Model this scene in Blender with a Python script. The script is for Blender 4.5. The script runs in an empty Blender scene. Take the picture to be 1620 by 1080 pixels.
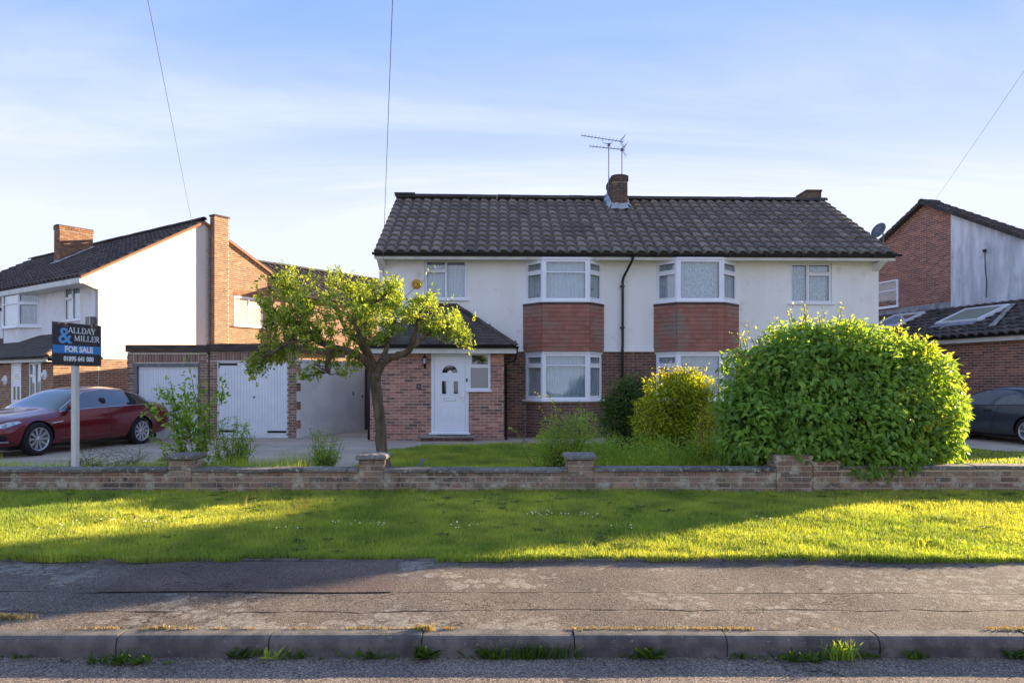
import bpy, bmesh, math, random
import numpy as np
from mathutils import Vector, Matrix
from mathutils.bvhtree import BVHTree

random.seed(7); rng = np.random.default_rng(11)
SC = bpy.context.scene
COL = SC.collection
R = math.radians
CAMZ = 1.54; FP = 1080.0; HY = 600.0

# ------------------------------------------------------------------ camera, world, sun, exposure
cam = bpy.data.cameras.new('camera'); camo = bpy.data.objects.new('camera', cam); COL.objects.link(camo)
camo.location = (0, 0, CAMZ); camo.rotation_euler = (R(90), 0, 0)
cam.lens = 24; cam.sensor_width = 36; cam.shift_y = 60/1620; cam.clip_end = 2000; cam.clip_start = .05
SC.camera = camo

SUN_EL, SUN_AZ = 10.7, 59.0      # azimuth measured from +Y towards +X
world = bpy.data.worlds.new('World'); SC.world = world; world.use_nodes = True
wn = world.node_tree; wn.nodes.clear()
def WN(t, **k):
    n = wn.nodes.new(t)
    for a, b in k.items(): setattr(n, a, b)
    return n
wo = WN('ShaderNodeOutputWorld'); wb = WN('ShaderNodeBackground')
sky = WN('ShaderNodeTexSky', sky_type='NISHITA'); sky.sun_disc = False
sky.sun_elevation = R(SUN_EL); sky.sun_rotation = R(SUN_AZ); sky.air_density = 1.0; sky.dust_density = 1.6; sky.ozone_density = 2.0
wb.inputs['Strength'].default_value = 0.098
# thin high cloud: direction -> flat cloud layer coordinates
tc = WN('ShaderNodeTexCoord'); sep = WN('ShaderNodeSeparateXYZ'); wn.links.new(tc.outputs['Generated'], sep.inputs[0])
def wmath(op, a, b=None, c=None, clamp=False):
    n = WN('ShaderNodeMath', operation=op); n.use_clamp = clamp
    for i, v in enumerate((a, b, c)):
        if v is None: continue
        if isinstance(v, (int, float)): n.inputs[i].default_value = v
        else: wn.links.new(v, n.inputs[i])
    return n.outputs[0]
zc = wmath('MAXIMUM', sep.outputs[2], 0.0); zz = wmath('ADD', zc, 0.14)
cx_ = wmath('DIVIDE', sep.outputs[0], zz); cy_ = wmath('DIVIDE', sep.outputs[1], zz)
comb = WN('ShaderNodeCombineXYZ'); wn.links.new(wmath('MULTIPLY', cx_, .30), comb.inputs[0]); wn.links.new(cy_, comb.inputs[1])
nz = WN('ShaderNodeTexNoise'); nz.inputs['Scale'].default_value = 1.15; nz.inputs['Detail'].default_value = 9; nz.inputs['Roughness'].default_value = .62; nz.inputs['Distortion'].default_value = .5
wn.links.new(comb.outputs[0], nz.inputs['Vector'])
nz2 = WN('ShaderNodeTexNoise'); nz2.inputs['Scale'].default_value = .5; nz2.inputs['Detail'].default_value = 3
wn.links.new(comb.outputs[0], nz2.inputs['Vector'])
cl = wmath('ADD', wmath('MULTIPLY', nz.outputs[0], .62), wmath('MULTIPLY', nz2.outputs[0], .45))
mr = WN('ShaderNodeMapRange'); mr.interpolation_type = 'SMOOTHSTEP'
mr.inputs['From Min'].default_value = .47; mr.inputs['From Max'].default_value = .66; mr.inputs['To Min'].default_value = 0; mr.inputs['To Max'].default_value = .55
wn.links.new(cl, mr.inputs['Value'])
# clouds thicken towards the horizon
hz = WN('ShaderNodeMapRange'); hz.interpolation_type = 'SMOOTHSTEP'; hz.inputs['From Min'].default_value = .13; hz.inputs['From Max'].default_value = .49
hz.inputs['To Min'].default_value = .96; hz.inputs['To Max'].default_value = 0.0
wn.links.new(zc, hz.inputs['Value'])
hz2 = WN('ShaderNodeMapRange'); hz2.interpolation_type = 'SMOOTHSTEP'; hz2.inputs['From Min'].default_value = .36; hz2.inputs['From Max'].default_value = .50
hz2.inputs['To Min'].default_value = 1; hz2.inputs['To Max'].default_value = 0.45
wn.links.new(zc, hz2.inputs['Value'])
cov = wmath('MAXIMUM', wmath('MULTIPLY', mr.outputs[0], hz2.outputs[0]), hz.outputs[0])
cov = wmath('MINIMUM', wmath('ADD', hz.outputs[0], wmath('MULTIPLY', wmath('MULTIPLY', mr.outputs[0], hz2.outputs[0]), .8)), .93)
tint = WN('ShaderNodeMixRGB', blend_type='MULTIPLY'); tint.inputs[0].default_value = 1
wn.links.new(sky.outputs[0], tint.inputs[1]); tint.inputs[2].default_value = (1.55, 1.42, 1.42, 1)
cap = WN('ShaderNodeMixRGB', blend_type='DARKEN'); cap.inputs[0].default_value = 1; wn.links.new(tint.outputs[0], cap.inputs[1]); cap.inputs[2].default_value = (.78, 1.30, 2.95, 1)
mx = WN('ShaderNodeMixRGB'); wn.links.new(cov, mx.inputs[0]); wn.links.new(cap.outputs[0], mx.inputs[1])
mx.inputs[2].default_value = (2.35, 2.48, 3.0, 1)
wn.links.new(mx.outputs[0], wb.inputs['Color']); wn.links.new(wb.outputs[0], wo.inputs[0])

sl = bpy.data.lights.new('sun', 'SUN'); sl.energy = 5.0; sl.angle = R(.55); sl.color = (1, .80, .54)
so = bpy.data.objects.new('sun', sl); COL.objects.link(so)
sd = Vector((math.sin(R(SUN_AZ))*math.cos(R(SUN_EL)), math.cos(R(SUN_AZ))*math.cos(R(SUN_EL)), math.sin(R(SUN_EL))))
so.rotation_euler = (-sd).to_track_quat('-Z', 'Y').to_euler(); so.location = sd*60
SC.view_settings.view_transform = 'Standard'; SC.view_settings.look = 'None'; SC.view_settings.gamma = 1; SC.view_settings.use_curve_mapping = False
SC.view_settings.exposure = 2.06
SC.cycles.max_bounces = 8; SC.cycles.transparent_max_bounces = 12; SC.cycles.use_adaptive_sampling = True

# ------------------------------------------------------------------ materials
def C(r, g, b):
    f = lambda v: (v/255/12.92) if v/255 <= .04045 else ((v/255+.055)/1.055)**2.4
    return (f(r), f(g), f(b), 1)
class NT:
    def __init__(s, name):
        s.m = bpy.data.materials.new(name); s.m.use_nodes = True; s.t = s.m.node_tree; s.t.nodes.clear()
        s.out = s.t.nodes.new('ShaderNodeOutputMaterial'); s.b = s.t.nodes.new('ShaderNodeBsdfPrincipled')
        s.L(s.b.outputs[0], s.out.inputs[0])
        s.pos = s.t.nodes.new('ShaderNodeNewGeometry')
    def L(s, a, b): s.t.links.new(a, b)
    def N(s, t, ins=None, **k):
        n = s.t.nodes.new(t)
        for a, b in k.items(): setattr(n, a, b)
        for a, b in (ins or {}).items():
            if hasattr(b, 'is_output') or isinstance(b, bpy.types.NodeSocket): s.L(b, n.inputs[a])
            else: n.inputs[a].default_value = b
        return n
    def math(s, op, a, b=0., c=None, clamp=False):
        n = s.N('ShaderNodeMath', {0: a, 1: b}, operation=op); n.use_clamp = clamp
        if c is not None:
            if isinstance(c, bpy.types.NodeSocket): s.L(c, n.inputs[2])
            else: n.inputs[2].default_value = c
        return n.outputs[0]
    def noise(s, scale, detail=5, rough=.6, vec=None, dist=0):
        return s.N('ShaderNodeTexNoise', {'Vector': vec or s.pos.outputs['Position'], 'Scale': scale, 'Detail': detail, 'Roughness': rough, 'Distortion': dist}).outputs[0]
    def ss(s, v, a, b, lo=0., hi=1.):
        n = s.N('ShaderNodeMapRange', {'Value': v, 'From Min': a, 'From Max': b, 'To Min': lo, 'To Max': hi}, interpolation_type='SMOOTHSTEP'); return n.outputs[0]
    def mix(s, f, a, b, mode='MIX'):
        return s.N('ShaderNodeMixRGB', {0: f, 1: a, 2: b}, blend_type=mode).outputs[0]
    def ramp(s, v, cols, const=False):
        n = s.N('ShaderNodeValToRGB', {0: v}); e = n.color_ramp.elements
        if const: n.color_ramp.interpolation = 'CONSTANT'
        while len(e) < len(cols): e.new(.5)
        for i, c in enumerate(cols): e[i].position = i/(len(cols) if const else len(cols)-1); e[i].color = c
        return n.outputs[0]
    def scaled(s, v):
        return s.N('ShaderNodeMapping', {'Vector': s.pos.outputs['Position'], 'Scale': v}).outputs[0]
def mat(name, c, c2=None, ns=4., nd=6, rough=.8, bump=0., bs=60., rnd=None, spots=(), rvar=(.80, 1.18), spec=.4, metal=0., coat=0., stretch=None, transl=0., tintattr=False, mott=0.):
    """c..c2 mottled by noise; rnd: list of colours picked per piece; spots: (colour, scale, threshold, softness)"""
    t = NT(name); P = t.scaled(stretch) if stretch else None
    if tintattr:
        a = t.N('ShaderNodeAttribute', attribute_name='tint').outputs['Fac']
        col = t.ramp(a, [c, c2])
        if mott: col = t.mix(t.ss(t.noise(ns, 3), .3, .7), t.mix(1., col, (1-mott, 1-mott*.8, 1-mott, 1), 'MULTIPLY'), t.mix(1., col, (1+mott, 1+mott*.8, 1, 1), 'MULTIPLY'))
    elif rnd:
        oi = t.N('ShaderNodeObjectInfo').outputs['Random']
        v = t.math('FRACT', t.math('ADD', t.pos.outputs['Random Per Island'], t.math('MULTIPLY', oi, 7.31)))
        col = t.ramp(v, rnd)
        v2 = t.math('FRACT', t.math('MULTIPLY', v, 17.3))
        col = t.mix(1., col, t.ramp(v2, [(rvar[0],)*3+(1,), (rvar[1],)*3+(1,)]), 'MULTIPLY')
        n = t.noise(ns, nd, vec=P)
        col = t.mix(1., col, t.ramp(n, [(.62, .62, .62, 1), (.9, .9, .9, 1), (1.2, 1.2, 1.2, 1)]), 'MULTIPLY')
    else:
        n = t.noise(ns, nd, vec=P)
        col = t.mix(t.ss(n, .32, .68), c, c2 or c)
    for (sc_, ssc, th, so_) in spots:
        f = t.ss(t.noise(ssc, 5, .65), th, th+so_)
        col = t.mix(f, col, sc_)
    t.L(col, t.b.inputs['Base Color'])
    t.b.inputs['Roughness'].default_value = rough; t.b.inputs['Specular IOR Level'].default_value = spec
    t.b.inputs['Metallic'].default_value = metal; t.b.inputs['Coat Weight'].default_value = coat
    if bump:
        bn = t.N('ShaderNodeBump', {'Height': t.noise(bs, 6, .65, vec=P), 'Strength': bump, 'Distance': .02})
        t.L(bn.outputs[0], t.b.inputs['Normal'])
    if transl:
        tr = t.N('ShaderNodeBsdfTranslucent', {'Color': t.mix(1., col, (2.4, 1.95, .75, 1), 'MULTIPLY')})
        ms = t.N('ShaderNodeMixShader', {0: transl, 1: t.b.outputs[0], 2: tr.outputs[0]})
        t.L(ms.outputs[0], t.out.inputs[0])
    return t.m

W_ = (.8, .8, .8, 1)
M = {}
M['render'] = mat('white_render', C(243, 241, 236), C(236, 233, 226), 1.3, 7, .85, .25, 120, spots=[(C(214, 209, 198), 2.6, .54, .25), (C(198, 194, 184), 7, .64, .2)], stretch=(1.6, 1.6, .25))
M['render_l'] = mat('cream_render', C(214, 203, 190), C(204, 193, 180), .8, 6, .85, .2, 120, spots=[(C(196, 184, 168), 2.0, .58, .25)], stretch=(1.6, 1.6, .3))
M['render_g'] = mat('grey_stained_render', C(234, 235, 236), C(190, 192, 195), 1.6, 7, .9, .2, 90, spots=[(C(155, 158, 161), 1.2, .55, .25)], stretch=(2.2, 2.2, .35))
M['garage_render'] = mat('pale_painted_render', C(236, 237, 239), C(220, 222, 224), 1.5, 6, .85, .25, 70)
M['upvc'] = mat('white_plastic', C(238, 239, 242), C(232, 234, 238), 3, 3, .35, 0, spec=.5)
M['paint'] = mat('white_gloss_paint', C(232, 233, 236), C(222, 224, 228), 2, 4, .4, .03, 80)
M['fascia'] = mat('off_white_board', C(226, 224, 214), C(208, 205, 195), 3, 6, .6, .05, 60)
M['black'] = mat('black_plastic', C(26, 28, 30), C(38, 40, 42), 6, 4, .35)
M['tile'] = mat('dark_concrete_tile', None, rnd=[C(128, 115, 102), C(145, 131, 115), C(119, 107, 95), C(154, 139, 122)], c2=None, ns=7, rough=.9, bump=.5, bs=90, spots=[(C(152, 146, 127), 22, .64, .08), (C(105, 98, 60), 5, .66, .15), (C(44, 41, 38), 3, .62, .2)])
M['tile_b'] = mat('brown_concrete_tile', None, rnd=[C(80, 71, 66), C(104, 91, 84), C(69, 63, 61)], ns=7, rough=.9, bump=.5, bs=90, spots=[(C(169, 163, 152), 14, .66, .07)])
M['tile_flat'] = mat('plain_dark_tile', None, rnd=[C(74, 66, 63), C(91, 84, 78), C(83, 75, 69)], ns=7, rough=.9, bump=.4, bs=90, spots=[(C(166, 164, 155), 26, .70, .05)])
M['ridge'] = mat('ridge_tile', None, rnd=[C(64, 60, 57), C(80, 76, 70)], ns=6, rough=.9, bump=.5, bs=70, spots=[(C(140, 138, 124), 16, .64, .08)])
M['redtile'] = mat('red_clay_tile', None, rvar=(.92, 1.07), rnd=[C(153, 101, 86), C(166, 112, 96), C(160, 107, 92)], ns=2.5, rough=.85, bump=.3, bs=90, spots=[(C(139, 120, 108), 1.9, .46, .2), (C(180, 125, 108), 9, .64, .1)])
M['mortar'] = mat('mortar', C(213, 197, 176), C(187, 172, 152), 12, 6, .95, .4, 160)
M['mortar_d'] = mat('dark_mortar', C(166, 151, 135), C(140, 126, 113), 12, 6, .95, .4, 160)
M['br_porch'] = mat('porch_brick', None, rnd=[C(171, 118, 102), C(192, 137, 119), C(154, 108, 97), C(126, 96, 90), C(202, 149, 128), C(180, 123, 107)], ns=30, rough=.9, bump=.5, bs=120)
M['br_main'] = mat('brown_brick', None, rnd=[C(124, 89, 76), C(105, 79, 71), C(145, 103, 87), C(114, 82, 71), C(93, 75, 69)], ns=30, rough=.9, bump=.5, bs=120)
M['br_left'] = mat('orange_brick', None, rnd=[C(158, 114, 82), C(142, 103, 78), C(168, 124, 91), C(128, 95, 78), C(154, 110, 76)], ns=24, rough=.9, bump=.4, bs=120)
M['br_garage'] = mat('grey_brown_brick', None, rnd=[C(145, 113, 97), C(119, 96, 86), C(166, 131, 113), C(133, 103, 90)], ns=26, rough=.9, bump=.4, bs=120)
M['br_right'] = mat('red_brown_brick', None, rnd=[C(167, 110, 92), C(142, 96, 85), C(183, 124, 103), C(127, 92, 85), C(156, 103, 87)], ns=26, rough=.9, bump=.4, bs=120, spots=[(C(201, 191, 177), 1.7, .70, .06)])
M['br_chim'] = mat('sooty_brick', None, rnd=[C(109, 86, 72), C(88, 73, 64), C(130, 103, 84), C(96, 80, 70)], ns=20, rough=.95, bump=.5, bs=100, spots=[(C(69, 63, 55), 3, .52, .2)])
M['br_wall'] = mat('weathered_wall_brick', None, rnd=[C(174, 137, 115), C(150, 126, 109), C(185, 150, 124), C(161, 139, 118), C(133, 115, 103), C(174, 128, 109)], ns=34, nd=8, rough=.95, bump=.9, bs=90,
    spots=[(C(197, 187, 165), 5, .50, .14), (C(94, 85, 77), 4, .56, .12), (C(213, 206, 191), 26, .62, .06), (C(139, 137, 100), 3.2, .60, .15)])
M['cope'] = mat('lichened_coping', None, rnd=[C(118, 112, 104), C(136, 130, 122), C(104, 98, 92)], ns=12, nd=8, rough=.95, bump=1., bs=60, spots=[(C(186, 183, 174), 22, .56, .07), (C(72, 68, 62), 11, .60, .1)])
M['lead'] = mat('lead_flashing', C(150, 156, 166), C(104, 110, 120), 5, 6, .5, .2, 30, spec=.6, metal=.3)
M['lead_w'] = mat('pale_flashing', C(188, 192, 198), C(150, 155, 162), 8, 6, .55, .5, 22, spots=[(C(110, 112, 116), 9, .6, .1)])
M['felt'] = mat('dark_fascia_board', C(66, 56, 50), C(92, 78, 70), 3, 8, .85, .3, 50, stretch=(1, 1, 5))
M['concrete'] = mat('drive_concrete', C(191, 173, 152), C(167, 151, 134), 1.2, 8, .95, .35, 90, spots=[(C(113, 105, 96), 2.4, .60, .2), (C(193, 181, 165), 8, .64, .1)])
M['stepslab'] = mat('step_slab', C(160, 154, 146), C(136, 130, 122), 5, 8, .9, .4, 70)
M['soil'] = mat('soil', C(84, 74, 54), C(66, 66, 40), 3, 8, 1, .6, 40)
M['lawnsoil'] = mat('lawn_soil', C(58, 76, 30), C(74, 84, 38), 2, 8, 1, .6, 40)
M['ground'] = mat('far_ground', C(86, 92, 62), C(104, 104, 80), .5, 6, 1)
M['curtain'] = mat('net_curtain', C(206, 212, 218), C(178, 186, 194), 9, 4, .9, .3, 60, stretch=(6, 6, .5))
M['lace'] = mat('lace_curtain', C(216, 220, 224), C(150, 160, 168), 26, 3, .9, .3, 80, stretch=(1.6, 1.6, 1))
M['curtain_d'] = mat('grey_curtain', C(206, 208, 212), C(160, 162, 168), 9, 4, .9, .3, 60, stretch=(8, 8, .4))
M['blind'] = mat('patterned_glass_backing', C(150, 148, 132), C(122, 120, 104), 24, 3, .9)
M['room'] = mat('dark_room', C(74, 70, 58), C(48, 46, 40), 3, 4, .9)
M['metal'] = mat('grey_metal', C(120, 122, 126), C(98, 100, 104), 8, 3, .45, metal=.7)
M['chrome'] = mat('chrome', C(225, 226, 230), C(215, 216, 220), 8, 2, .12, metal=1)
M['alloy'] = mat('silver_alloy', C(200, 200, 204), C(182, 182, 186), 8, 2, .3, metal=.75)
M['tyre'] = mat('tyre_rubber', C(26, 26, 28), C(36, 36, 38), 9, 4, .85)
M['redcar'] = mat('dark_red_car_paint', C(118, 14, 26), C(108, 12, 24), 3, 2, .28, metal=.35, coat=1.)
M['darkcar'] = mat('dark_blue_grey_car_paint', C(62, 72, 82), C(56, 66, 76), 3, 2, .28, metal=.4, coat=1.)
M['carglass_m'] = mat('greenish_glass', C(52, 60, 56), C(38, 44, 42), 2.4, 4, .05, spec=1., coat=1.)
M['carglass'] = mat('tinted_glass', C(26, 32, 34), C(34, 40, 42), 3, 2, .04, spec=1., coat=1.)
M['carglass_l'] = mat('pale_reflecting_glass', C(78, 92, 104), C(64, 78, 90), 2.4, 4, .05, spec=1., coat=1.)
M['carblack'] = mat('black_car_trim', C(16, 17, 18), C(22, 22, 24), 3, 2, .5)
M['lamp'] = mat('headlamp_glass', C(205, 210, 216), C(120, 126, 134), 14, 2, .08, spec=.9, coat=1.)
M['bark'] = mat('tree_bark', C(126, 108, 90), C(77, 66, 54), 9, 8, .95, 1., 34, stretch=(1, 1, .22), spots=[(C(118, 118, 96), 8, .62, .1)])
M['twig'] = mat('twig_bark', C(108, 88, 66), C(74, 62, 46), 10, 4, .9)
M['stem'] = mat('green_stem', C(112, 112, 62), C(96, 84, 54), 10, 4, .9)
M['signdark'] = mat('charcoal_board', C(62, 60, 62), C(58, 56, 58), 2, 3, .5)
M['signblue'] = mat('blue_board_print', C(66, 136, 204), C(64, 132, 200), 2, 3, .5)
M['signtext'] = mat('white_lettering', C(238, 240, 242), C(238, 240, 242), 2, 2, .5)
M['signamp'] = mat('light_blue_lettering', C(104, 164, 222), C(104, 164, 222), 2, 2, .5)
M['post'] = mat('white_wood_post', C(222, 218, 210), C(196, 190, 180), 4, 7, .6, .1, 60, stretch=(1, 1, .2))
M['alarm'] = mat('yellow_plastic', C(216, 160, 44), C(206, 150, 40), 4, 2, .4)
M['alarmtext'] = mat('brown_print', C(96, 60, 20), C(96, 60, 20), 4, 2, .5)
M['wood'] = mat('old_wood', C(120, 100, 78), C(96, 80, 62), 10, 5, .8)
def leafm(n, a, b, tr=.42, rough=.5, mott=.18, ns=2.2): return mat(n, a, b, ns, 3, rough, spec=.3, transl=tr, tintattr=True, mott=mott)
M['l_apple'] = leafm('apple_leaf', C(96, 124, 55), C(165, 183, 90))
M['l_big'] = leafm('broad_shrub_leaf', C(82, 115, 57), C(142, 176, 85), .42)
M['l_sunlit_tip'] = leafm('sunlit_young_shoot_leaf', C(112, 138, 56), C(176, 184, 84), .5)  # young tips, with sunlit yellow also put into the leaf colour
M['l_sap'] = leafm('sapling_leaf', C(86, 124, 48), C(146, 176, 84))
M['l_dark'] = leafm('dark_shrub_leaf', C(51, 77, 35), C(91, 118, 53), .25)
M['l_gold'] = leafm('golden_shrub_leaf', C(110, 134, 26), C(206, 196, 40), .45)
M['l_goldgreen'] = leafm('golden_green_leaf', C(89, 110, 31), C(178, 191, 51), .35)
M['l_fine'] = leafm('fine_shrub_leaf', C(94, 129, 50), C(153, 181, 80), .4)
M['l_yel'] = leafm('yellow_tip_leaf', C(160, 166, 56), C(214, 208, 84), .45)
M['grass'] = leafm('lawn_grass', C(105, 140, 60), C(182, 187, 94), .32, .6, .3, 1.6)
M['grass2'] = leafm('rough_grass', C(103, 139, 49), C(172, 187, 87), .4)
M['weed'] = leafm('gutter_weed', C(48, 74, 22), C(93, 119, 41), .35)
M['straw'] = leafm('dry_grass', C(127, 115, 77), C(158, 143, 95), .2)
M['petal'] = mat('white_petal', C(240, 240, 238), C(232, 232, 230), 4, 2, .7, transl=.3)
M['bluepetal'] = mat('bluebell_petal', C(120, 116, 206), C(140, 136, 220), 4, 2, .7)
M['yelpetal'] = mat('yellow_petal', C(226, 200, 40), C(236, 210, 60), 4, 2, .7)

def glassmat():
    t = NT('window_glass'); fr = t.math('POWER', t.N('ShaderNodeLayerWeight', {'Blend': .5}).outputs['Facing'], 4.0)
    g = t.N('ShaderNodeBsdfGlossy', {'Color': (.95, .97, 1, 1), 'Roughness': .02})
    wv = t.N('ShaderNodeBump', {'Height': t.noise(1.4, 2), 'Strength': .05, 'Distance': .05}); t.L(wv.outputs[0], g.inputs['Normal'])
    tr = t.N('ShaderNodeBsdfTransparent', {'Color': (.90, .94, .95, 1)})
    f = t.math('ADD', t.math('MULTIPLY', fr, .9), .09, clamp=True)
    ms = t.N('ShaderNodeMixShader', {0: f, 1: tr.outputs[0], 2: g.outputs[0]}); t.L(ms.outputs[0], t.out.inputs[0]); return t.m
M['glass'] = glassmat()

def asphalt(name, base, lo, lichen=0., lines=False, agg=190.):
    t = NT(name); P = t.pos.outputs['Position']; sx = t.N('ShaderNodeSeparateXYZ', {0: P})
    vor = t.N('ShaderNodeTexVoronoi', {'Vector': P, 'Scale': agg}).outputs['Color']
    v = t.N('ShaderNodeSeparateColor', {0: vor}).outputs[0]
    col = t.mix(t.ss(v, 0, 1), lo, base)
    col = t.mix(t.ss(v, .90, .98, 0, .75), col, C(196, 182, 166))
    col = t.mix(t.ss(t.noise(1.3, 6), .35, .7), col, t.mix(1., col, (.74, .74, .76, 1), 'MULTIPLY'))
    h = t.noise(agg*.8, 3)
    if lichen:
        big = t.noise(.9, 2)
        # round lichen blotches: voronoi cells, warped
        wv = t.N('ShaderNodeTexNoise', {'Vector': P, 'Scale': 9., 'Detail': 4.}).outputs['Color']
        pv = t.N('ShaderNodeVectorMath', {0: P, 1: t.N('ShaderNodeVectorMath', {0: wv, 'Scale': .12}, operation='SCALE').outputs[0]}, operation='ADD').outputs[0]
        vd = t.N('ShaderNodeTexVoronoi', {'Vector': pv, 'Scale': 9., 'Randomness': 1.}).outputs['Distance']
        left = t.ss(sx.outputs[0], -2.6, 3.5, 1, .55)
        thr = t.math('MULTIPLY', t.ss(big, .42, .62), t.math('MULTIPLY', left, .36*lichen))
        f = t.math('MULTIPLY', t.ss(t.math('SUBTRACT', vd, thr), -.05, .03, 1, 0), t.ss(t.noise(34, 6, .8), .38, .62, .0, .8))
        col = t.mix(f, col, C(172, 166, 154))
        vd2 = t.N('ShaderNodeTexVoronoi', {'Vector': pv, 'Scale': 22.}).outputs['Distance']
        f2 = t.math('MULTIPLY', t.math('LESS_THAN', vd2, t.math('MULTIPLY', t.ss(t.noise(1.7, 3), .5, .7), .3)), .7)
        col = t.mix(f2, col, C(150, 148, 140))
    hgt = t.math('MULTIPLY', h, .5)
    # broad staining and fine meandering cracks
    col = t.mix(t.ss(t.noise(.55, 7, .7), .40, .66, 0, .8), col, t.mix(1., col, (.66, .66, .68, 1), 'MULTIPLY'))
    cn = t.N('ShaderNodeTexNoise', {'Vector': P, 'Scale': .9, 'Detail': 7., 'Roughness': .62, 'Distortion': .7}).outputs[0]
    ck = t.math('MULTIPLY', t.ss(t.math('ABSOLUTE', t.math('SUBTRACT', cn, .5)), .0015, .0045, 1, 0), t.ss(t.noise(.8, 2), .50, .60))
    col = t.mix(t.math('MULTIPLY', ck, .8), col, C(38, 36, 34)); hgt = t.math('SUBTRACT', hgt, ck)
    if lines:
        for (y0, amp, wd, sl_) in lines:
            w = t.math('ADD', sx.outputs[1], t.math('MULTIPLY', t.math('SUBTRACT', t.N('ShaderNodeTexNoise', {'Vector': t.scaled((1.2, .01, 1)), 'Scale': 1., 'Detail': 6.}).outputs[0], .5), amp))
            w = t.math('ADD', w, t.math('MULTIPLY', sx.outputs[0], sl_))
            dd = t.math('ABSOLUTE', t.math('SUBTRACT', w, y0))
            k = t.ss(dd, wd*.3, wd, 1, 0)
            k = t.math('MULTIPLY', k, t.ss(t.noise(2.2, 5), .40, .60, .12, 1))
            col = t.mix(t.math('MULTIPLY', k, .85), col, C(34, 32, 32)); hgt = t.math('SUBTRACT', hgt, t.math('MULTIPLY', k, 1.2))
    t.L(col, t.b.inputs['Base Color']); t.b.inputs['Roughness'].default_value = .95; t.b.inputs['Specular IOR Level'].default_value = .15
    bn = t.N('ShaderNodeBump', {'Height': hgt, 'Strength': 1., 'Distance': .02}); t.L(bn.outputs[0], t.b.inputs['Normal'])
    return t.m
M['pave'] = asphalt('old_pavement_tarmac', C(156, 141, 126), C(78, 72, 66), 2.1, [(4.95, .16, .013, 0.006), (4.56, .26, .020, -0.004)])
M['patch'] = asphalt('newer_tarmac_patch', C(148, 128, 116), C(86, 76, 70), 0.0, agg=240)
M['road'] = asphalt('road_tarmac', C(176, 158, 141), C(88, 80, 73), 0.2, None, 150)
M['kerb'] = mat('kerb_concrete', C(124, 116, 108), C(84, 80, 76), 5, 8, .95, .6, 110, spots=[(C(150, 144, 134), 26, .62, .08), (C(52, 50, 48), 3, .58, .2)])

# ------------------------------------------------------------------ builders
def wmat(o):
    m_ = Matrix.Translation(o.location) @ o.rotation_euler.to_matrix().to_4x4()
    return (wmat(o.parent) @ m_) if o.parent else m_
def fin(o, parent=None, label=None, cat=None, group=None, kind=None):
    COL.objects.link(o)
    if parent is not None: o.parent = parent; o.location = -wmat(parent).translation   # meshes are laid out in world coordinates
    if label: o['label'] = label
    if cat: o['category'] = cat
    if group: o['group'] = group
    if kind: o['kind'] = kind
    return o
def empty(name, loc=(0, 0, 0), rz=0., **k):
    o = bpy.data.objects.new(name, None); o.location = loc; o.rotation_euler = (0, 0, rz); o.empty_display_size = .3
    return fin(o, None, **k)
def np_mesh(name, V, F, mats, smooth=False, tint=None, mi=None):
    me = bpy.data.meshes.new(name); V = np.asarray(V, np.float32); F = np.asarray(F, np.int32)
    me.vertices.add(len(V)); me.vertices.foreach_set('co', V.ravel())
    k = F.shape[1]; me.loops.add(F.size); me.loops.foreach_set('vertex_index', F.ravel())
    me.polygons.add(len(F)); me.polygons.foreach_set('loop_start', np.arange(0, F.size, k, dtype=np.int32)); me.polygons.foreach_set('loop_total', np.full(len(F), k, np.int32))
    me.polygons.foreach_set('use_smooth', np.full(len(F), bool(smooth)))
    if mi is not None: me.polygons.foreach_set('material_index', np.asarray(mi, np.int32))
    for m_ in (mats if isinstance(mats, (list, tuple)) else [mats]): me.materials.append(m_)
    if tint is not None:
        a = me.attributes.new('tint', 'FLOAT', 'POINT'); a.data.foreach_set('value', np.asarray(tint, np.float32))
    me.update(calc_edges=True); me.validate(); return me
class T2:
    """vertical plane: u along it (to the right seen from outside), v inward, z up. In the coordinates of whatever it is built in."""
    def __init__(s, x=0., y=0., a=0.): s.x, s.y, s.a = x, y, a; s.c, s.s = math.cos(a), math.sin(a)
    def __call__(s, u, v, z): return (s.x+u*s.c-v*s.s, s.y+u*s.s+v*s.c, z)
    def sub(s, u, v, a=0.):
        p = s(u, v, 0); return T2(p[0], p[1], s.a+a)
    def uz(s, px, py, v=0.):
        """u, z at which the sight line of photo pixel px,py meets plane v (only valid for world planes)"""
        d = (px-810)/FP
        # (x+u c - v s) = d*(y+u s+v c)
        u = (d*(s.y+v*s.c)-s.x+v*s.s)/(s.c-d*s.s)
        Y = s.y+u*s.s+v*s.c
        return u, CAMZ+(HY-py)/FP*Y
    def U(s, px, v=0.): return s.uz(px, 0, v)[0]
    def Z(s, px, py, v=0.): return s.uz(px, py, v)[1]
ID = T2()
def P3(px, py, D): return Vector(((px-810)/FP*D, D, CAMZ+(HY-py)/FP*D))
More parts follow.
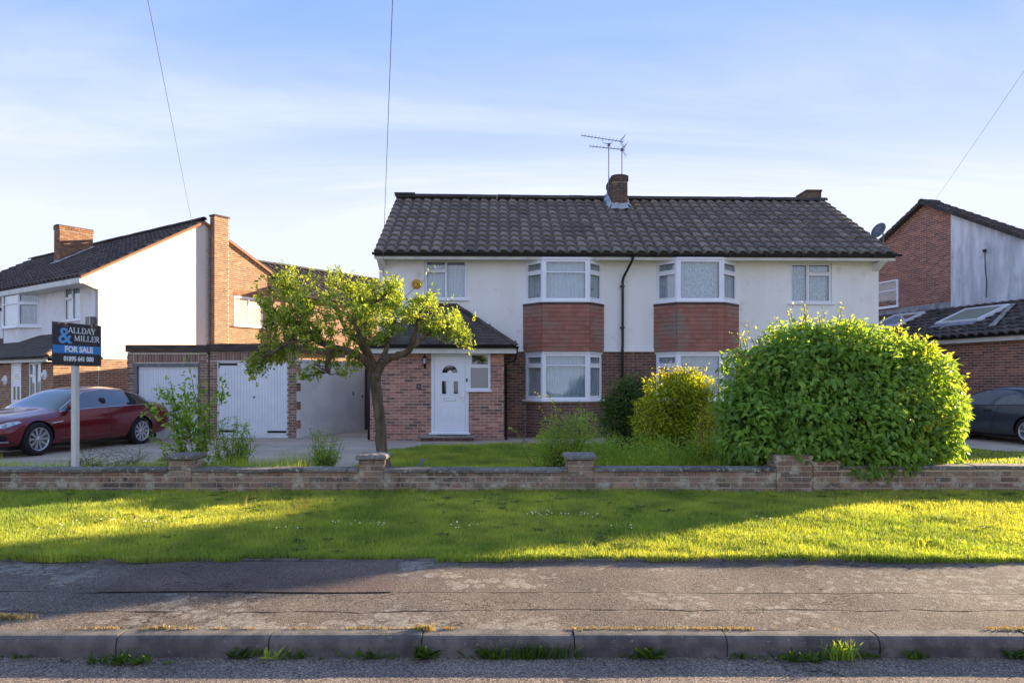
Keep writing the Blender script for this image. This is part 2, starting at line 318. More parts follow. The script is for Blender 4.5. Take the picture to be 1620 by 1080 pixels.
class MB:
    def __init__(s, T=ID): s.v = []; s.f = []; s.m = []; s.T = T; s.mi = 0; s.ms = [None]
    def p(s, u, v, z): s.v.append(s.T(u, v, z)); return len(s.v)-1
    def face(s, *ids): s.f.append(ids); s.m.append(s.mi)
    def poly(s, pts): s.face(*[s.p(*q) for q in pts])
    def box(s, u0, u1, v0, v1, z0, z1):
        i = [s.p(u, v, z) for z in (z0, z1) for (u, v) in ((u0, v0), (u1, v0), (u1, v1), (u0, v1))]
        for q in ((0, 3, 2, 1), (4, 5, 6, 7), (0, 1, 5, 4), (1, 2, 6, 5), (2, 3, 7, 6), (3, 0, 4, 7)): s.face(*[i[k] for k in q])
    def prism(s, pts, axis_fn0, axis_fn1):
        a = [s.p(*axis_fn0(q)) for q in pts]; b = [s.p(*axis_fn1(q)) for q in pts]; n = len(pts)
        s.face(*a[::-1]); s.face(*b)
        for k in range(n): s.face(a[k], a[(k+1) % n], b[(k+1) % n], b[k])
    def plate(s, u0, u1, z0, z1, holes=(), vf=0., vb=.1, back=True, edges=True):
        us = sorted({u0, u1, *[min(max(h[i], u0), u1) for h in holes for i in (0, 1)]}); zs = sorted({z0, z1, *[min(max(h[i], z0), z1) for h in holes for i in (2, 3)]})
        def solid(i, j):
            if i < 0 or j < 0 or i >= len(us)-1 or j >= len(zs)-1: return None
            c, d = (us[i]+us[i+1])/2, (zs[j]+zs[j+1])/2
            return not any(h[0] < c < h[1] and h[2] < d < h[3] for h in holes)
        for i in range(len(us)-1):
            for j in range(len(zs)-1):
                if not solid(i, j): continue
                a, b, c, d = us[i], us[i+1], zs[j], zs[j+1]
                s.poly([(a, vf, c), (b, vf, c), (b, vf, d), (a, vf, d)])
                if back: s.poly([(a, vb, d), (b, vb, d), (b, vb, c), (a, vb, c)])
                for (di, dj, q) in ((-1, 0, [(a, vb, c), (a, vf, c), (a, vf, d), (a, vb, d)]), (1, 0, [(b, vf, c), (b, vb, c), (b, vb, d), (b, vf, d)]),
                                    (0, -1, [(a, vb, c), (b, vb, c), (b, vf, c), (a, vf, c)]), (0, 1, [(a, vf, d), (b, vf, d), (b, vb, d), (a, vb, d)])):
                    nb = solid(i+di, j+dj)
                    if nb is False or (nb is None and edges): s.poly(q)
    def tube(s, pts, r, n=6, cap=True):
        pts = [Vector(p) for p in pts]; rs = r if isinstance(r, (list, tuple)) else [r]*len(pts); prev = None; rings = []
        ref = Vector((.13, .31, .94))
        for k, p in enumerate(pts):
            d = (pts[min(k+1, len(pts)-1)]-pts[max(k-1, 0)]).normalized()
            if abs(d.dot(ref)) > .97: ref = Vector((1, .1, 0))
            a = d.cross(ref).normalized(); b = d.cross(a)
            ring = [s.p(*(p+a*(math.cos(2*math.pi*j/n)*rs[k])+b*(math.sin(2*math.pi*j/n)*rs[k]))) for j in range(n)]
            if prev:
                for j in range(n): s.face(prev[j], prev[(j+1) % n], ring[(j+1) % n], ring[j])
            elif cap: s.face(*ring)
            prev = ring
        if cap: s.face(*prev[::-1])
    def lathe(s, prof, n, o, ax=Vector((0, 0, 1)), ref=Vector((1, 0, 0))):
        """prof: (radius, height) along axis ax from o"""
        ax = Vector(ax).normalized(); a = (Vector(ref)-ax*Vector(ref).dot(ax)).normalized(); b = ax.cross(a); prev = None; o = Vector(o)
        for (r, h) in prof:
            ring = [s.p(*(o+ax*h+a*(math.cos(2*math.pi*j/n)*r)+b*(math.sin(2*math.pi*j/n)*r))) for j in range(n)]
            if prev:
                for j in range(n): s.face(prev[j], prev[(j+1) % n], ring[(j+1) % n], ring[j])
            prev = ring
    def build(s, name, mats, parent=None, smooth=False, bevel=0, **k):
        me = bpy.data.meshes.new(name); me.from_pydata(s.v, [], s.f)
        for m_ in (mats if isinstance(mats, (list, tuple)) else [mats]): me.materials.append(m_)
        if any(s.m): me.polygons.foreach_set('material_index', s.m)
        bm = bmesh.new(); bm.from_mesh(me); bmesh.ops.remove_doubles(bm, verts=bm.verts, dist=1e-5) if smooth else None
        bmesh.ops.recalc_face_normals(bm, faces=bm.faces)
        if bevel: bmesh.ops.bevel(bm, geom=bm.edges[:], offset=bevel, segments=1, affect='EDGES')
        bm.to_mesh(me); bm.free()
        if smooth: me.polygons.foreach_set('use_smooth', [True]*len(me.polygons))
        o = bpy.data.objects.new(name, me); return fin(o, parent, **k)
def B(name, m, parent, T, *boxes, bevel=0, **k):
    b = MB(T)
    for q in boxes: b.box(*q)
    return b.build(name, M[m], parent, bevel=bevel, **k)

# pieces: bricks and tiles, the nearest SOLO of them objects of their own, the rest one joined part
def pieces(name, plural, unitV, unitF, mats_, items, parent, solo):
    """items: list of 4x4 world matrices"""
    if not items: return
    inv = wmat(parent).inverted()
    cv = Vector((0, 0, CAMZ))
    items = sorted(items, key=lambda m_: (m_.translation-cv).length)
    me = None
    if solo:
        me = np_mesh(name, unitV, unitF, mats_)
        for m_ in items[:solo]:
            o = bpy.data.objects.new(name, me); COL.objects.link(o); o.parent = parent; o.matrix_local = inv @ m_
    rest = items[solo:]
    if rest:
        A = np.array([[list(r) for r in m_] for m_ in rest]); UV = np.c_[np.asarray(unitV, float), np.ones(len(unitV))]
        V = np.einsum('nij,kj->nki', A, UV)[:, :, :3].reshape(-1, 3); n = len(unitV)
        F = (np.asarray(unitF)[None]+(np.arange(len(rest))*n)[:, None, None]).reshape(-1, np.asarray(unitF).shape[1])
        o = bpy.data.objects.new(plural, np_mesh(plural, V, F, mats_)); fin(o, parent, kind='stuff')
BRV = [(-.5, 0, -.5), (.5, 0, -.5), (.5, 0, .5), (-.5, 0, .5), (-.5, 1, -.5), (.5, 1, -.5), (.5, 1, .5), (-.5, 1, .5)]
BRF = [(0, 1, 2, 3), (0, 4, 5, 1), (1, 5, 6, 2), (2, 6, 7, 3), (3, 7, 4, 0)]
def bricks(parent, T, u0, u1, z0, z1, m, holes=(), solo=0, clip=None, bl=.213, bh=.062, j=.013, proud=.004, soldier=False, wob=0., off=0., name='brick', start=None):
    """stretcher bond on plane T. clip(z)->(u0,u1)"""
    it = []; z = z0+j*.5; row = 0; hh = bl if soldier else bh; ll = bh if soldier else bl
    while z+hh*.6 < z1:
        zt = min(z+hh, z1-.002); a, b = (clip((z+zt)/2) if clip else (u0, u1)); a = max(a, u0); b = min(b, u1)
        iv = [(a, b)]
        for h in holes:
            if h[2] < (z+zt)/2 < h[3]:
                nv = []
                for (p, q) in iv:
                    if h[0] > p: nv.append((p, min(q, h[0])))
                    if h[1] < q: nv.append((max(p, h[1]), q))
                iv = [w for w in nv if w[1]-w[0] > .01]
        shift = 0 if (row % 2 == 0 or soldier) else (ll+j)/2
        st = (u0 if start is None else start)-shift+off
        for (p, q) in iv:
            k = math.floor((p-st)/(ll+j)); x = st+k*(ll+j)
            while x < q:
                c, d = max(x, p), min(x+ll, q)
                if d-c > .03:
                    pr = proud+random.uniform(-.0025, .0025)+(random.uniform(-wob, wob) if wob else 0)
                    loc = T((c+d)/2, -pr, (z+zt)/2)
                    m_ = Matrix.Translation(loc) @ Matrix.Rotation(T.a+(random.uniform(-.01, .01) if wob else 0), 4, 'Z') @ Matrix.Rotation((random.uniform(-.012, .012) if wob else 0), 4, 'Y') @ Matrix.Diagonal((d-c-(random.uniform(0, .006) if wob else 0), proud+.03, zt-z-(random.uniform(0, .006) if wob else 0), 1))
                    it.append(m_)
                x += ll+j
        z += hh+j; row += 1
    pieces(name, 'brickwork', BRV, BRF, M[m], it, parent, solo)

def pantile_unit(cw=.3, gl=.40, amp=.038, th=.036, n=9):
    V = []; F = []
    for yy in (0, gl):
        for k in range(n):
            x = k/(n-1); V.append(((x-.5)*cw*1.04, yy, amp*math.sin(2*math.pi*(x-.08))+.4*amp*math.sin(4*math.pi*x)+(0 if yy else 0)))
    for k in range(n): V.append((V[k][0], .004, V[k][2]-th))
    for k in range(n-1):
        F.append((k, k+1, n+k+1, n+k)); F.append((2*n+k, 2*n+k+1, k+1, k))
    return V, F
def flat_unit(w=.165, l=.2, th=.014):
    a = w/2*.985
    V = [(-a, 0, 0), (a, 0, 0), (a, l, 0), (-a, l, 0), (-a, 0, -th), (a, 0, -th), (a, l, -th), (-a, l, -th)]
    return V, [(0, 1, 2, 3), (4, 5, 1, 0), (5, 6, 2, 1), (7, 4, 0, 3)]
def tiles(parent, O, U, S, N, ncol, nrow, cw, g, unit, m, solo=0, inside=None, tilt=.125, name='roof_tile', jit=.004, stag=False):
    O, U, S, N = Vector(O), Vector(U).normalized(), Vector(S).normalized(), Vector(N).normalized(); it = []
    for r in range(nrow):
        for c in range(-1 if stag else 0, ncol+(1 if stag else 0)):
            uu = (c+.5+(.5 if stag and r % 2 else 0))*cw; sv = r*g
            if inside and not inside(uu, sv+g*.5): continue
            if stag and (uu < .3*cw or uu > (ncol-.3)*cw): continue
            Bm = Matrix((U, S, N)).transposed().to_4x4()
            t_ = Matrix.Rotation(-tilt+random.uniform(-.006, .006), 4, 'X') @ Matrix.Rotation(random.uniform(-jit, jit)*2, 4, 'Z')
            it.append(Matrix.Translation(O+U*(uu+random.uniform(-jit, jit)*.5)+S*(sv+random.uniform(-jit, jit))+N*(.045 if tilt > .04 else .02)) @ Bm @ t_)
    pieces(name, name+'s', unit[0], unit[1], M[m], it, parent, solo)
def ridge(parent, A, Bp, m='ridge', r=.115, L=.45, name='ridge_tile', solo=60):
    A, Bp = Vector(A), Vector(Bp); d = Bp-A; n = max(1, round(d.length/L)); U = d.normalized(); up = (Vector((0, 0, 1))-U*U.z).normalized(); S = up.cross(U)
    V = []; F = []; k = 8
    for x in (0, 1):
        for i in range(k):
            a = math.pi*(i/(k-1)); V.append((x*.99, math.cos(a), math.sin(a)*.85))
    for i in range(k-1): F.append((i, i+1, k+i+1, k+i))
    F += [(0, 0+1, 2, 3)]; F += [(3, 4, 5, 0)]; 
    F += [(k, k+3, k+2, k+1)]; F += [(k, k+5, k+4, k+3)]
    V2 = V; it = []
    for i in range(n):
        s_ = d.length/n
        Bm = Matrix((U, S, up)).transposed().to_4x4()
        it.append(Matrix.Translation(A+U*(i*s_)+up*random.uniform(-.006, .006)) @ Bm @ Matrix.Diagonal((s_*1.0, r*(1+.03*(i % 2)), r, 1)))
    pieces(name, name+'s', V2, F, M[m], it, parent, solo)

# windows -------------------------------------------------------------------------------
def curtain(parent, T, u0, u1, z0, z1, v, m='curtain', amp=.012, wl=.07, open_=None):
    n = max(6, int((u1-u0)/wl*6)); V = []; F = []; ph = random.random()*6
    for k in range(n+1):
        u = u0+(u1-u0)*k/n; w = v+amp*math.sin(2*math.pi*u/wl+ph)+amp*.6*math.sin(2*math.pi*u/wl*.37+ph*2)
        V += [T(u, w, z0), T(u, w, z1)]
    for k in range(n): F.append((2*k, 2*k+2, 2*k+3, 2*k+1))
    o = bpy.data.objects.new('curtain', np_mesh('curtain', V, F, M[m], True)); return fin(o, parent)
def window(parent, T, u0, u1, z0, z1, panes, sash=(), vf=.02, cur='curtain', sill=None, fw=.0, name='window', frame='upvc', curv=.11, back='room', thick=.07):
    """frame plate with panes (list of rects) let in; sash: indices of panes with a raised opening sash. frame is the part, panes its sub-parts"""
    b = MB(T); b.plate(u0, u1, z0, z1, panes, vf, vf+thick)
    for i in sash:
        p = panes[i]; e = .038; e2 = .004
        b.plate(p[0]-e, p[1]+e, p[2]-e, p[3]+e, [(p[0]-e2, p[1]+e2, p[2]-e2, p[3]+e2)], vf-.018, vf-.001)
    w = b.build(name, M[frame], parent)
    for p in panes:
        g = MB(T); g.box(p[0]-.004, p[1]+.004, vf+.028, vf+.034, p[2]-.004, p[3]+.004); g.build('pane', M['glass'], w)
    # black gasket line round each pane
    g = MB(T)
    for p in panes: g.plate(p[0]-.003, p[1]+.003, p[2]-.003, p[3]+.003, [(p[0]+.008, p[1]-.008, p[2]+.008, p[3]-.008)], vf+.016, vf+.027)
    g.build('glazing_seal', M['metal'], w)
    if cur: curtain(w, T, u0+.02, u1-.02, z0+.03, z1-.02, vf+curv, cur)
    elif back:
        g = MB(T); g.box(u0+.01, u1-.01, vf+.6, vf+.62, z0+.01, z1-.01); g.build('room_wall', M[back], w)
    if sill:
        g = MB(T); g.box(u0-sill, u1+sill, vf-.09, vf+.02, z0-.045, z0-.004); g.build('sill', M[frame], w, bevel=.006)
    return w
def stile(x0, x1, z0, z1, fl, split, vent, ventside):
    """two-light casement: returns panes"""
    f = .055; m_ = split
    a = (x0+f+.012, m_-f*.6, z0+f+.01, z1-f); b = (m_+f*.6, x1-f-.012, z0+f+.01, z1-f)
    if ventside == 'L':
        return [(a[0], a[1], vent+.045, a[3]), (a[0], a[1], a[2], vent-.045), b]
    return [a, (b[0], b[1], vent+.045, b[3]), (b[0], b[1], b[2], vent-.045)]
def bay(parent, T, ul, ur, fl, fr, proj, z0, z1, front_transom, side_transom, cur, sillz=True, name='bay_window'):
    """splayed bay: wall points ul,ur at v=0; front fl..fr at v=-proj"""
    parts = []
    w = None
    A = [(ul, 0.), (fl, -proj), (fr, -proj), (ur, 0.)]
    root = None
    for k in range(3):
        (a0, b0), (a1, b1) = A[k], A[k+1]; L = math.hypot(a1-a0, b1-b0); ang = math.atan2(b1-b0, a1-a0); Tk = T.sub(a0, b0, ang)
        f = .065
        if k == 1:
            e = .05
            ps = [(e+f*.6, L-e-f*.6, z0+f, z1-f)] if not front_transom else [(e+f*.6, L-e-f*.6, z0+f, front_transom-.02), (e+f*.6, L-e-f*.6, front_transom+.02, z1-f)]
            sash = ()
        else:
            lo, hi = (.10, L-.07) if k == 0 else (.07, L-.10)
            ps = [(lo, hi, z0+f+.03, side_transom-.065), (lo, hi, side_transom+.055, z1-f-.03)]; sash = (0, 1)
        fr_ = window(parent, Tk, .0, L, z0, z1, ps, sash, 0.0, cur if k == 1 else 'curtain_d', None, name=name, curv=.12 if k == 1 else .075)
        parts.append(fr_)
    # corner posts, sill board, roof of bay
    for (a, c) in (A[1], A[2]):
        b = MB(T); b.lathe([(.001, z0), (.05, z0), (.05, z1), (.001, z1)], 8, (a, c+.035, 0)); b.build('corner_post', M['upvc'], parent)
    o_ = .075
    for (zz0, zz1, mm, nm, e) in ((z0-.05, z0-.002, 'upvc', 'sill', o_), (z1+.001, z1+.05, 'upvc', 'head_board', .03)):
        b = MB(T); pts = [(ul-e*1.2, .0), (fl-e*.6, -proj-e), (fr+e*.6, -proj-e), (ur+e*1.2, .0)]
        b.prism(pts, lambda q: (q[0], q[1], zz0), lambda q: (q[0], q[1], zz1)); b.build(nm, M[mm], parent)
    return A
def hanging(parent, T, A, z0, z1, off=.05):
    """tile hung apron below a bay, A plan points"""
    ul, fl, fr, ur = A[0][0]-off*1.1, A[1][0]-off*.5, A[2][0]+off*.5, A[3][0]+off*1.1; pj = -A[1][1]+off
    pts = [(ul, 0.), (fl, -pj), (fr, -pj), (ur, 0.)]
    b = MB(T); b.prism([(p[0], p[1]+.03 if p[1] < 0 else 0) for p in pts], lambda q: (q[0], q[1], z0+.02), lambda q: (q[0], q[1], z1)); core = b.build('tile_hung_apron', M['felt'], parent)
    U_ = flat_unit(.165, .19, .013)
    n = 11; g = (z1-z0)/n
    for k in range(3):
        (a0, b0), (a1, b1) = pts[k], pts[k+1]; L = math.hypot(a1-a0, b1-b0); ang = math.atan2(b1-b0, a1-a0); Tk = T.sub(a0, b0, ang)
        nc = max(1, round(L/.16)); cw = L/nc; un = flat_unit(cw*1.005, g*1.3, .017)
        o = Vector(Tk(0, 0, z0)); U = Vector(Tk(1, 0, z0))-o; Nn = Vector(Tk(0, -1, z0))-o
        tiles(core, o+Nn*(-.022), U, (0, 0, 1), Nn, nc, n, cw, g, un, 'redtile', 300, tilt=.115, name='hanging_tile', jit=.003)
    b = MB(T); e = .02; p2 = [(ul-e, .0), (fl-e, -pj-e), (fr+e, -pj-e), (ur+e, .0)]
    b.prism(p2, lambda q: (q[0], q[1], z1-.03), lambda q: (q[0], q[1], z1+.035)); b.build('lead_flashing', M['felt'], parent)

# ================================================================== THE SETTING
def sheet(name, poly, z, m, kind='structure', **k):
    b = MB()
    if not isinstance(z, (int, float)): b.poly([(x, y, z(x, y)) for x, y in poly])
    else: b.poly([(x, y, z) for x, y in poly])
    o = b.build(name, M[m], None, kind=kind, **k)
    if o.data.polygons[0].normal.z < 0: o.data.flip_normals()
    return o
sheet('ground', [(-400, -60), (400, -60), (400, 700), (-400, 700)], -.16, 'ground')
YK0, YK1, YP1, YW = 4.08, 4.215, 5.80, 9.20     # kerb face, kerb back, pavement back, wall face
sheet('road', [(-60, -14), (60, -14), (60, 4.085), (-60, 4.085)], -.118, 'road')
# pavement: fine grid with slight unevenness
def grid(name, x0, x1, y0, y1, nx, ny, zf, m, **k):
    X, Y = np.meshgrid(np.linspace(x0, x1, nx+1), np.linspace(y0, y1, ny+1)); Z = zf(X, Y)
    V = np.stack([X, Y, Z], -1).reshape(-1, 3); i = np.arange(ny)[:, None]*(nx+1)+np.arange(nx)[None]
    F = np.stack([i, i+1, i+nx+2, i+nx+1], -1).reshape(-1, 4)
    o = bpy.data.objects.new(name, np_mesh(name, V, F, M[m], True)); return fin(o, None, **k)
wav = lambda X, Y: .006*np.sin(X*1.3+.5)*np.sin(Y*3.1)+.004*np.sin(X*3.7+Y*2)
grid('pavement', -22, 22, YK1-.01, YP1+.03, 160, 16, lambda X, Y: -.006+wav(X, Y), 'pave', kind='structure')
grid('tarmac_patch', -3.02, -.97, 4.96, 5.76, 20, 8, lambda X, Y: wav(X, Y)+.002, 'patch', kind='structure')
for o in list(SC.objects):
    if o.name == 'tarmac_patch':
        for v in o.data.vertices:
            t_ = (v.co.y-4.96)/.8
            v.co.x += (1-t_)*(-.0) + (-.55*(1-t_)*0) + (.12*(1-t_) if v.co.x > -1.6 else -.0)
            if v.co.x < -2.9: v.co.x -= .0*t_
# kerb stones
kerb = empty('kerb', (0, YK0, 0), kind='structure')
def kerbstone():
    prof = [(0, -.25), (0, -.055), (.004, -.035), (.016, -.014), (.035, -.003), (.06, 0), (.135, -.001), (.135, -.25)]
    L = .909; V = []; F = []; n = len(prof)
    for x in (.003, L): V += [(x, y, z) for y, z in prof]
    for k in range(n-1): F.append((k, k+1, n+k+1, n+k))
    F += [(0, 7, 6, 5), (0, 5, 4, 3), (0, 3, 2, 1), (n, n+1, n+2, n+3), (n, n+3, n+4, n+5), (n, n+5, n+6, n+7)]
    return [(x, -y if False else y, z) for x, y, z in V], F
kv, kf = kerbstone(); kme = np_mesh('kerb_stone', kv, kf, M['kerb'])
kb = MB(); kb.box(-8, 8, YK0+.03, YK1-.02, -.25, -.02); kb.build('joint_mortar', M['soil'], kerb)
x = (667-810)/265-.914*8
for k in range(16):
    o = bpy.data.objects.new('kerb_stone', kme); COL.objects.link(o); o.parent = kerb
    o.location = (x, random.uniform(-.004, .004), .004+random.uniform(-.006, .003)); o.rotation_euler = (random.uniform(-.01, .01), random.uniform(-.004, .004), random.uniform(-.003, .003)); x += .914
# concrete edging behind the pavement
edg = empty('path_edging', (0, YP1, 0), kind='structure')
x = -9
while x < 9:
    b = MB(); L = .9; b.box(x, x+L-.008, YP1+.0, YP1+.05, -.06, .012+random.uniform(-.006, .006)); b.build('edging_stone', M['kerb'], edg, bevel=.006); x += L
grid('verge', -22, 22, YP1+.045, YW+.3, 120, 20, lambda X, Y: .008+.016*np.sin(X*.9)*np.sin(Y*1.3)-.006, 'lawnsoil', kind='structure')

# garden side
zdrive = lambda x, y: 0.012 - .06*max(0, min(1, (y-11)/6))*max(0, min(1, (-3.2-x)/2.0))
def dgrid(name, x0, x1, y0, y1, m, dz=0.):
    return grid(name, x0, x1, y0, y1, 60, 40, lambda X, Y: dz-.06*np.clip((Y-11)/6, 0, 1)*np.clip((-3.2-X)/2, 0, 1), m, kind='structure')
grid('garden_soil', -22, 22, YW+.2, 30, 60, 30, lambda X, Y: X*0-.085, 'soil', kind='structure')
dgrid('driveway', -26, 10.2, 9.42, 30, 'concrete', .0)
sheet('right_driveway', [(10.6, 14.0), (15, 13), (24, 20), (14, 30), (7.5, 30), (9.6, 17.2)], .006, 'concrete')
LAWN = [(-2.75, 9.6), (7.1, 9.6), (7.1, 15.0), (3.2, 15.9), (-.5, 15.7), (-1.9, 15.3), (-2.75, 14.4)]
sheet('front_lawn', LAWN, .010, 'lawnsoil')
BED = [(-14, 9.42), (-2.9, 9.42), (-2.9, 10.75), (-3.8, 10.5), (-5.4, 10.75), (-7.2, 10.35), (-9, 10.4), (-14, 10.2)]
sheet('flower_bed', BED, .014, 'soil')
RLAWN = [(6.9, 9.6), (16, 9.6), (16, 13.4), (10.4, 14.6), (9.0, 16.6), (7, 16.8)]
sheet('side_lawn', RLAWN, .011, 'lawnsoil')

# ------------------------------------------------------------------ garden wall
WT = T2(0, YW, 0)
wx = lambda px, D=YW: (px-810)/FP*D
gw = empty('garden_wall', (0, YW, 0), label='long low weathered brick garden wall with stone-capped piers along the grass verge', cat='wall')
def wseg(x0, x1, ztop, n0=0., coping=True, th=.215):
    b = MB(WT); b.box(x0, x1, .004, th-.004, -.15, ztop-.012); core = b.build('mortar_bed', M['mortar'], gw)
    T_ = WT
    bricks(core, WT, x0, x1, -.07, ztop-.03, 'br_wall', solo=300, proud=.008, wob=.002, off=random.random()*.2)
    if coping:
        xx = x0; 
        while xx < x1-.02:
            L = min(random.choice((.45, .6, .6)), x1-xx); c = MB(WT)
            dz = random.uniform(-.004, .004); c.box(xx+.003, xx+L-.003, -.035, th+.03, ztop-.045+dz, ztop+.004+dz)
            c.build('coping_stone', M['cope'], gw, bevel=.009); xx += L
def pier(x0, x1, ztop, cap=True, depth=.34, front=.0):
    b = MB(WT); b.box(x0+.004, x1-.004, -front+.004, depth-.004, -.15, ztop-.01); core = b.build('pier', M['mortar'], gw)
    Tf = T2(0, YW-front, 0); bricks(core, Tf, x0, x1, -.07, ztop-.0, 'br_wall', solo=300, proud=.01, wob=.002, start=x0)
    Tr = T2(x1, YW-front, R(90)); bricks(core, Tr, 0.0, depth, -.07, ztop-.0, 'br_wall', solo=300, proud=.01, wob=.002, start=-.11)
    Tl = T2(x0, YW+depth-front, R(-90)); bricks(core, Tl, 0.0, depth, -.07, ztop-.0, 'br_wall', solo=300, proud=.01, wob=.002, start=-.11)
    if cap:
        c = MB(WT); e = .045; zz = ztop+.002
        pts0 = [(x0-e, -front-e), (x1+e, -front-e), (x1+e, depth+e), (x0-e, depth+e)]; n = 8
        # rough stone cap with uneven rim
        ring = []
        for k in range(4):
            a, b_ = pts0[k], pts0[(k+1) % 4]
            for j in range(n): ring.append((a[0]+(b_[0]-a[0])*j/n, a[1]+(b_[1]-a[1])*j/n))
        cx0, cy0 = (x0+x1)/2, depth/2-front/2
        def rg(s_, z, w): return [c.p(cx0+(p[0]-cx0)*s_+random.uniform(-w, w), cy0+(p[1]-cy0)*s_+random.uniform(-w, w), z+random.uniform(-w, w)*.6) for p in ring]
        rs = [rg(.93, zz, .003), rg(1.0, zz+.015, .006), rg(.99, zz+.045, .008), rg(.90, zz+.066, .008), rg(.45, zz+.078, .01)]
        N4 = len(ring)
        for a, b_ in zip(rs, rs[1:]):
            for k in range(N4): c.face(a[k], a[(k+1) % N4], b_[(k+1) % N4], b_[k])
        c.face(*rs[0]); c.face(*rs[-1]); c.build('cap_stone', M['cope'], gw)
p1 = (wx(267), wx(303)); p2 = (wx(568), wx(607)); p3 = (wx(898), wx(939)); p4 = (wx(1228), wx(1284)); p5 = (wx(1286), wx(1330))
wseg(-13, p1[0], .335); wseg(p1[1], p2[0], .335); wseg(p2[1], p3[0], .33); wseg(p3[1], p4[0], .345)
wseg(p5[1], 14, .375)
pier(*p1, .455); pier(*p2, .455); pier(*p3, .455)
pier(p4[0], p4[1], .52, cap=False, front=.02); pier(p5[0], p5[1], .44, cap=False)

# ------------------------------------------------------------------ MAIN HOUSE pair
def hframe(px, D, ang): return T2((px-810)/FP*D, D, ang)
H = hframe(600, 18.1, R(1.2))
uL, uR = 0., H.U(1390); uP = H.U(1003)
ZE = 4.86; ZB = H.Z(830, 555)       # eaves tile edge, brick/render change
ROH = .42                             # eaves overhang
ZRIDGE = 7.24; DEP = 7.2; vR = 3.45
wr = lambda x: H
labL = 'white rendered semi-detached house with brick porch and white front door behind the small tree'
labR = 'white rendered semi-detached house joined on the right, half hidden by the big round shrub'
hl = empty('semi_detached_house', H(uL+3.4, 0, 0), label=labL, cat='house', group='pair of semi-detached houses'); hr = empty('semi_detached_house', H((uP+uR)/2, 0, 0), label=labR, cat='house', group='pair of semi-detached houses')
def hp(l, pxs, v=0.): return [H.uz(a, b, v) for a, b in pxs]
def rect(px0, px1, py0, py1, v=0.):
    (a, z1), (b, z0) = H.uz(px0, py0, v), H.uz(px1, py1, v); return (a, b, z0, z1)
WL = rect(671.5, 739, 411, 473.5); WRt = rect(1249.5, 1316, 416, 479.5)
PORCH_D = 17.2
def halfhouse(root, u0, u1, holes, gableside, bu=(0, 0)):
    hu = (bu[0]+.07, bu[1]-.07, 3.55, 4.5); hd = (bu[0]+.07, bu[1]-.07, 1.12, ZB-.13)
    # render upper wall, brick lower wall
    b = MB(H); b.plate(u0, u1, ZB, ZE-.02, holes+[hu], 0., .12, back=False)
    b.poly([(u0, .0, ZB), (u1, .0, ZB), (u1, .03, ZB), (u0, .03, ZB)]); b.build('rendered_wall', M['render'], root)
    b = MB(H); b.plate(u0, u1, -.2, ZB-.001, [hd], .03, .2, back=False); low = b.build('brick_wall', M['mortar_d'], root)
    # side and back shell
    ge = u0 if gableside < 0 else u1
    b = MB(H); pts = [(0.001, ZB), (DEP, ZB), (DEP, ZE-.3), (vR, ZRIDGE-.12), (.001, ZE-.02)]
    b.prism(pts, lambda q: (ge, q[0], q[1]), lambda q: (ge-gableside*.2, q[0], q[1])); b.build('gable_wall', M['render'], root)
    b = MB(H); b.plate(0, 0, 0, 0)if False else None
    b.box(ge if gableside < 0 else ge-.2, ge+.2 if gableside < 0 else ge, .031, DEP, -.2, ZB-.002); b.box(u0+.2, u1-.2, DEP-.2, DEP, -.2, ZE-.3); b.build('side_wall', M['br_main'], root)
    return low
lowL = halfhouse(hl, uL, uP, [WL], -1, (H.U(831.5), H.U(951.5))); lowR = halfhouse(hr, uP+.001, uR, [WRt], 1, (H.U(1038), H.U(1165)))
# bays ------------------------------------------------
def bayset(root, ul, ur, fl, fr, top_t, cur_up, cur_dn, py):
    PJ = .5
    A = (H.U(ul), H.U(ur), H.U(fl, -PJ), H.U(fr, -PJ))
    zt1, zs1 = H.Z(fl, 410, -PJ), H.Z(fl, 475, -PJ); zt0, zs0 = H.Z(fl, 559, -PJ), H.Z(fl, 632, -PJ)
    bay(root, H, A[0], A[1], A[2], A[3], PJ, zs1, zt1, top_t and H.Z(fl, 430, -PJ), H.Z(fl, 429, -PJ), cur_up)
    Ap = [(A[0], 0.), (A[2], -PJ), (A[3], -PJ), (A[1], 0.)]
    hanging(root, H, Ap, zt0+.055, zs1-.085)
    bay(root, H, A[0], A[1], A[2], A[3], PJ, zs0, zt0, top_t and H.Z(fl, 577.5, -PJ), H.Z(fl, 577.5, -PJ), cur_dn)
    # brick base of the bay
    b = MB(H); pts = [(A[0]+.02, .0), (A[2]+.02, -PJ+.03), (A[3]-.02, -PJ+.03), (A[1]-.02, .0)]
    b.prism(pts, lambda q: (q[0], q[1], -.2), lambda q: (q[0], q[1], zs0-.052)); core = b.build('bay_base', M['mortar_d'], root)
    for k in range(3):
        (a0, b0), (a1, b1) = pts[k], pts[k+1]; L = math.hypot(a1-a0, b1-b0)
        bricks(core, H.sub(a0, b0, math.atan2(b1-b0, a1-a0)), 0, L, -.05, zs0-.055, 'br_main', solo=60)
    # soffit filler above upper bay
    return A
bL = bayset(hl, 831.5, 951.5, 859, 931, True, 'curtain', 'curtain', 0)
bR = bayset(hr, 1038, 1165, 1072, 1143, False, 'lace', 'lace', 0)
HT = H.sub(0, .03)
bricks(lowL, HT, H.U(797), bL[0]+.0, -.05, ZB-.004, 'br_main', solo=170)
bricks(lowL, HT, bL[1]-.05, uP, -.05, ZB-.004, 'br_main', solo=130)
bricks(lowR, HT, uP, bR[0]+.05, -.05, ZB-.004, 'br_main', solo=100)
bricks(lowR, HT, bR[1]-.05, uR, -.05, ZB-.004, 'br_main', solo=180)
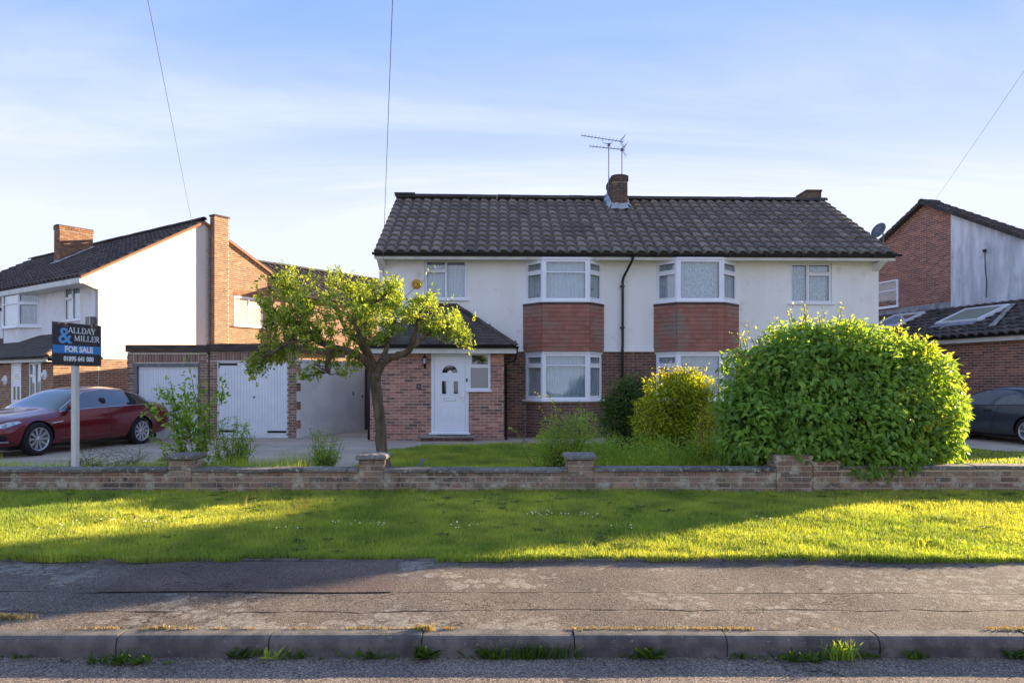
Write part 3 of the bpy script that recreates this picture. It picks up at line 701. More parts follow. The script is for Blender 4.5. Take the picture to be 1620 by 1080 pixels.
# soldier-ish drip band
B('drip_board', 'render', hl, H, (uL-.0, uP-.002, -.025, -.001, ZB-.02, ZB+.03)); B('drip_board', 'render', hr, H, (uP+.002, uR, -.025, -.001, ZB-.02, ZB+.03))
# windows in the render
z0, z1 = WL[2], WL[3]
window(hl, H, WL[0]+.003, WL[1]-.003, z0+.003, z1-.003, stile(WL[0], WL[1], z0, z1, 0, H.U(705.5), H.Z(700, 428.5), 'L'), (0, 1), .035, 'curtain', .06)
z0, z1 = WRt[2], WRt[3]
window(hr, H, WRt[0]+.003, WRt[1]-.003, z0+.003, z1-.003, stile(WRt[0], WRt[1], z0, z1, 0, H.U(1278.5), H.Z(1300, 433.5), 'R'), (1, 2), .035, 'lace', .06)
# roof -------------------------------------------------
def roofhalf(root, u0, u1, solo=300):
    vE = -ROH; zE = ZE+.0
    d = Vector(H(0, vR, ZRIDGE))-Vector(H(0, vE, zE)); Ls = d.length; S = d.normalized(); U = Vector(H(1, 0, 0))-Vector(H(0, 0, 0)); N = U.cross(S)
    b = MB(H); t_ = .05
    b.poly([(u0, vE, zE), (u1, vE, zE), (u1, vR, ZRIDGE), (u0, vR, ZRIDGE)]); zb = ZE-.35
    b.poly([(u0, vR, ZRIDGE), (u1, vR, ZRIDGE), (u1, DEP+.3, zb), (u0, DEP+.3, zb)])
    for uu in (u0, u1): b.poly([(uu, vE, zE), (uu, vR, ZRIDGE), (uu, DEP+.3, zb), (uu, DEP+.3, zb-.12), (uu, vR, ZRIDGE-.13), (uu, vE, zE-.13)])
    b.poly([(u0, vE, zE-.13), (u1, vE, zE-.13), (u1, vR, ZRIDGE-.13), (u0, vR, ZRIDGE-.13)])
    b.poly([(u0, vE, zE), (u1, vE, zE), (u1, vE, zE-.13), (u0, vE, zE-.13)])
    rf = b.build('roof', M['tile_flat'], root)
    nc = round((u1-u0)/.298); cw = (u1-u0)/nc; nr = 12; g = Ls/nr
    tiles(rf, H(u0, vE-.03, zE-.012), U, S, N, nc, nr, cw, g, pantile_unit(cw, g*1.18), 'tile', solo, jit=.005)
    return rf
rfL = roofhalf(hl, uL-.06, uP-.01); rfR = roofhalf(hr, uP+.01, uR+.22)
ridge(rfL, H(uL-.08, vR, ZRIDGE+.03), H(uP, vR, ZRIDGE+.0), r=.15); ridge(rfR, H(uP, vR, ZRIDGE-.0), H(uR+.24, vR, ZRIDGE-.02), r=.15)
b = MB(H); b.box(uL-.1, uL+.55, vR-.16, vR+.16, ZRIDGE+.11, ZRIDGE+.16); b.build('ridge_mortar', M['ridge'], rfL)
B('party_line_strip', 'tile_flat', rfR, ID) if False else None
# soffit, fascia, gutter
B('soffit', 'fascia', hl, H, (uL-.06, uP-.001, -ROH+.04, .0, ZE-.165, ZE-.140)); B('soffit', 'fascia', hr, H, (uP+.001, uR+.22, -ROH+.04, .0, ZE-.165, ZE-.140))
B('fascia_board', 'fascia', hl, H, (uL-.06, uP-.001, -ROH+.01, -ROH+.035, ZE-.20, ZE-.03)); B('fascia_board', 'fascia', hr, H, (uP+.001, uR+.22, -ROH+.01, -ROH+.035, ZE-.20, ZE-.03))
def gutter(parent, T, u0, u1, v, z, r=.055, m='black'):
    b = MB(T); n = 7; prof = [(math.cos(math.pi+math.pi*k/(n-1))*r, math.sin(math.pi+math.pi*k/(n-1))*r) for k in range(n)]
    prof2 = [(a*.86, c*.86) for a, c in prof[::-1]]; P_ = prof+prof2
    b.prism(P_, lambda q: (u0, v+q[0], z+q[1]), lambda q: (u1, v+q[0], z+q[1])); return b.build('gutter', M[m], parent)
gutter(hl, H, uL-.1, uP+.03, -ROH-.055, ZE-.045, .062); gutter(hr, H, uP+.032, uR+.34, -ROH-.055, ZE-.045, .05)
for k in range(7):
    u = uP+.5+k*.95
    B('gutter_bracket', 'black', hr, H, (u, u+.03, -ROH-.11, -ROH+.008, ZE-.115, ZE-.04))
# sloping soffit ends (kneelers)
for (u, s_, rt) in ((uL, -1, hl), (uR, 1, hr)):
    b = MB(H); a = u if s_ < 0 else u-.0
    b.prism([(-ROH+.0, ZE-.2), (-.0, ZE-.2), (0, ZE-.42), (-.12, ZE-.36)], lambda q: (u-s_*.0, q[0], q[1]), lambda q: (u-s_*.16, q[0], q[1])); b.build('eaves_kneeler', M['render'], rt)
# downpipe
zz = lambda px, py, v: H.uz(px, py, v)
a = zz(1001, 409, -ROH-.05); b1 = zz(986, 438, -.09); b2 = zz(985, 470, -.09)
b = MB(H); b.tube([(a[0], -ROH-.05, a[1]+.06), (a[0], -ROH-.05, a[1]-.02), (b1[0]+.01, -.1, b1[1]), (b2[0], -.09, b1[1]-.12), (b2[0], -.09, 2.5), (b2[0], -.06, 2.2), (b2[0], -.06, .0)], .036, 8); b.build('downpipe', M['black'], hl, smooth=True)
for z_ in (4.0, 2.9, 1.6, .6): B('pipe_clip', 'black', hl, H, (b2[0]-.06, b2[0]+.06, -.075 if z_ > 2.4 else -.05, -.002 if z_ > 2.4 else .028, z_, z_+.035))
# second pipe, porch corner
pu = H.U(583.5, -.85)
b = MB(H); b.tube([(pu, -.83, 2.55), (pu, -.83, 0.02)], .038, 8); b.build('downpipe', M['black'], hl, smooth=True)
# alarm box
ac = H.uz(659, 449.5)
b = MB(H); b.lathe([(.001, .065), (.10, .062), (.125, .045), (.13, 0)], 24, (ac[0], -.0, ac[1]), (0, -1, 0)); alarm = b.build('alarm_box', M['alarm'], hl, smooth=True)
def text(body, T, u, v, z, size, m, parent, align='CENTER', sx=1., bold=0., name='lettering', shear=0.):
    c = bpy.data.curves.new(name, 'FONT'); c.body = body; c.size = size; c.align_x = align; c.align_y = 'CENTER'; c.extrude = .002; c.offset = bold; c.resolution_u = 3
    o = bpy.data.objects.new('tmp', c); COL.objects.link(o); bpy.context.view_layer.update()
    me = bpy.data.meshes.new_from_object(o.evaluated_get(bpy.context.evaluated_depsgraph_get())); bpy.data.objects.remove(o)
    for w in me.vertices: w.co = Vector(T(u+w.co.x*sx, v-w.co.z, z+w.co.y))
    me.materials.clear(); me.materials.append(M[m]); o = bpy.data.objects.new(name, me); return fin(o, parent)
text('Yale', H, ac[0], -.066, ac[1], .1, 'alarmtext', alarm)
# cable at left corner
b = MB(H); b.tube([(uL+.12, -.015, ZE-.2), (uL+.10, -.02, ZE-.5), (uL+.14, -.02, ZE-.62), (uL+.11, -.015, ZE-.9), (uL+.11, -.015, 2.6)], .007, 4); b.build('cable', M['carblack'], hl)

# chimneys ---------------------------------------------
def stack(parent_root, T, u0, u1, v0, v1, z0, z1, m='br_chim', mm='mortar_d', cap=.035, solo=80, flaunch=True, oversail=2, nm='chimney'):
    b = MB(T); b.box(u0, u1, v0, v1, z0, z1); core = b.build(nm, M[mm], parent_root)
    w, d = u1-u0, v1-v0
    for (Tk, L) in ((T.sub(u0, v0, 0), w), (T.sub(u1, v0, R(90)), d), (T.sub(u0, v1, R(-90)), d), (T.sub(u1, v1, R(180)), w)):
        bricks(core, Tk, 0, L, z0, z1-.15*oversail/2, m, solo=solo, proud=.008, start=-.05)
        bricks(core, Tk, -.025, L+.025, z1-.15*oversail/2, z1, m, solo=0, proud=.03)
    if flaunch:
        b = MB(T); n = 6
        for k in range(n+1):
            t_ = k/n
        pts = [(u0-.03+(w+.06)*k/n, .05*math.sin(math.pi*k/n)**.6 if 0 < k < n else .0) for k in range(n+1)]
        b.prism([(q[0], z1+q[1]+.008) for q in pts]+[(u1+.03, z1-.0), (u0-.03, z1-.0)], lambda q: (q[0], v0-.03, q[1]+.004), lambda q: (q[0], v1+.03, q[1]+.004)); b.build('flaunching', M['felt'], core)
    return core
roofz = lambda v: ZE+(ZRIDGE-ZE)*(v+ROH)/(vR+ROH)
cv0 = 2.62; cu0, cu1 = H.U(968.5, cv0), H.U(992.5, cv0); cz1 = H.Z(980, 279, cv0)
ch = stack(hl, H, cu0, cu1, cv0, cv0+1.0, roofz(cv0)-.3, cz1)
def flash(parent, T, u0, u1, v0, v1, h=.2, sp=.14, slope=None, m='lead_w'):
    b = MB(T); n = 9
    zf = slope or roofz
    # front apron
    top = [(u0-.012+(u1-u0+.024)*k/n, v0-.012, zf(v0)+h+random.uniform(-.01, .01)) for k in range(n+1)]
    bot = [(u0-sp*.6+(u1-u0+sp*1.2)*k/n, v0-sp*1.1+random.uniform(-.03, .02), zf(v0-sp*1.1)+.085+random.uniform(-.01, .015)) for k in range(n+1)]
    mid = [(u0-.03+(u1-u0+.06)*k/n, v0-.02, zf(v0)+.09) for k in range(n+1)]
    for A_, B_ in ((top, mid), (mid, bot)):
        for k in range(n): b.poly([B_[k], B_[k+1], A_[k+1], A_[k]])
    for (u, s_) in ((u0, -1), (u1, 1)):
        m_ = 5
        t2 = [(u+s_*.013, v0-.01+(v1-v0)*k/m_, zf(v0+(v1-v0)*k/m_)+h*(1.15 if k % 2 else .9)) for k in range(m_+1)]
        b2 = [(u+s_*(sp+random.uniform(-.03, .02)), v0-sp*.8+(v1-v0+sp)*k/m_, zf(v0-sp*.8+(v1-v0+sp)*k/m_)+.085) for k in range(m_+1)]
        for k in range(m_): b.poly([b2[k], b2[k+1], t2[k+1], t2[k]])
    return b.build('lead_flashing', M[m], parent)
flash(ch, H, cu0, cu1, cv0, vR)
b = MB(H); dl = [H.uz(x_, y_, v_) for x_, y_, v_ in ((993, 352, 2.4), (1003, 378, 1.0), (1020, 400, -.4))]
b.tube([(cu1+.05, 2.5, roofz(2.5)+.12), (cu1+.14, 1.8, roofz(1.8)+.09), (cu1+.3, .9, roofz(.9)+.09), (cu1+.52, -.35, roofz(-.35)+.08)], .008, 4); b.build('cable', M['metal'], rfR)
c2v = 4.1; c2u0, c2u1 = H.U(1281, c2v), H.U(1299, c2v)
stack(hr, H, c2u0-.1, c2u1, c2v, c2v+.75, ZRIDGE-.5, H.Z(1290, 300, c2v), 'br_chim', solo=40, flaunch=False, oversail=1)
B('lead_flashing', 'lead_w', hr, H, (c2u0-.06, c2u1+.012, c2v-.014, c2v-.010, ZRIDGE-.2, ZRIDGE+.16))
# aerials ----------------------------------------------
def aerial(px, pyb, pyt, v, A_, B_, n_el, label, tilt):
    u, zt = H.uz(px, pyt, v); zb = H.Z(px, pyb, v)
    t = empty('tv_aerial', H(u, v, zb), label=label, cat='aerial', group='television aerials on the middle chimney')
    b = MB(H); b.tube([(u, v, zb-.25), (u, v, zt)], .017, 6); b.build('mast', M['metal'], t)
    a_, b_ = H.uz(*A_, v), H.uz(*B_, v); b = MB(H); b.tube([(a_[0], v, a_[1]), (b_[0], v, b_[1])], .012, 5); b.build('boom', M['metal'], t)
    for k in range(n_el):
        f = k/(n_el-1); uu, zz_ = a_[0]+(b_[0]-a_[0])*f, a_[1]+(b_[1]-a_[1])*f; h = .12+.06*f
        b = MB(H); b.tube([(uu, v-h, zz_+.012), (uu, v+h, zz_+.012)], .006, 4); b.build('element', M['metal'], t)
    b = MB(H); e = a_[0]+(b_[0]-a_[0])*.93; ze = a_[1]+(b_[1]-a_[1])*.93
    b.tube([(e, v, ze), (e+.14, v, ze+.17)], .01, 4); b.tube([(e, v, ze), (e+.12, v, ze-.2)], .01, 4)
    for q in range(4): b.tube([(e+.02+.04*q, v-.2, ze+.04+.045*q), (e+.02+.04*q, v+.2, ze+.04+.045*q)], .005, 4); b.tube([(e+.02+.035*q, v-.2, ze-.04-.05*q), (e+.02+.035*q, v+.2, ze-.04-.05*q)], .005, 4)
    b.build('reflector', M['metal'], t)
    b = MB(H); b.box(u-.04, u+.04, v-.03, v+.03, zt-.06, zt+.02); b.build('clamp', M['metal'], t)
    return t
t = aerial(963.2, 285, 228, cv0+.1, (920, 214.5), (986, 224.5), 13, 'tallest and longest television aerial on the left mast of the middle chimney', 0)
uu, z_ = H.uz(963.2, 228, cv0+.1)
b = MB(H); b.tube([(uu-.19, cv0+.1, z_+.13), (uu-.17, cv0+.1, z_+.03), (uu, cv0+.1, z_), (uu+.09, cv0+.1, z_+.02), (uu+.10, cv0+.1, z_+.08)], .01, 5); b.build('cradle', M['metal'], t)
aerial(984, 276, 236, cv0+.5, (933, 231.5), (988, 237), 11, 'shorter lower television aerial on the right mast of the middle chimney', 0)
# satellite dish ---------------------------------------
sv = 1.0; su, sz = H.uz(1392, 366, sv)
dish = empty('satellite_dish', H(su, sv, sz), label='grey satellite dish on the right-hand end of the tiled roof', cat='satellite dish')
b = MB(H); ax = Vector((-.82, -.3, .35)).normalized(); b.lathe([(.005, .0), (.10, .010), (.18, .035), (.235, .065), (.23, .073), (.165, .04), (.08, .018), (.004, .01)], 20, (su, sv, sz), ax, (0, 0, 1)); b.build('reflector', M['metal'], dish, smooth=True)
b = MB(H); b.tube([(su+.03, sv, sz), (su+.09, sv, sz-.05), (su+.1, sv, sz-.62)], .018, 6); b.build('mast', M['metal'], dish)
b = MB(H); b.tube([(su, sv, sz-.25), (su-.42, sv-.15, sz-.12)], .01, 5); b.box(su-.47, su-.39, sv-.18, sv-.12, sz-.16, sz-.08); b.build('receiver_arm', M['metal'], dish)

# PORCH -------------------------------------------------
PV = -.85   # porch front plane
PH = H.sub(0, PV)
pr0, pr1 = PH.U(583), PH.U(797)
def pr(px0, px1, py0, py1): 
    (a, z1), (b_, z0) = PH.uz(px0, py0), PH.uz(px1, py1); return (a, b_, z0, z1)
dr = pr(682, 741.5, 558, 686); wn_ = pr(741.5, 776, 558, 617); zpt = PH.Z(700, 552)
b = MB(PH); b.plate(pr0, pr1, -.1, zpt, [(dr[0], dr[1], dr[2], dr[3]), (wn_[0], wn_[1], wn_[2], wn_[3])], 0., .11, back=False)
b.poly([(pr1, 0, -.1), (pr1, -PV, -.1), (pr1, -PV, zpt), (pr1, 0, zpt)]); b.poly([(pr0, 0, -.1), (pr0, -PV, -.1), (pr0, -PV, zpt), (pr0, 0, zpt)])
pw = b.build('porch_wall', M['mortar'], hl)
bricks(pw, PH, pr0, pr1, -.03, zpt, 'br_porch', [(dr[0], dr[1], dr[2]-.02, 9), (wn_[0]-.01, wn_[1], wn_[2]-.03, 9)], solo=300)
bricks(pw, PH.sub(pr1, 0, R(90)), 0, -PV-.02, -.03, zpt, 'br_porch', solo=0)
# door frame, door
zs = dr[2]
b = MB(PH); f = .075; di = (dr[0]+f, dr[1]-f, zs+.07, dr[3]-f)
b.plate(dr[0], dr[1], zs, dr[3], [di], .01, .09); b.box(dr[0]-.05, dr[1]+.04, -.05, .012, zs-.012, zs+.03); b.build('door_frame', M['upvc'], hl, bevel=0)
dw = di[1]-di[0]; d0 = di[0]; dz0, dz1 = di[2], di[3]
def dp(px, py): return PH.uz(px, py)
g1 = pr(699, 706, 602.5, 623); g2 = pr(717.5, 724.5, 602.5, 623)
b = MB(PH); b.plate(di[0]+.004, di[1]-.004, dz0+.004, dz1-.004, [g1, g2], .032, .075); 
for q in (g1, g2): b.plate(q[0]-.028, q[1]+.028, q[2]-.028, q[3]+.028, [q], .022, .031)
for q in (pr(697, 710, 640, 665), pr(715.5, 728, 640, 665)):
    b.plate(q[0], q[1], q[2], q[3], [(q[0]+.015, q[1]-.015, q[2]+.015, q[3]-.015)], .024, .0315); b.box(q[0]+.035, q[1]-.035, .024, .0315, q[2]+.035, q[3]-.035)
q = pr(696, 728.5, 574, 594); b.plate(q[0], q[1], q[2], q[3], [(q[0]+.012, q[1]-.012, q[2]+.012, q[3]-.012)], .025, .0315)
door = b.build('front_door', M['upvc'], hl)
for q in (g1, g2): 
    b = MB(PH); b.box(q[0], q[1], .045, .05, q[2], q[3]); b.build('door_pane', M['carglass'], door)
cxd, czd = dp(711.8, 589.5); b = MB(PH); n = 14; ro, ri = .195, .062
for k in range(n):
    a0, a1 = math.pi*k/n, math.pi*(k+1)/n
    P_ = [(cxd+math.cos(a)*r_, czd+math.sin(a)*r_) for a, r_ in ((a0, ri), (a0, ro), (a1, ro), (a1, ri))]
    b.poly([(q[0], .0285, q[1]) for q in P_])
b.build('fanlight_pane', M['carglass'], door)
for (ra, rb) in ((ro, ro+.025), (ri-.03, ri)):
    b = MB(PH)
    for k in range(n):
        a0, a1 = math.pi*k/n, math.pi*(k+1)/n
        P_ = [(cxd+math.cos(a)*r_, czd+math.sin(a)*r_) for a, r_ in ((a0, ra), (a0, rb), (a1, rb), (a1, ra))]
        b.poly([(q[0], .022, q[1]) for q in P_]); b.poly([(P_[1][0], .022, P_[1][1]), (P_[1][0], .03, P_[1][1]), (P_[2][0], .03, P_[2][1]), (P_[2][0], .022, P_[2][1])])
    b.build('fanlight_bead', M['upvc'], door)
for k in (1, 2, 3, 4):
    a = math.pi*k/5; b = MB(PH); b.tube([(cxd+math.cos(a)*ri, .026, czd+math.sin(a)*ri), (cxd+math.cos(a)*ro, .026, czd+math.sin(a)*ro)], .004, 4); b.build('fanlight_bar', M['alloy'], door)
q = pr(702.5, 721, 629, 634.5); B('letterbox', 'chrome', door, PH, (q[0], q[1], .018, .031, q[2], q[3]), bevel=.004); B('letterbox_flap', 'upvc', door, PH, (q[0]+.02, q[1]-.02, .012, .017, q[2]+.016, q[3]-.016))
hx, hz_ = dp(733, 626); B('handle_plate', 'chrome', door, PH, (hx-.018, hx+.014, .018, .031, hz_-.12, hz_+.09)); B('handle_lever', 'chrome', door, PH, (hx-.12, hx+.005, -.012, .002, hz_-.01, hz_+.012), (hx-.01, hx+.005, .0, .02, hz_-.008, hz_+.008)); 
kx, kz = dp(711.5, 599.5); B('knocker', 'chrome', door, PH, (kx-.02, kx+.02, .01, .031, kz-.03, kz+.015), bevel=.005)
bx, bz = dp(738.5, 601); B('doorbell', 'metal', hl, PH, (bx-.022, bx+.022, -.01, .009, bz-.045, bz+.045), bevel=.005)
# porch window
a, c = wn_[0], wn_[1]; zt_ = PH.Z(750, 579.5)
ps = [(a+.075, c-.06, zt_+.05, wn_[3]-.055), (a+.05, c-.06, wn_[2]+.055, zt_-.035)]
window(hl, PH, a+.002, c, wn_[2]+.002, wn_[3]-.001, ps, (0,), .012, None, .04, back='room')
B('room_wall', 'room', hl, PH, (pr0+.1, pr1-.1, .75, .76, .2, zpt-.05))
# lantern, meter plate, step, mat
lx, lz = PH.uz(672.5, 571); 
b = MB(PH); b.lathe([(.03, -.11), (.05, -.09), (.035, -.08), (.055, -.075)], 8, (lx, -.11, lz)); b.lathe([(.06, .07), (.075, .075), (.03, .12), (.008, .14), (.006, .2)], 8, (lx, -.11, lz)); 
for k in range(4): b.tube([(lx+.05*math.cos(k*1.571+.8), -.11+.05*math.sin(k*1.571+.8), lz-.08), (lx+.062*math.cos(k*1.571+.8), -.11+.062*math.sin(k*1.571+.8), lz+.075)], .005, 4)
b.tube([(lx, 0, lz-.13), (lx, -.07, lz-.15), (lx, -.11, lz-.11)], .012, 5); b.box(lx-.03, lx+.03, -.012, -.001, lz-.19, lz-.07); lan = b.build('wall_lantern', M['carblack'], hl)
b = MB(PH); b.lathe([(.04, -.07), (.05, .07)], 8, (lx, -.11, lz)); b.build('lantern_glass', M['lamp'], lan)
mx_, mz_ = PH.uz(662.5, 611); B('number_plate', 'signdark', hl, PH, (mx_-.055, mx_+.055, -.012, -.006, mz_-.065, mz_+.065), bevel=.003); B('number_plate_face', 'metal', hl, PH, (mx_-.035, mx_+.035, -.02, -.0125, mz_-.035, mz_+.035))
sx0, sx1 = PH.U(664, -.35), PH.U(751, -.35)
st = MB(PH); st.box(sx0+.03, sx1-.03, -.36, -.012, -.06, .09); stp = st.build('door_step', M['mortar_d'], hl)
bricks(stp, PH.sub(0, -.36), sx0+.03, sx1-.03, -.06, .09, 'br_main', solo=60)
n = 4
for k in range(n):
    w_ = (sx1-sx0)/n; B('paving_slab', 'stepslab', stp, PH, (sx0+w_*k+.004, sx0+w_*(k+1)-.004, -.40, -.012, .092, .135), bevel=.005)
m0, m1 = PH.U(691, -.25), PH.U(738, -.25)
tag_ = MB(PH); tag_.box(m0, m1, -.30, -.06, .137, .152); tag_.build('door_mat', M['carblack'], None, label='black door mat on the step before the white front door', cat='mat')
# porch roof : lean-to with hipped ends
oh = .28; ezp = PH.Z(700, 546.5, -oh); ru0, ru1 = PH.U(580, -oh), PH.U(817, -oh)
ztp = H.Z(723, 486); ut1 = H.U(723); ut0 = ru0+(ru1-ut1)*.9
b = MB(H); e = PV-oh
Fp = [(ru0, e, ezp), (ru1, e, ezp), (ut1, -.002, ztp), (ut0, -.002, ztp)]
b.poly(Fp); b.poly([(ru1, e, ezp), (ru1, -.002, ezp), (ut1, -.002, ztp)]); b.poly([(ru0, e, ezp), (ut0, -.002, ztp), (ru0, -.002, ezp)]); b.poly([(ru0, e, ezp-.01), (ru0, -.002, ezp-.01), (ru1, -.002, ezp-.01), (ru1, e, ezp-.01)])
prf = b.build('porch_roof', M['tile_flat'], hl)
def slope_tiles(parent, T, poly4, cw, g, unit, m, solo, **k):
    """poly4 in T coords: eaves-left, eaves-right, top-right, top-left"""
    W = [Vector(T(*q)) for q in poly4]; U = (W[1]-W[0]).normalized(); Nn = U.cross(W[-1]-W[0]).normalized()
    if Nn.z < 0: Nn = -Nn
    S = Nn.cross(U).normalized()
    loc = [((w-W[0]).dot(U), (w-W[0]).dot(S)) for w in W]; mxs = max(l[1] for l in loc); Lw = loc[1][0]
    def ins(u, s_):
        c = False; n = len(loc)
        for i in range(n):
            x1, y1 = loc[i]; x2, y2 = loc[(i+1) % n]
            if (y1 > s_) != (y2 > s_) and u < (x2-x1)*(s_-y1)/(y2-y1)+x1: c = not c
        return c
    tiles(parent, W[0], U, S, Nn, max(1, round(Lw/cw)), max(1, round(mxs/g)), Lw/max(1, round(Lw/cw)), mxs/max(1, round(mxs/g)), unit, m, solo, ins, **k)
pu_ = flat_unit(.165, .14, .012)
slope_tiles(prf, H, Fp, .165, .115, pu_, 'tile_flat', 300, tilt=.07, stag=True)
slope_tiles(prf, H, [(ru1, e, ezp), (ru1, 0, ezp), (ut1, -.002, ztp)], .165, .115, pu_, 'tile_flat', 0, tilt=.03, stag=True)
ridge(prf, H(ru1+.0, e, ezp+.01), H(ut1, -.01, ztp+.03), m='tile_flat', r=.07, L=.3); ridge(prf, H(ru0, e, ezp+.01), H(ut0, -.01, ztp+.03), m='tile_flat', r=.07, L=.3)
B('lead_flashing', 'felt', prf, H, (ut0, ut1, -.03, -.004, ztp-.02, ztp+.10))
B('fascia_board', 'fascia', hl, PH, (ru0, ru1, -oh+.01, -oh+.03, ezp-.19, ezp-.035)); B('soffit', 'fascia', hl, PH, (ru0, ru1, -oh+.03, 0, ezp-.19, ezp-.17)); B('fascia_board', 'fascia', hl, H, (ru1-.02, ru1-.001, PV-oh+.03, -.01, ezp-.19, ezp-.035))
gutter(hl, PH, ru0-.03, ru1+.06, -oh-.045, ezp-.02, .05)
b = MB(H); b.tube([(ru1+.02, e+.0, ezp-.06), (ru1-.02, e+.25, ezp-.35), (pr1+.06, PV+.2, ezp-.45), (pr1+.06, PV+.1, -.02)], .03, 6); b.build('downpipe', M['black'], hl, smooth=True)

# ------------------------------------------------------------------ GARAGES (left)
GD = 18.6; GT = T2(0, GD, 0); gx = lambda px: (px-810)/FP*GD; gz = lambda py: CAMZ+(HY-py)/FP*GD
def soldier_row(parent, T, u0, u1, z0, z1, m, solo=60): bricks(parent, T, u0, u1, z0, z1, m, solo=solo, soldier=True, bl=z1-z0-.012)
# garage one: ribbed up-and-over door
g1_ = empty('garage', (gx(266), GD, 0), label='flat roofed brick garage with grey framed ribbed white door beside the parked red car', cat='garage', group='pair of brick garages')
a, c = gx(201), gx(328); d0_, d1_, dzt = gx(213), gx(313), gz(577)
b = MB(GT); b.plate(a, c, -.2, gz(557), [(d0_, d1_, -.2, dzt)], .02, .22); b.box(a, a+.2, .221, 6.0, -.2, gz(557)); b.box(a+.2, c-.05, 5.8, 6.0, -.2, gz(557)); core = b.build('garage_wall', M['mortar'], g1_)
GT2 = T2(0, GD+.02, 0)
bricks(core, GT2, a, c, -.14, gz(573), 'br_garage', [(gx(212), gx(313), -.3, 9)], solo=90, start=a); soldier_row(core, GT2, gx(211), gx(313), gz(573), gz(560), 'br_garage')
bricks(core, GT2, a, gx(210), gz(573), gz(558), 'br_garage', solo=20, start=a); bricks(core, GT2, gx(314), c, gz(573), gz(558), 'br_garage', solo=20)
bricks(core, T2(a, GD+6, R(-90)), 0, 6, 0, gz(558), 'br_garage', solo=0)
B('parapet_board', 'felt', g1_, GT, (a-.03, c-.005, -.03, 6.05, gz(556.5), gz(545.5)))
B('steel_frame', 'metal', g1_, GT, (d0_-.02, d0_+.06, -.0, .1, -.12, dzt+.04), (d1_-.0, d1_+.03, 0, .1, -.12, dzt+.04), (d0_+.061, d1_-.001, 0, .1, dzt-.04, dzt+.04))
dd = B('up_and_over_door', 'paint', g1_, GT, (d0_+.065, d1_-.004, .08, .11, -.09, dzt-.045)); n = 24; w_ = (d1_-d0_-.1)/n
for k in range(n): B('door_rib', 'paint', dd, GT, (d0_+.085+w_*k, d0_+.085+w_*(k+.72), .068, .0795, -.05, dzt-.08))
B('door_handle', 'carblack', dd, GT, ((d0_+d1_)/2-.06, (d0_+d1_)/2+.06, .03, .067, 1.02, 1.06))
# vent on pier, pipe
B('wall_vent', 'metal', g1_, GT, (gx(203), gx(208), -.005, .011, gz(603), gz(597)))
# garage two: side hung boarded doors
g2_ = empty('garage', (gx(398), GD, 0), label='flat roofed brick garage with boarded white double doors on black strap hinges', cat='garage', group='pair of brick garages')
a, c = gx(331.5), gx(469); d0_, d1_, dzt = gx(343), gx(454), gz(570)
splay = T2(gx(469), GD, math.atan2(21.72-18.6, -4.62+5.86))
SL = math.hypot(21.72-18.6, -4.62+5.86)
b = MB(GT); b.plate(a, c, -.2, gz(556), [(d0_, d1_, -.2, dzt)], .02, .22); b.box(a, a+.18, .221, 6.0, -.2, gz(556)); core = b.build('garage_wall', M['mortar'], g2_)
bricks(core, GT2, a, c, -.14, gz(570), 'br_garage', [(gx(343), gx(454), -.3, 9)], solo=110, start=a); soldier_row(core, GT2, gx(343), gx(470), gz(570), gz(556.5), 'br_garage')
bricks(core, GT2, a, gx(342.5), gz(570), gz(556.5), 'br_garage', solo=20)
B('parapet_board', 'felt', g2_, GT, (a, c+.01, -.05, 6.05, gz(555.5), gz(543.5)))
B('parapet_upstand', 'felt', g2_, GT, (gx(329), a-.002, -.06, .2, gz(560), gz(544)))
dd = B('garage_doors', 'paint', g2_, GT, (d0_+.03, d1_-.025, .075, .10, -.06, dzt-.035)); n = 22; w_ = (d1_-d0_-.07)/n
for k in range(n): B('door_board', 'paint', dd, GT, (d0_+.035+w_*k+.003, d0_+.035+w_*(k+1)-.003, .062, .0745, -.055, dzt-.06))
B('door_frame', 'paint', g2_, GT, (d0_, d0_+.028, .03, .12, -.1, dzt), (d1_-.024, d1_, .03, .12, -.1, dzt), (d0_+.0285, d1_-.0245, .03, .12, dzt-.032, dzt))
for (hx0, hx1, hy) in ((d0_+.02, gx(374), gz(576)), (d0_+.02, gx(372), gz(682)), (gx(422), d1_-.01, gz(683))):
    B('strap_hinge', 'carblack', dd, GT, (hx0, hx1, .050, .0615, hy-.028, hy+.028))
    e = hx0 if hx0 < gx(400) else hx1
    B('hinge_plate', 'carblack', dd, GT, (e-.03, e+.03, .046, .0495, hy-.10, hy+.10))
b = MB(GT); b.lathe([(.001, .03), (.022, .03), (.022, 0)], 10, (gx(401), .0615, gz(628)), (0, -1, 0)); b.build('lock', M['carblack'], dd)
# splayed painted side wall and the brick quoins of its corner
b = MB(splay); b.plate(0.02, SL, -.2, gz(571.5), [], 0, .2); b.box(.02, SL+.02, -.02, .23, gz(571.3), gz(571.3)+.05); sidew = b.build('painted_side_wall', M['garage_render'], g2_)
for k in range(0, 9):
    if k % 2 == 0: continue
    zz0 = -.05+k*.255
    B('quoin', 'br_garage', g2_, splay, (-.004, .16, -.018, -.002, zz0, zz0+.14), (-.002, .156, -.014, -.003, zz0+.15, zz0+.215)) if k < 9 else None
B('key_plate', 'metal', sidew, splay, (SL-.75, SL-.71, -.02, -.002, 1.05, 1.16)); B('side_latch', 'metal', sidew, splay, (SL-.28, SL-.22, -.035, -.002, 1.0, 1.04))
gg = empty('side_gate', (P3(581, 690, 20.6).x, 20.6, 0), label='dark narrow gate between the painted garage wall and the brick porch', cat='gate')
gt0 = T2(P3(577, 0, 21.5).x, 21.5, 0)
for k in range(8): B('gate_board', 'carblack', gg, gt0, (k*.14, k*.14+.13, 0, .03, -.05, 1.95))
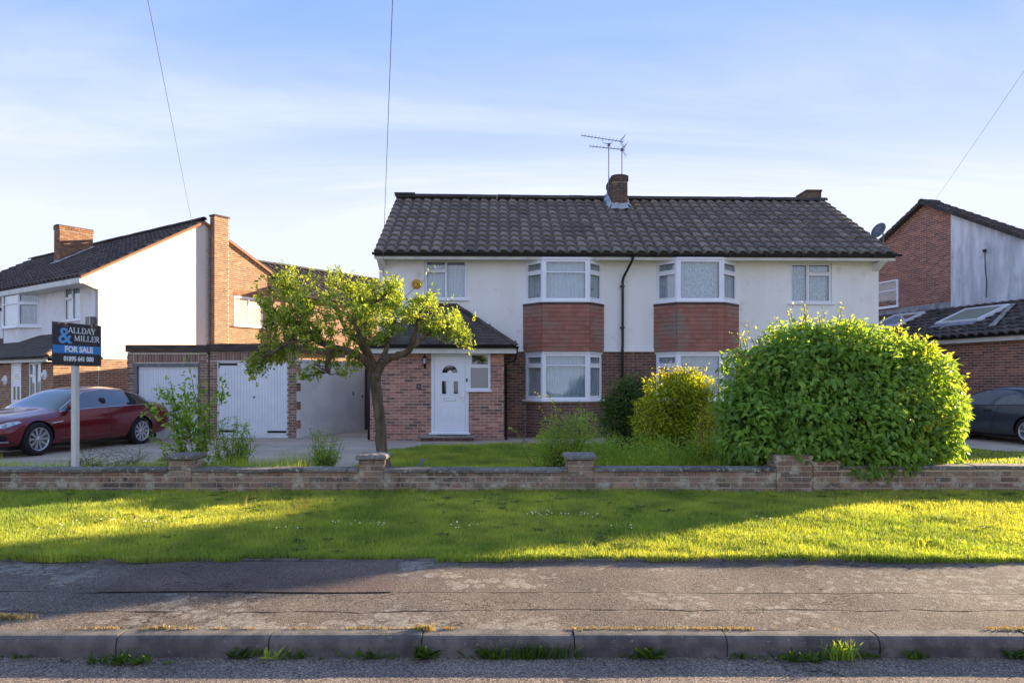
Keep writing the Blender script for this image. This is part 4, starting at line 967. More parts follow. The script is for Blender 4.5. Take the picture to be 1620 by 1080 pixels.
B('gate_rail', 'carblack', gg, gt0, (0, 1.1, .031, .06, .3, .4), (0, 1.1, .031, .06, 1.5, 1.6))

# ------------------------------------------------------------------ LEFT HOUSE
CX, CD = -13.46, 22.2; FA = R(-34.4)
LF = T2(CX, CD, FA)                     # front, u to the right, corner at u = 0
LG = T2(CX, CD, FA+R(90))               # gable wall, u goes away from us
lh = empty('corner_house', LF(-4, 0, 0), label='neighbouring house on the left with cream sunlit gable wall and brick ground floor', cat='house')
u_r = LG.U(322); u_e = LG.U(432); zr = LG.Z(322, 349); zb2 = 2.2; zsof = LG.Z(156, 447)
u_w = LG.U(326)                          # end of the render
ov = .55; zeL = LG.Z(128, 436)
# corner z of soffit, roof line: from (-ov, zeL) up to (u_r, zr)
slopeL = (zr-zeL)/(u_r+ov)
b = MB(LG); pts = [(0, zb2), (u_w, zb2), (u_w, zr-.05-slopeL*(u_r-u_w)), (u_r, zr-.06) if u_r < u_w else (u_w-.001, zeL+slopeL*(u_w+ov)-.06), (-ov, zeL-.05), (-ov, zeL-.22), (-.35, zeL-.30), (-.12, zeL-.42), (0, zsof)]
pts = [(0, zb2), (u_w, zb2), (u_w, zeL+slopeL*(min(u_w, u_r)+ov)-.07), (-ov, zeL-.07), (-ov, zeL-.2), (-.35, zeL-.27), (-.12, zeL-.36), (0, zeL-.38)]
b.prism(pts, lambda q: (q[0], 0, q[1]), lambda q: (q[0], .2, q[1])); b.build('rendered_gable', M['render_l'], lh)
uW = LG.U(430); zrear = LG.Z(432, 436)
slr = (zr-zrear)/(uW+.3-u_r)
b = MB(LG); b.prism([(u_w, -.2), (uW, -.2), (uW, zr-slr*(uW-u_r)-.12), (u_w, zr-slr*(u_w-u_r)-.1)], lambda q: (q[0], .03, q[1]), lambda q: (q[0], .22, q[1])); bg = b.build('brick_gable', M['mortar'], lh)
LG3 = LG.sub(0, .03)
wl = [LG.U(371), LG.U(416), LG.Z(371, 514.5), LG.Z(371, 467.5)]
up1, up2 = LG.U(333), LG.U(355.5)
bricks(bg, LG3, up2-.02, uW, 2.2, zr, 'br_left', [tuple(wl)], clip=lambda z: (up2-.02, u_r+(zr-.14-z)/slr), solo=0)
bricks(bg, LG3, up2, uW, .0, 2.2, 'br_left', solo=0)
b = MB(LG); b.plate(0, u_w, -.2, zb2-.001, [], .03, .22); low = b.build('brick_wall', M['mortar'], lh)
bricks(low, LG3, 0, u_w, -.1, zb2, 'br_left', solo=120)
soldier_row(bg, LG3, wl[0]-.05, wl[1]+.05, wl[3], wl[3]+.225, 'br_left')
ms = wl[0]+(wl[1]-wl[0])*.5
window(lh, LG, wl[0], wl[1], wl[2], wl[3], stile(wl[0], wl[1], wl[2], wl[3], 0, ms, wl[3]-.36, 'R'), (1,), .02, 'blind', .05)
# chimney breast (pilaster) on the gable
zt_ = LG.Z(340, 341, -.3)
b = MB(LG); b.box(up1, up2, -.26, .02, 2.2, zt_); cb = b.build('chimney_breast', M['mortar'], lh)
bricks(cb, LG.sub(up1, -.26), 0, up2-up1, 2.2, zt_, 'br_left', solo=0, start=0); bricks(cb, LG.sub(up1, .02, R(-90)), 0, .28, 2.2, zt_, 'br_left', solo=0, start=-.1); bricks(cb, LG.sub(up2, -.26, R(90)), 0, .28, 2.2, zt_, 'br_left', solo=0, start=-.1)
B('chimney_cap', 'felt', cb, LG, (up1-.03, up2+.03, -.3, .05, zt_+.001, zt_+.06))
# downpipe-like white strip between render and breast
B('flashing_strip', 'lead', lh, LG, (up1-.07, up1-.01, -.03, -.002, 2.3, zt_-.3))
# front wall
ul_ = -15.0
wu = lambda px, v=0.: LF.U(px, v)
fw_ = [wu(101.5), wu(126.5), LF.Z(104, 508), LF.Z(104, 455)]
b = MB(LF); b.plate(ul_, -.001, 2.3, zeL-.2, [tuple(fw_)], 0, .15, back=False); b.build('rendered_wall', M['render'], lh)
window(lh, LF, fw_[0], fw_[1], fw_[2], fw_[3], stile(fw_[0], fw_[1], fw_[2], fw_[3], 0, (fw_[0]+fw_[1])/2, fw_[3]-.38, 'L'), (0,), .02, 'curtain', .05)
b = MB(LF); b.box(ul_, -.2, .04, .2, -.2, 2.3); b.build('brick_wall', M['br_left'], lh)
# upper bay
bf = [wu(4, 0), wu(65, 0), wu(12, -.5), wu(34.5, -.5)]
A = bay(lh, LF, bf[1]-2.6, bf[1]-.05, bf[1]-2.0, bf[1]-.62, .5, LF.Z(34, 515.5, -.5), LF.Z(34, 461, -.5), LF.Z(34, 478, -.5), LF.Z(34, 478, -.5), 'curtain')
b = MB(LF); pts = [(A[0][0]+.02, 0), (A[1][0]+.02, -.47), (A[2][0]-.02, -.47), (A[3][0]-.02, 0)]; zz1 = LF.Z(34, 515.5, -.5)-.052
b.prism(pts, lambda q: (q[0], q[1], 1.9), lambda q: (q[0], q[1], zz1)); b.build('bay_apron', M['render'], lh)
B('soffit', 'fascia', lh, LF, (ul_, -.0, -ov+.02, .0, zeL-.24, zeL-.215)); B('fascia_board', 'fascia', lh, LF, (ul_, .02, -ov-.01, -ov+.012, zeL-.23, zeL-.06))
# left-hand downpipe
b = MB(LF); dpx = wu(8, -.06); b.tube([(dpx-.45, -ov, zeL-.2), (dpx-.1, -.35, zeL-.45), (dpx, -.08, zeL-.75), (dpx, -.06, .1)], .05, 8); b.build('downpipe', M['black'], lh, smooth=True)
# roof
b = MB(LF); vr_, zre = u_r, zrear
ul2, ur2 = ul_, .06; vend = uW+.3
b.poly([(ul2, -ov, zeL), (ur2, -ov, zeL), (ur2, vr_, zr), (ul2, vr_, zr)]); b.poly([(ul2, vr_, zr), (ur2, vr_, zr), (ur2, vend, zre), (ul2, vend, zre)])
b.poly([(ur2, -ov, zeL), (ur2, vr_, zr), (ur2, vend, zre), (ur2, vend, zre-.09), (ur2, vr_, zr-.09), (ur2, -ov, zeL-.07)])
b.poly([(ul2, -ov, zeL-.07), (ur2, -ov, zeL-.07), (ur2, vr_, zr-.09), (ul2, vr_, zr-.09)]); b.poly([(ul2, vend, zre-.09), (ur2, vend, zre-.09), (ur2, vr_, zr-.09), (ul2, vr_, zr-.09)]); b.poly([(ul2, -ov, zeL), (ur2, -ov, zeL), (ur2, -ov, zeL-.07), (ul2, -ov, zeL-.07)])
lr = b.build('roof', M['tile_flat'], lh)
pt = pantile_unit(.3, .40)
slope_tiles(lr, LF, [(ul2, -ov, zeL), (ur2, -ov, zeL), (ur2, vr_, zr), (ul2, vr_, zr)], .3, .345, pt, 'tile_b', 200)
ridge(lr, LF(ul2, vr_, zr+.04), LF(ur2, vr_, zr+.04), solo=20)
# undercloak verge, sunlit mortar
b = MB(LG)
for (p, q) in (((-ov, zeL), (u_r, zr)), ((u_r, zr), (vend, zre))):
    b.prism([(p[0], p[1]-.10), (q[0], q[1]-.12), (q[0], q[1]-.02), (p[0], p[1]-.02)], lambda s_: (s_[0], -.075, s_[1]), lambda s_: (s_[0], -.002, s_[1]))
b.build('verge_mortar', M['br_left'], lh)
# chimney on the front slope
rz_ = lambda v: zeL+slopeL*(v+ov)
v0_ = 1.75; c0, c1 = wu(95, v0_), wu(99, v0_)
cu_ = LF.U(94.5, v0_); wch = .5
cL = stack(lh, LF, cu_-wch, cu_, v0_, v0_+1.25, rz_(v0_)-.3, LF.Z(95, 356, v0_), 'br_left', solo=0)
flash(cL, LF, cu_-wch, cu_, v0_, v0_+1.25, .12, .12, rz_)
ch2 = LF.U(70, 2.6); 
# floodlight
fx, fz = LF.uz(145, 507, -.1); fl_ = B('flood_light', 'metal', lh, LF, (fx-.17, fx+.12, -.22, -.04, fz-.12, fz+.12)); B('light_bracket', 'carblack', fl_, LF, (fx-.05, fx+.02, -.06, -.002, fz-.22, fz-.125))
# porch of the left house
PVL = -1.3; LP = LF.sub(0, PVL); pl0 = -9.0; zpl = LP.Z(70, 574)
lpd = [LP.U(15.5), LP.U(33.5), LP.Z(25, 640), LP.Z(25, 574)]; lpw = [LP.U(45), LP.U(64.5), LP.Z(55, 629), LP.Z(55, 573.5)]
b = MB(LP); b.plate(pl0, 0, -.2, zpl, [(lpd[0], lpd[1], -.2, lpd[3]), tuple(lpw)], 0, .12, back=False); b.box(-.12, -.001, .121, -PVL+.03, -.2, zpl); lpwall = b.build('porch_wall', M['mortar'], lh)
bricks(lpwall, LP, pl0, 0, -.1, zpl, 'br_left', [(lpd[0], lpd[1], -.3, 9), (lpw[0], lpw[1], lpw[2], 9)], solo=60)
bricks(lpwall, LP.sub(0, 0, R(90)), 0, -PVL, -.1, zpl, 'br_left', solo=60)
window(lh, LP, lpw[0], lpw[1], lpw[2], lpw[3], stile(lpw[0], lpw[1], lpw[2], lpw[3], 0, (lpw[0]+lpw[1])/2, lpw[3]-.42, 'L'), (0,), .02, 'curtain', .05)
b = MB(LP); b.box(lpd[0], lpd[1], .03, .08, -.1, lpd[3]); ld = b.build('front_door', M['upvc'], lh)
w_ = lpd[1]-lpd[0]
for (f0, f1, h0, h1) in ((.24, .42, .55, .78), (.58, .76, .55, .78)): B('door_pane', 'carglass', ld, LP, (lpd[0]+w_*f0, lpd[0]+w_*f1, .024, .029, lpd[3]*h0*.75, lpd[3]*h1*.8))
cxx, czz = lpd[0]+w_/2, lpd[3]*.74; b = MB(LP); b.poly([(cxx+.2*math.cos(math.pi*k/10), .027, czz+.2*math.sin(math.pi*k/10)) for k in range(11)]); b.build('fanlight_pane', M['carglass'], ld)
B('letterbox', 'chrome', ld, LP, (cxx-.15, cxx+.15, .02, .029, .72, .78))
for pxc, pyc in ((8.5, 594), (71, 585.5)):
    qx, qz = LP.uz(pxc, pyc+7); b = MB(LP); b.lathe([(.001, .05), (.10, .045), (.16, .02), (.17, 0)], 14, (qx, -.001, qz), (0, -1, 0)); b.lathe([(.001, .10), (.06, .09), (.08, .051)], 10, (qx, -.001, qz), (0, -1, 0)); b.build('wall_plaque', M['paint'], lh)
ohL = .3; ezL = LP.Z(70, 565, -ohL)+.03; 
b = MB(LF); e = PVL-ohL; er = .28; ztL = LF.Z(84, 527)-.05
tl = -1.55
b.poly([(pl0, e, ezL), (er, e, ezL), (tl, -.002, ztL), (pl0, -.002, ztL)]); b.poly([(er, e, ezL), (er, -.002, ezL), (tl, -.002, ztL)]); b.poly([(pl0, e, ezL-.01), (pl0, -.002, ezL-.01), (er, -.002, ezL-.01), (er, e, ezL-.01)])
lpr = b.build('porch_roof', M['tile_flat'], lh)
slope_tiles(lpr, LF, [(pl0, e, ezL), (er, e, ezL), (tl, -.002, ztL), (pl0, -.002, ztL)], .165, .12, flat_unit(.165, .15, .012), 'tile_flat', 0, tilt=.03, stag=True)
slope_tiles(lpr, LF, [(er, e, ezL), (er, 0, ezL), (tl, -.002, ztL)], .165, .12, flat_unit(.165, .15, .012), 'tile_flat', 0, tilt=.03, stag=True)
ridge(lpr, LF(er, e, ezL+.01), LF(tl, -.01, ztL+.03), m='br_left', r=.08, L=.3)
gutter(lh, LP, pl0, er+.05, -ohL-.045, ezL-.02, .05); B('fascia_board', 'fascia', lh, LP, (pl0, er, -ohL+.01, -ohL+.03, ezL-.16, ezL-.03)); B('soffit', 'fascia', lh, LP, (pl0, er, -ohL+.03, 0, ezL-.16, ezL-.14))
B('gutter_end', 'black', lh, LF, (er+.0, er+.1, e+.05, -.02, ezL-.06, ezL-.0))

# ------------------------------------------------------------------ BACK HOUSE behind the small tree
bh0 = P3(432, 600, 27.5); BT = T2(bh0.x, bh0.y, FA+R(90)-R(3))
bh = empty('back_house', BT(4, 0, 0), label='orange brick house with dark tiled roof seen through the crown of the small tree', cat='house')
zbe, zbr = 5.0, 6.75; LB = 14
b = MB(BT); b.box(0, LB, 0, 6, -.2, zbe); bw = b.build('brick_wall', M['mortar'], bh)
bricks(bw, BT, 0, LB, 0, zbe, 'br_left', solo=0)
b = MB(BT); b.prism([(-.35, zbe-.12), (-.35, zbe), (3.2, zbr), (6.3, zbe), (6.3, zbe-.12), (3.2, zbr-.14)], lambda q: (-.1, q[0], q[1]), lambda q: (LB+.2, q[0], q[1])); br_ = b.build('roof', M['tile_flat'], bh)
slope_tiles(br_, BT, [(-.1, -.35, zbe), (LB+.2, -.35, zbe), (LB+.2, 3.2, zbr), (-.1, 3.2, zbr)], .3, .345, pt, 'tile_b', 0)
ridge(br_, BT(-.1, 3.2, zbr+.03), BT(LB+.2, 3.2, zbr+.03), solo=10)
gutter(bh, BT, -.12, LB+.2, -.4, zbe-.05)
vx, vz = BT.uz(447, 438, .4); b = MB(BT); b.tube([(vx, -.1, vz-1.4), (vx, -.1, BT.Z(447, 425, -.1))], .045, 8); b.build('vent_pipe', M['upvc'], bh)

# ------------------------------------------------------------------ RIGHT HOUSE
RA = math.atan2(-.966, .26)
RT = T2(13.73, 18.3, RA)                # flank of the side extension
rh = empty('gable_house', (17, 24, 0), label='red brick house on the right edge with grey rendered gable and skylit side extension', cat='house')
zfR = 2.80; uF, uN = -9.5, 1.25
b = MB(RT); b.plate(uF, uN, -.2, zfR, [], .02, .2); b.box(uN-.2, uN, .2, 2.7, -.2, zfR); rw = b.build('extension_wall', M['mortar'], rh)
bricks(rw, RT.sub(0, .02), uF, uN, -.05, zfR-.08, 'br_right', solo=300)
wv_ = 2.78
zfl = 4.02; 
def rr(px, py):  # on the extension roof plane
    # plane through (v=-.25,z=zfR+.02) and (v=wv_, z=zfl)
    k = (zfl-zfR)/(wv_+.25); lo, hi = -.25, wv_
    for _ in range(40):
        m_ = (lo+hi)/2; z = RT.Z(px, py, m_)
        if z > zfR+k*(m_+.25): lo = m_
        else: hi = m_
    return (RT.U(px, m_), m_, zfR+k*(m_+.25))
b = MB(RT); b.poly([(uF, -.25, zfR), (uN, -.25, zfR), (uN, wv_, zfl), (uF, wv_, zfl)]); b.poly([(uF, -.25, zfR-.06), (uN, -.25, zfR-.06), (uN, wv_, zfl-.1), (uF, wv_, zfl-.1)]); b.poly([(uN, -.25, zfR), (uN, wv_, zfl), (uN, wv_, zfl-.1), (uN, -.25, zfR-.06)])
rr_ = b.build('extension_roof', M['tile_flat'], rh)
SKL = [[rr(*q) for q in ((1391, 522), (1433.7, 518), (1448.5, 499.6), (1398.5, 504))], [rr(*q) for q in ((1497.6, 514.4), (1562.4, 510.7), (1579, 489.4), (1516, 494))]]
def insk(W0, Uv, Sv):
    polys = [[((Vector(RT(*q))-W0).dot(Uv), (Vector(RT(*q))-W0).dot(Sv)) for q in s_] for s_ in SKL]
    return polys
W0 = Vector(RT(uF, -.25, zfR)); Uv = (Vector(RT(uN, -.25, zfR))-W0).normalized(); Nv = Uv.cross(Vector(RT(uF, wv_, zfl))-W0).normalized(); Nv = Nv if Nv.z > 0 else -Nv; Sv = Nv.cross(Uv)
PK = insk(W0, Uv, Sv); LR_ = (Vector(RT(uF, wv_, zfl))-W0).length; nr = 9
def notsk(u, s_):
    for q in PK:
        if (q[0][0]+q[3][0])/2-.05 < u < (q[1][0]+q[2][0])/2+.05 and (q[0][1]+q[1][1])/2-.02 < s_ < (q[2][1]+q[3][1])/2+.12: return False
    return True
nc = round((uN-uF)/.3)
tiles(rr_, W0+Vector((0, 0, .0)), Uv, Sv, Nv, nc, nr, (uN-uF)/nc, LR_/nr, pantile_unit(.3, LR_/nr*1.18), 'tile_b', 200, notsk)
for k, q in enumerate(PK):
    u0_, u1_, s0_, s1_ = (q[0][0]+q[3][0])/2, (q[1][0]+q[2][0])/2, (q[0][1]+q[1][1])/2, (q[2][1]+q[3][1])/2
    Wp = lambda u, s_, h: tuple(W0+Uv*u+Sv*s_+Nv*h)
    b = MB(); 
    def slab(b, a0, a1, c0_, c1_, h0, h1):
        i = [b.p(*Wp(x_, y_, h)) for h in (h0, h1) for (x_, y_) in ((a0, c0_), (a1, c0_), (a1, c1_), (a0, c1_))]
        for f in ((0, 3, 2, 1), (4, 5, 6, 7), (0, 1, 5, 4), (1, 2, 6, 5), (2, 3, 7, 6), (3, 0, 4, 7)): b.face(*[i[j] for j in f])
    for (a0, a1, c0_, c1_) in ((u0_, u1_, s0_, s0_+.08), (u0_, u1_, s1_-.08, s1_), (u0_, u0_+.08, s0_+.081, s1_-.081), (u1_-.08, u1_, s0_+.081, s1_-.081)): slab(b, a0, a1, c0_, c1_, .0, .13)
    sk = b.build('skylight', M['paint'], rr_)
    b = MB(); slab(b, u0_+.081, u1_-.081, s0_+.081, s1_-.081, .09, .10); b.build('skylight_pane', M['carglass_l'] if k == 0 else M['blind'], sk)
    b = MB(); slab(b, u0_-.02, u1_+.02, s0_-.28, s0_-.005, .06, .075); b.build('lead_apron', M['lead'], sk)
for (pa, pb) in (((1497, 519), (1488, 524)), ((1604, 484), (1570, 520))):
    A0, A1 = Vector(RT(*rr(*pa))), Vector(RT(*rr(*pb))); b = MB(); w = .09 if pa[0] > 1550 else .05; n = 8
    for k in range(n):
        p0, p1_ = A0.lerp(A1, k/n), A0.lerp(A1, (k+1)/n); j0 = Uv*w*(1+random.uniform(-.25, .25)); 
        b.poly([tuple(p0-j0+Nv*.085), tuple(p1_-j0+Nv*.085), tuple(p1_+j0+Nv*.087), tuple(p0+j0+Nv*.087)])
    b.build('mortar_repair', M['stepslab'], rr_)
B('fascia_board', 'fascia', rh, RT, (uF, uN, -.22, -.2, zfR-.2, zfR-.04)); B('soffit', 'fascia', rh, RT, (uF, uN, -.2, .02, zfR-.2, zfR-.18)); gutter(rh, RT, uF, uN, -.28, zfR-.03, .05)
# main gable
GW = RT.sub(0, wv_); zkf = lambda u: zfl
b = MB(RT); b.box(uF, uN, wv_-.02, wv_-.008, zfl-.02, zfl+.2); b.build('lead_flashing', M['lead'], rh)
ur_ = GW.U(1463); zrr = GW.Z(1463, 318); uw_ = GW.U(1505.5); slR = math.tan(R(28.3))
uend = GW.U(1620)+.06; ub = -11.0
top = lambda u: zrr-abs(u-ur_)*slR
b = MB(GW); b.prism([(ub, -.2), (uend, -.2), (uend, top(uend)-.12), (ur_, zrr-.12), (ub, top(ub)-.12)], lambda q: (q[0], .02, q[1]), lambda q: (q[0], .25, q[1])); gwl = b.build('brick_gable', M['mortar'], rh)
bricks(gwl, GW.sub(0, .02), ub, uw_, zfl, zrr-.15, 'br_right', clip=lambda z: (max(ub, ur_-(zrr-.14-z)/slR), min(uw_+.01, ur_+(zrr-.14-z)/slR)), solo=0)
b = MB(GW); b.prism([(uw_, zfl), (uend, zfl), (uend, top(uend)-.1), (uw_, top(uw_)-.1)], lambda q: (q[0], -.035, q[1]), lambda q: (q[0], .019, q[1])); b.build('rendered_panel', M['render_g'], rh)
b = MB(GW); cp = GW.uz(1560, 398); cq = GW.uz(1562, 470); 
b.tube([(cp[0], -.05, cp[1]), (cp[0]+.01, -.05, cp[1]-.5), (cp[0]+.06, -.05, cp[1]-1.0), (cq[0], -.05, zfl+.2)], .012, 4); b.box(cp[0]-.05, cp[0]+.05, -.09, -.036, cp[1]-.02, cp[1]+.07); b.build('cable', M['carblack'], rh)
b = MB(GW); RWD = .6  # house cut to a shallow slab behind the gable so the sun passes
for (p, q) in (((uend+.12, top(uend+.12)), (ur_, zrr)), ((ur_, zrr), (ub-.4, top(ub-.4)))):
    b.prism([(p[0], p[1]-.1), (q[0], q[1]-.1), (q[0], q[1]), (p[0], p[1])], lambda s_: (s_[0], -.16, s_[1]), lambda s_: (s_[0], RWD, s_[1]))
mr_ = b.build('roof', M['tile_flat'], rh)
B('back_wall', 'br_right', rh, RT, (uend+.01, uN, wv_-.2, wv_-.1, -.2, zfl-.16))
slope_tiles(mr_, GW, [(uend+.12, -.18, top(uend+.12)), (uend+.12, RWD, top(uend+.12)), (ur_, RWD, zrr), (ur_, -.18, zrr)], .3, .345, pt, 'tile_b', 60)
slope_tiles(mr_, GW, [(ub-.4, RWD, top(ub-.4)), (ub-.4, -.18, top(ub-.4)), (ur_, -.18, zrr), (ur_, RWD, zrr)], .3, .345, pt, 'tile_b', 0)
ridge(mr_, GW(ur_, -.2, zrr-.03), GW(ur_, RWD, zrr-.03), m='ridge', solo=8)
# verge tile edges
b = MB(GW)
n = 26
for k in range(n):
    f0, f1 = k/n, (k+.96)/n
    for (p, q, mm) in (((uend+.12, top(uend+.12)), (ur_, zrr), 1), ((ub-.4, top(ub-.4)), (ur_, zrr), 0)):
        a0 = (p[0]+(q[0]-p[0])*f0, p[1]+(q[1]-p[1])*f0); a1 = (p[0]+(q[0]-p[0])*f1, p[1]+(q[1]-p[1])*f1)
        b.prism([(a0[0], a0[1]-.11), (a1[0], a1[1]-.125), (a1[0], a1[1]+.0), (a0[0], a0[1]+.03)], lambda s_: (s_[0], -.21, s_[1]), lambda s_: (s_[0], -.162, s_[1]))
b.build('verge_tiles', M['ridge'], mr_, kind='stuff')
b = MB(GW); b.box(ub, uend, .40, .5, -.2, 4.3); b.box(uend-.2, uend, .26, .399, -.2, top(uend)-.3); b.box(ub, ub+.2, .26, .399, -.2, top(ub)-.3); b.build('slab_back_wall', M['br_right'], rh)  # closes the unseen back of the shallow slab
# window on the brick gable, tilted open upper light
gw0, gw1 = GW.U(1366), GW.U(1421.5); zz0, zz1 = GW.Z(1421, 484.5), GW.Z(1421, 441.5)
window(rh, GW, gw0, gw1, zz0, zz1, [(gw0+.06, gw1-.07, zz0+.06, zz0+(zz1-zz0)*.58), (gw0+.06, gw1-.07, zz0+(zz1-zz0)*.58+.07, zz1-.06)], (1,), -.03, 'lace', .05)
# bracket and hanging basket
bx_, bz_ = RT.uz(1514, 571); b = MB(RT); b.tube([(bx_, .0, bz_+.15), (bx_, -.02, bz_-.2)], .018, 4); b.tube([(bx_, -.02, bz_+.1), (bx_-.02, -.34, bz_+.12)], .016, 4); b.tube([(bx_, -.02, bz_-.15), (bx_-.01, -.28, bz_+.1)], .013, 4); b.build('wall_bracket', M['carblack'], rh)
bx_, bz_ = RT.uz(1500, 592, -.2); b = MB(RT); b.lathe([(.02, -.16), (.14, -.12), (.22, .0), (.225, .04), (.18, .06), (.001, .07)], 14, (bx_, -.24, bz_-.02)); hb = b.build('planter_bowl', M['carblack'], None, label='black half-round planter bowl fixed to the brick wall above the dark car', cat='planter')

# ================================================================== VEGETATION
def nrm(a): return a/np.maximum(np.linalg.norm(a, axis=-1, keepdims=True), 1e-9)
def leaf_arrays(P, Dv, Nv, L, ratio=.5, broad=False):
    Dv = nrm(Dv); Sv_ = nrm(np.cross(Dv, Nv)); Nn = np.cross(Sv_, Dv); L = L[:, None]; w = L*ratio*.5
    if broad:
        pts = [P, P+Dv*L*.28+Sv_*w*.92-Nn*0+Nn*w*.28, P+Dv*L*.62+Sv_*w*.72+Nn*w*.16-Nn*L*.04, P+Dv*L-Nn*L*.16, P+Dv*L*.62-Sv_*w*.72+Nn*w*.16-Nn*L*.04, P+Dv*L*.28-Sv_*w*.92+Nn*w*.28]
        fs = [(0, 1, 2, 3), (0, 3, 4, 5)]; n = 6
    else:
        pts = [P, P+Dv*L*.48+Sv_*w+Nn*w*.3, P+Dv*L-Nn*L*.1, P+Dv*L*.48-Sv_*w+Nn*w*.3]
        fs = [(0, 1, 2), (0, 2, 3)]; n = 4
    V = np.stack(pts, 1).reshape(-1, 3); F = (np.array(fs)[None]+(np.arange(len(P))*n)[:, None, None]).reshape(-1, len(fs[0]))
    return V, F, n
def leaves(name, P, Dv, Nv, L, m, parent, ratio=.5, broad=False, tint=None, kind='stuff', solo=0, soloname='leaf'):
    P = np.asarray(P, float); tint = rng.random(len(P)) if tint is None else tint
    idx = np.arange(len(P))
    if solo:   # the ones nearest to the photographer and not buried become leaves of their own
        d = np.linalg.norm(P-np.array([0, 0, CAMZ]), axis=1); big = d-.8*L*8
        order = np.argsort(big); pick = order[:solo]
        for i in pick:
            V, F, n = leaf_arrays(P[i:i+1]*0, Dv[i:i+1], Nv[i:i+1], L[i:i+1], ratio, broad)
            o = bpy.data.objects.new(soloname, np_mesh(soloname, V, F, m, tint=np.full(n, tint[i]))); COL.objects.link(o); o.parent = parent
            o.location = Vector(P[i])-wmat(parent).translation
        idx = order[solo:]
    V, F, n = leaf_arrays(P[idx], Dv[idx], Nv[idx], L[idx], ratio, broad)
    o = bpy.data.objects.new(name, np_mesh(name, V, F, m, tint=np.repeat(tint[idx], n)))
    return fin(o, parent, kind=kind)
def rv(n): return nrm(rng.normal(size=(n, 3)))
def twig_pts(a, b, sag=.1, n=5, jit=.03):
    a, b = np.array(a, float), np.array(b, float); L = np.linalg.norm(b-a); out = []
    off = rng.normal(size=3)*L*.12
    for k in range(n):
        t = k/(n-1); out.append(a+(b-a)*t+off*math.sin(math.pi*t)+np.array([0, 0, sag*L*math.sin(math.pi*t)])+(rng.normal(size=3)*jit*L*(0 < k < n-1)))
    return out
def along(tw, t):
    s = t*(len(tw)-1); k = min(int(s), len(tw)-2); return tw[k]+(tw[k+1]-tw[k])*(s-k), tw[k+1]-tw[k]

# --- the small apple-like tree -----------------------------------------------------------
TD = 10.9
def tp(px, py, dy=0.): p = P3(px, py, TD); sc_ = (TD+dy)/TD; return np.array([p.x*sc_, TD+dy, CAMZ+(p.z-CAMZ)*sc_])
tr = empty('fruit_tree', (tp(606, 750)[0], TD, 0), label='small spreading fruit tree with leaning rough trunk in front of the porch', cat='tree')
LIMBS = [
 ([(611, 762, 0), (607, 735, 0), (604, 700, .0), (601, 665, 0), (597, 630, 0), (593, 603, 0), (592, 584, 0)], [.132, .105, .092, .088, .087, .098, .112]),
 ([(594, 590, 0), (578, 570, -.05), (560, 560, -.1), (543, 553, -.12), (520, 548, -.15), (500, 536, -.1), (486, 515, 0), (476, 488, .1), (466, 462, .2)], [.09, .075, .066, .058, .05, .042, .035, .026, .012]),
 ([(525, 549, -.14), (520, 565, -.2), (517, 583, -.22), (522, 592, -.2)], [.05, .04, .032, .012]),
 ([(592, 580, 0), (582, 562, .1), (572, 545, .2), (566, 520, .3), (560, 495, .35), (556, 470, .4)], [.072, .06, .05, .04, .028, .012]),
 ([(568, 540, .2), (548, 520, .35), (535, 495, .5), (520, 470, .6)], [.05, .04, .03, .012]),
 ([(594, 588, 0), (608, 570, -.02), (625, 563, -.05), (642, 558, -.1), (655, 546, -.1), (675, 530, 0), (700, 520, .05), (722, 512, .1)], [.088, .072, .062, .052, .042, .032, .024, .012]),
 ([(648, 554, -.1), (655, 530, -.2), (662, 505, -.3), (668, 480, -.3)], [.045, .035, .025, .01]),
 ([(600, 578, 0), (612, 550, .3), (622, 520, .5), (628, 490, .6)], [.05, .04, .03, .012]),
 ([(500, 537, -.1), (475, 540, -.3), (450, 545, -.4), (428, 560, -.5)], [.04, .03, .022, .01]),
 ([(486, 515, 0), (460, 505, .1), (435, 500, .2)], [.032, .022, .01]),
 ([(560, 500, .35), (590, 480, .0), (615, 470, -.2)], [.03, .02, .01]),
 ([(592, 590, 0), (585, 560, -.4), (572, 535, -.7), (560, 510, -.8)], [.05, .04, .03, .012]),
]
skel = []
for k, (pp, rr2) in enumerate(LIMBS):
    w = [tp(*q) for q in pp]
    # refine with catmull-like subdivision plus jitter
    pts, rs = [], []
    for i in range(len(w)-1):
        p0 = w[max(i-1, 0)]; p1_, p2_ = w[i], w[i+1]; p3_ = w[min(i+2, len(w)-1)]
        for j in range(4):
            t = j/4; q = .5*((2*p1_)+(p2_-p0)*t+(2*p0-5*p1_+4*p2_-p3_)*t*t+(3*p1_-p0-3*p2_+p3_)*t**3)
            pts.append(q+rng.normal(size=3)*.006); rs.append((rr2[i]+(rr2[i+1]-rr2[i])*t)*random.uniform(.95, 1.06))
    pts.append(w[-1]); rs.append(rr2[-1])
    b = MB(); b.tube(pts, rs, 12 if k == 0 else 8); b.build('trunk' if k == 0 else 'limb', M['bark'], tr, smooth=True)
    if k: skel += [(p, r) for p, r in zip(pts, rs)]
SK = np.array([s[0] for s in skel])
ELL = [((468, 500), 70, 62, .8, 66), ((440, 470), 42, 46, .6, 26), ((560, 478), 78, 46, 1.0, 70), ((640, 492), 66, 40, .9, 48), ((712, 518), 42, 34, .7, 34), ((430, 556), 34, 36, .5, 26), ((402, 590), 20, 18, .3, 12), ((520, 545), 66, 44, .8, 40), ((600, 520), 50, 36, .7, 22), ((480, 590), 26, 18, .4, 8), ((555, 585), 26, 14, .4, 7), ((520, 432), 40, 16, .4, 8), ((455, 430), 16, 14, .3, 6), ((600, 446), 44, 14, .4, 9), ((738, 542), 16, 16, .3, 8), ((625, 455), 26, 26, .4, 8)]
tws = []; 
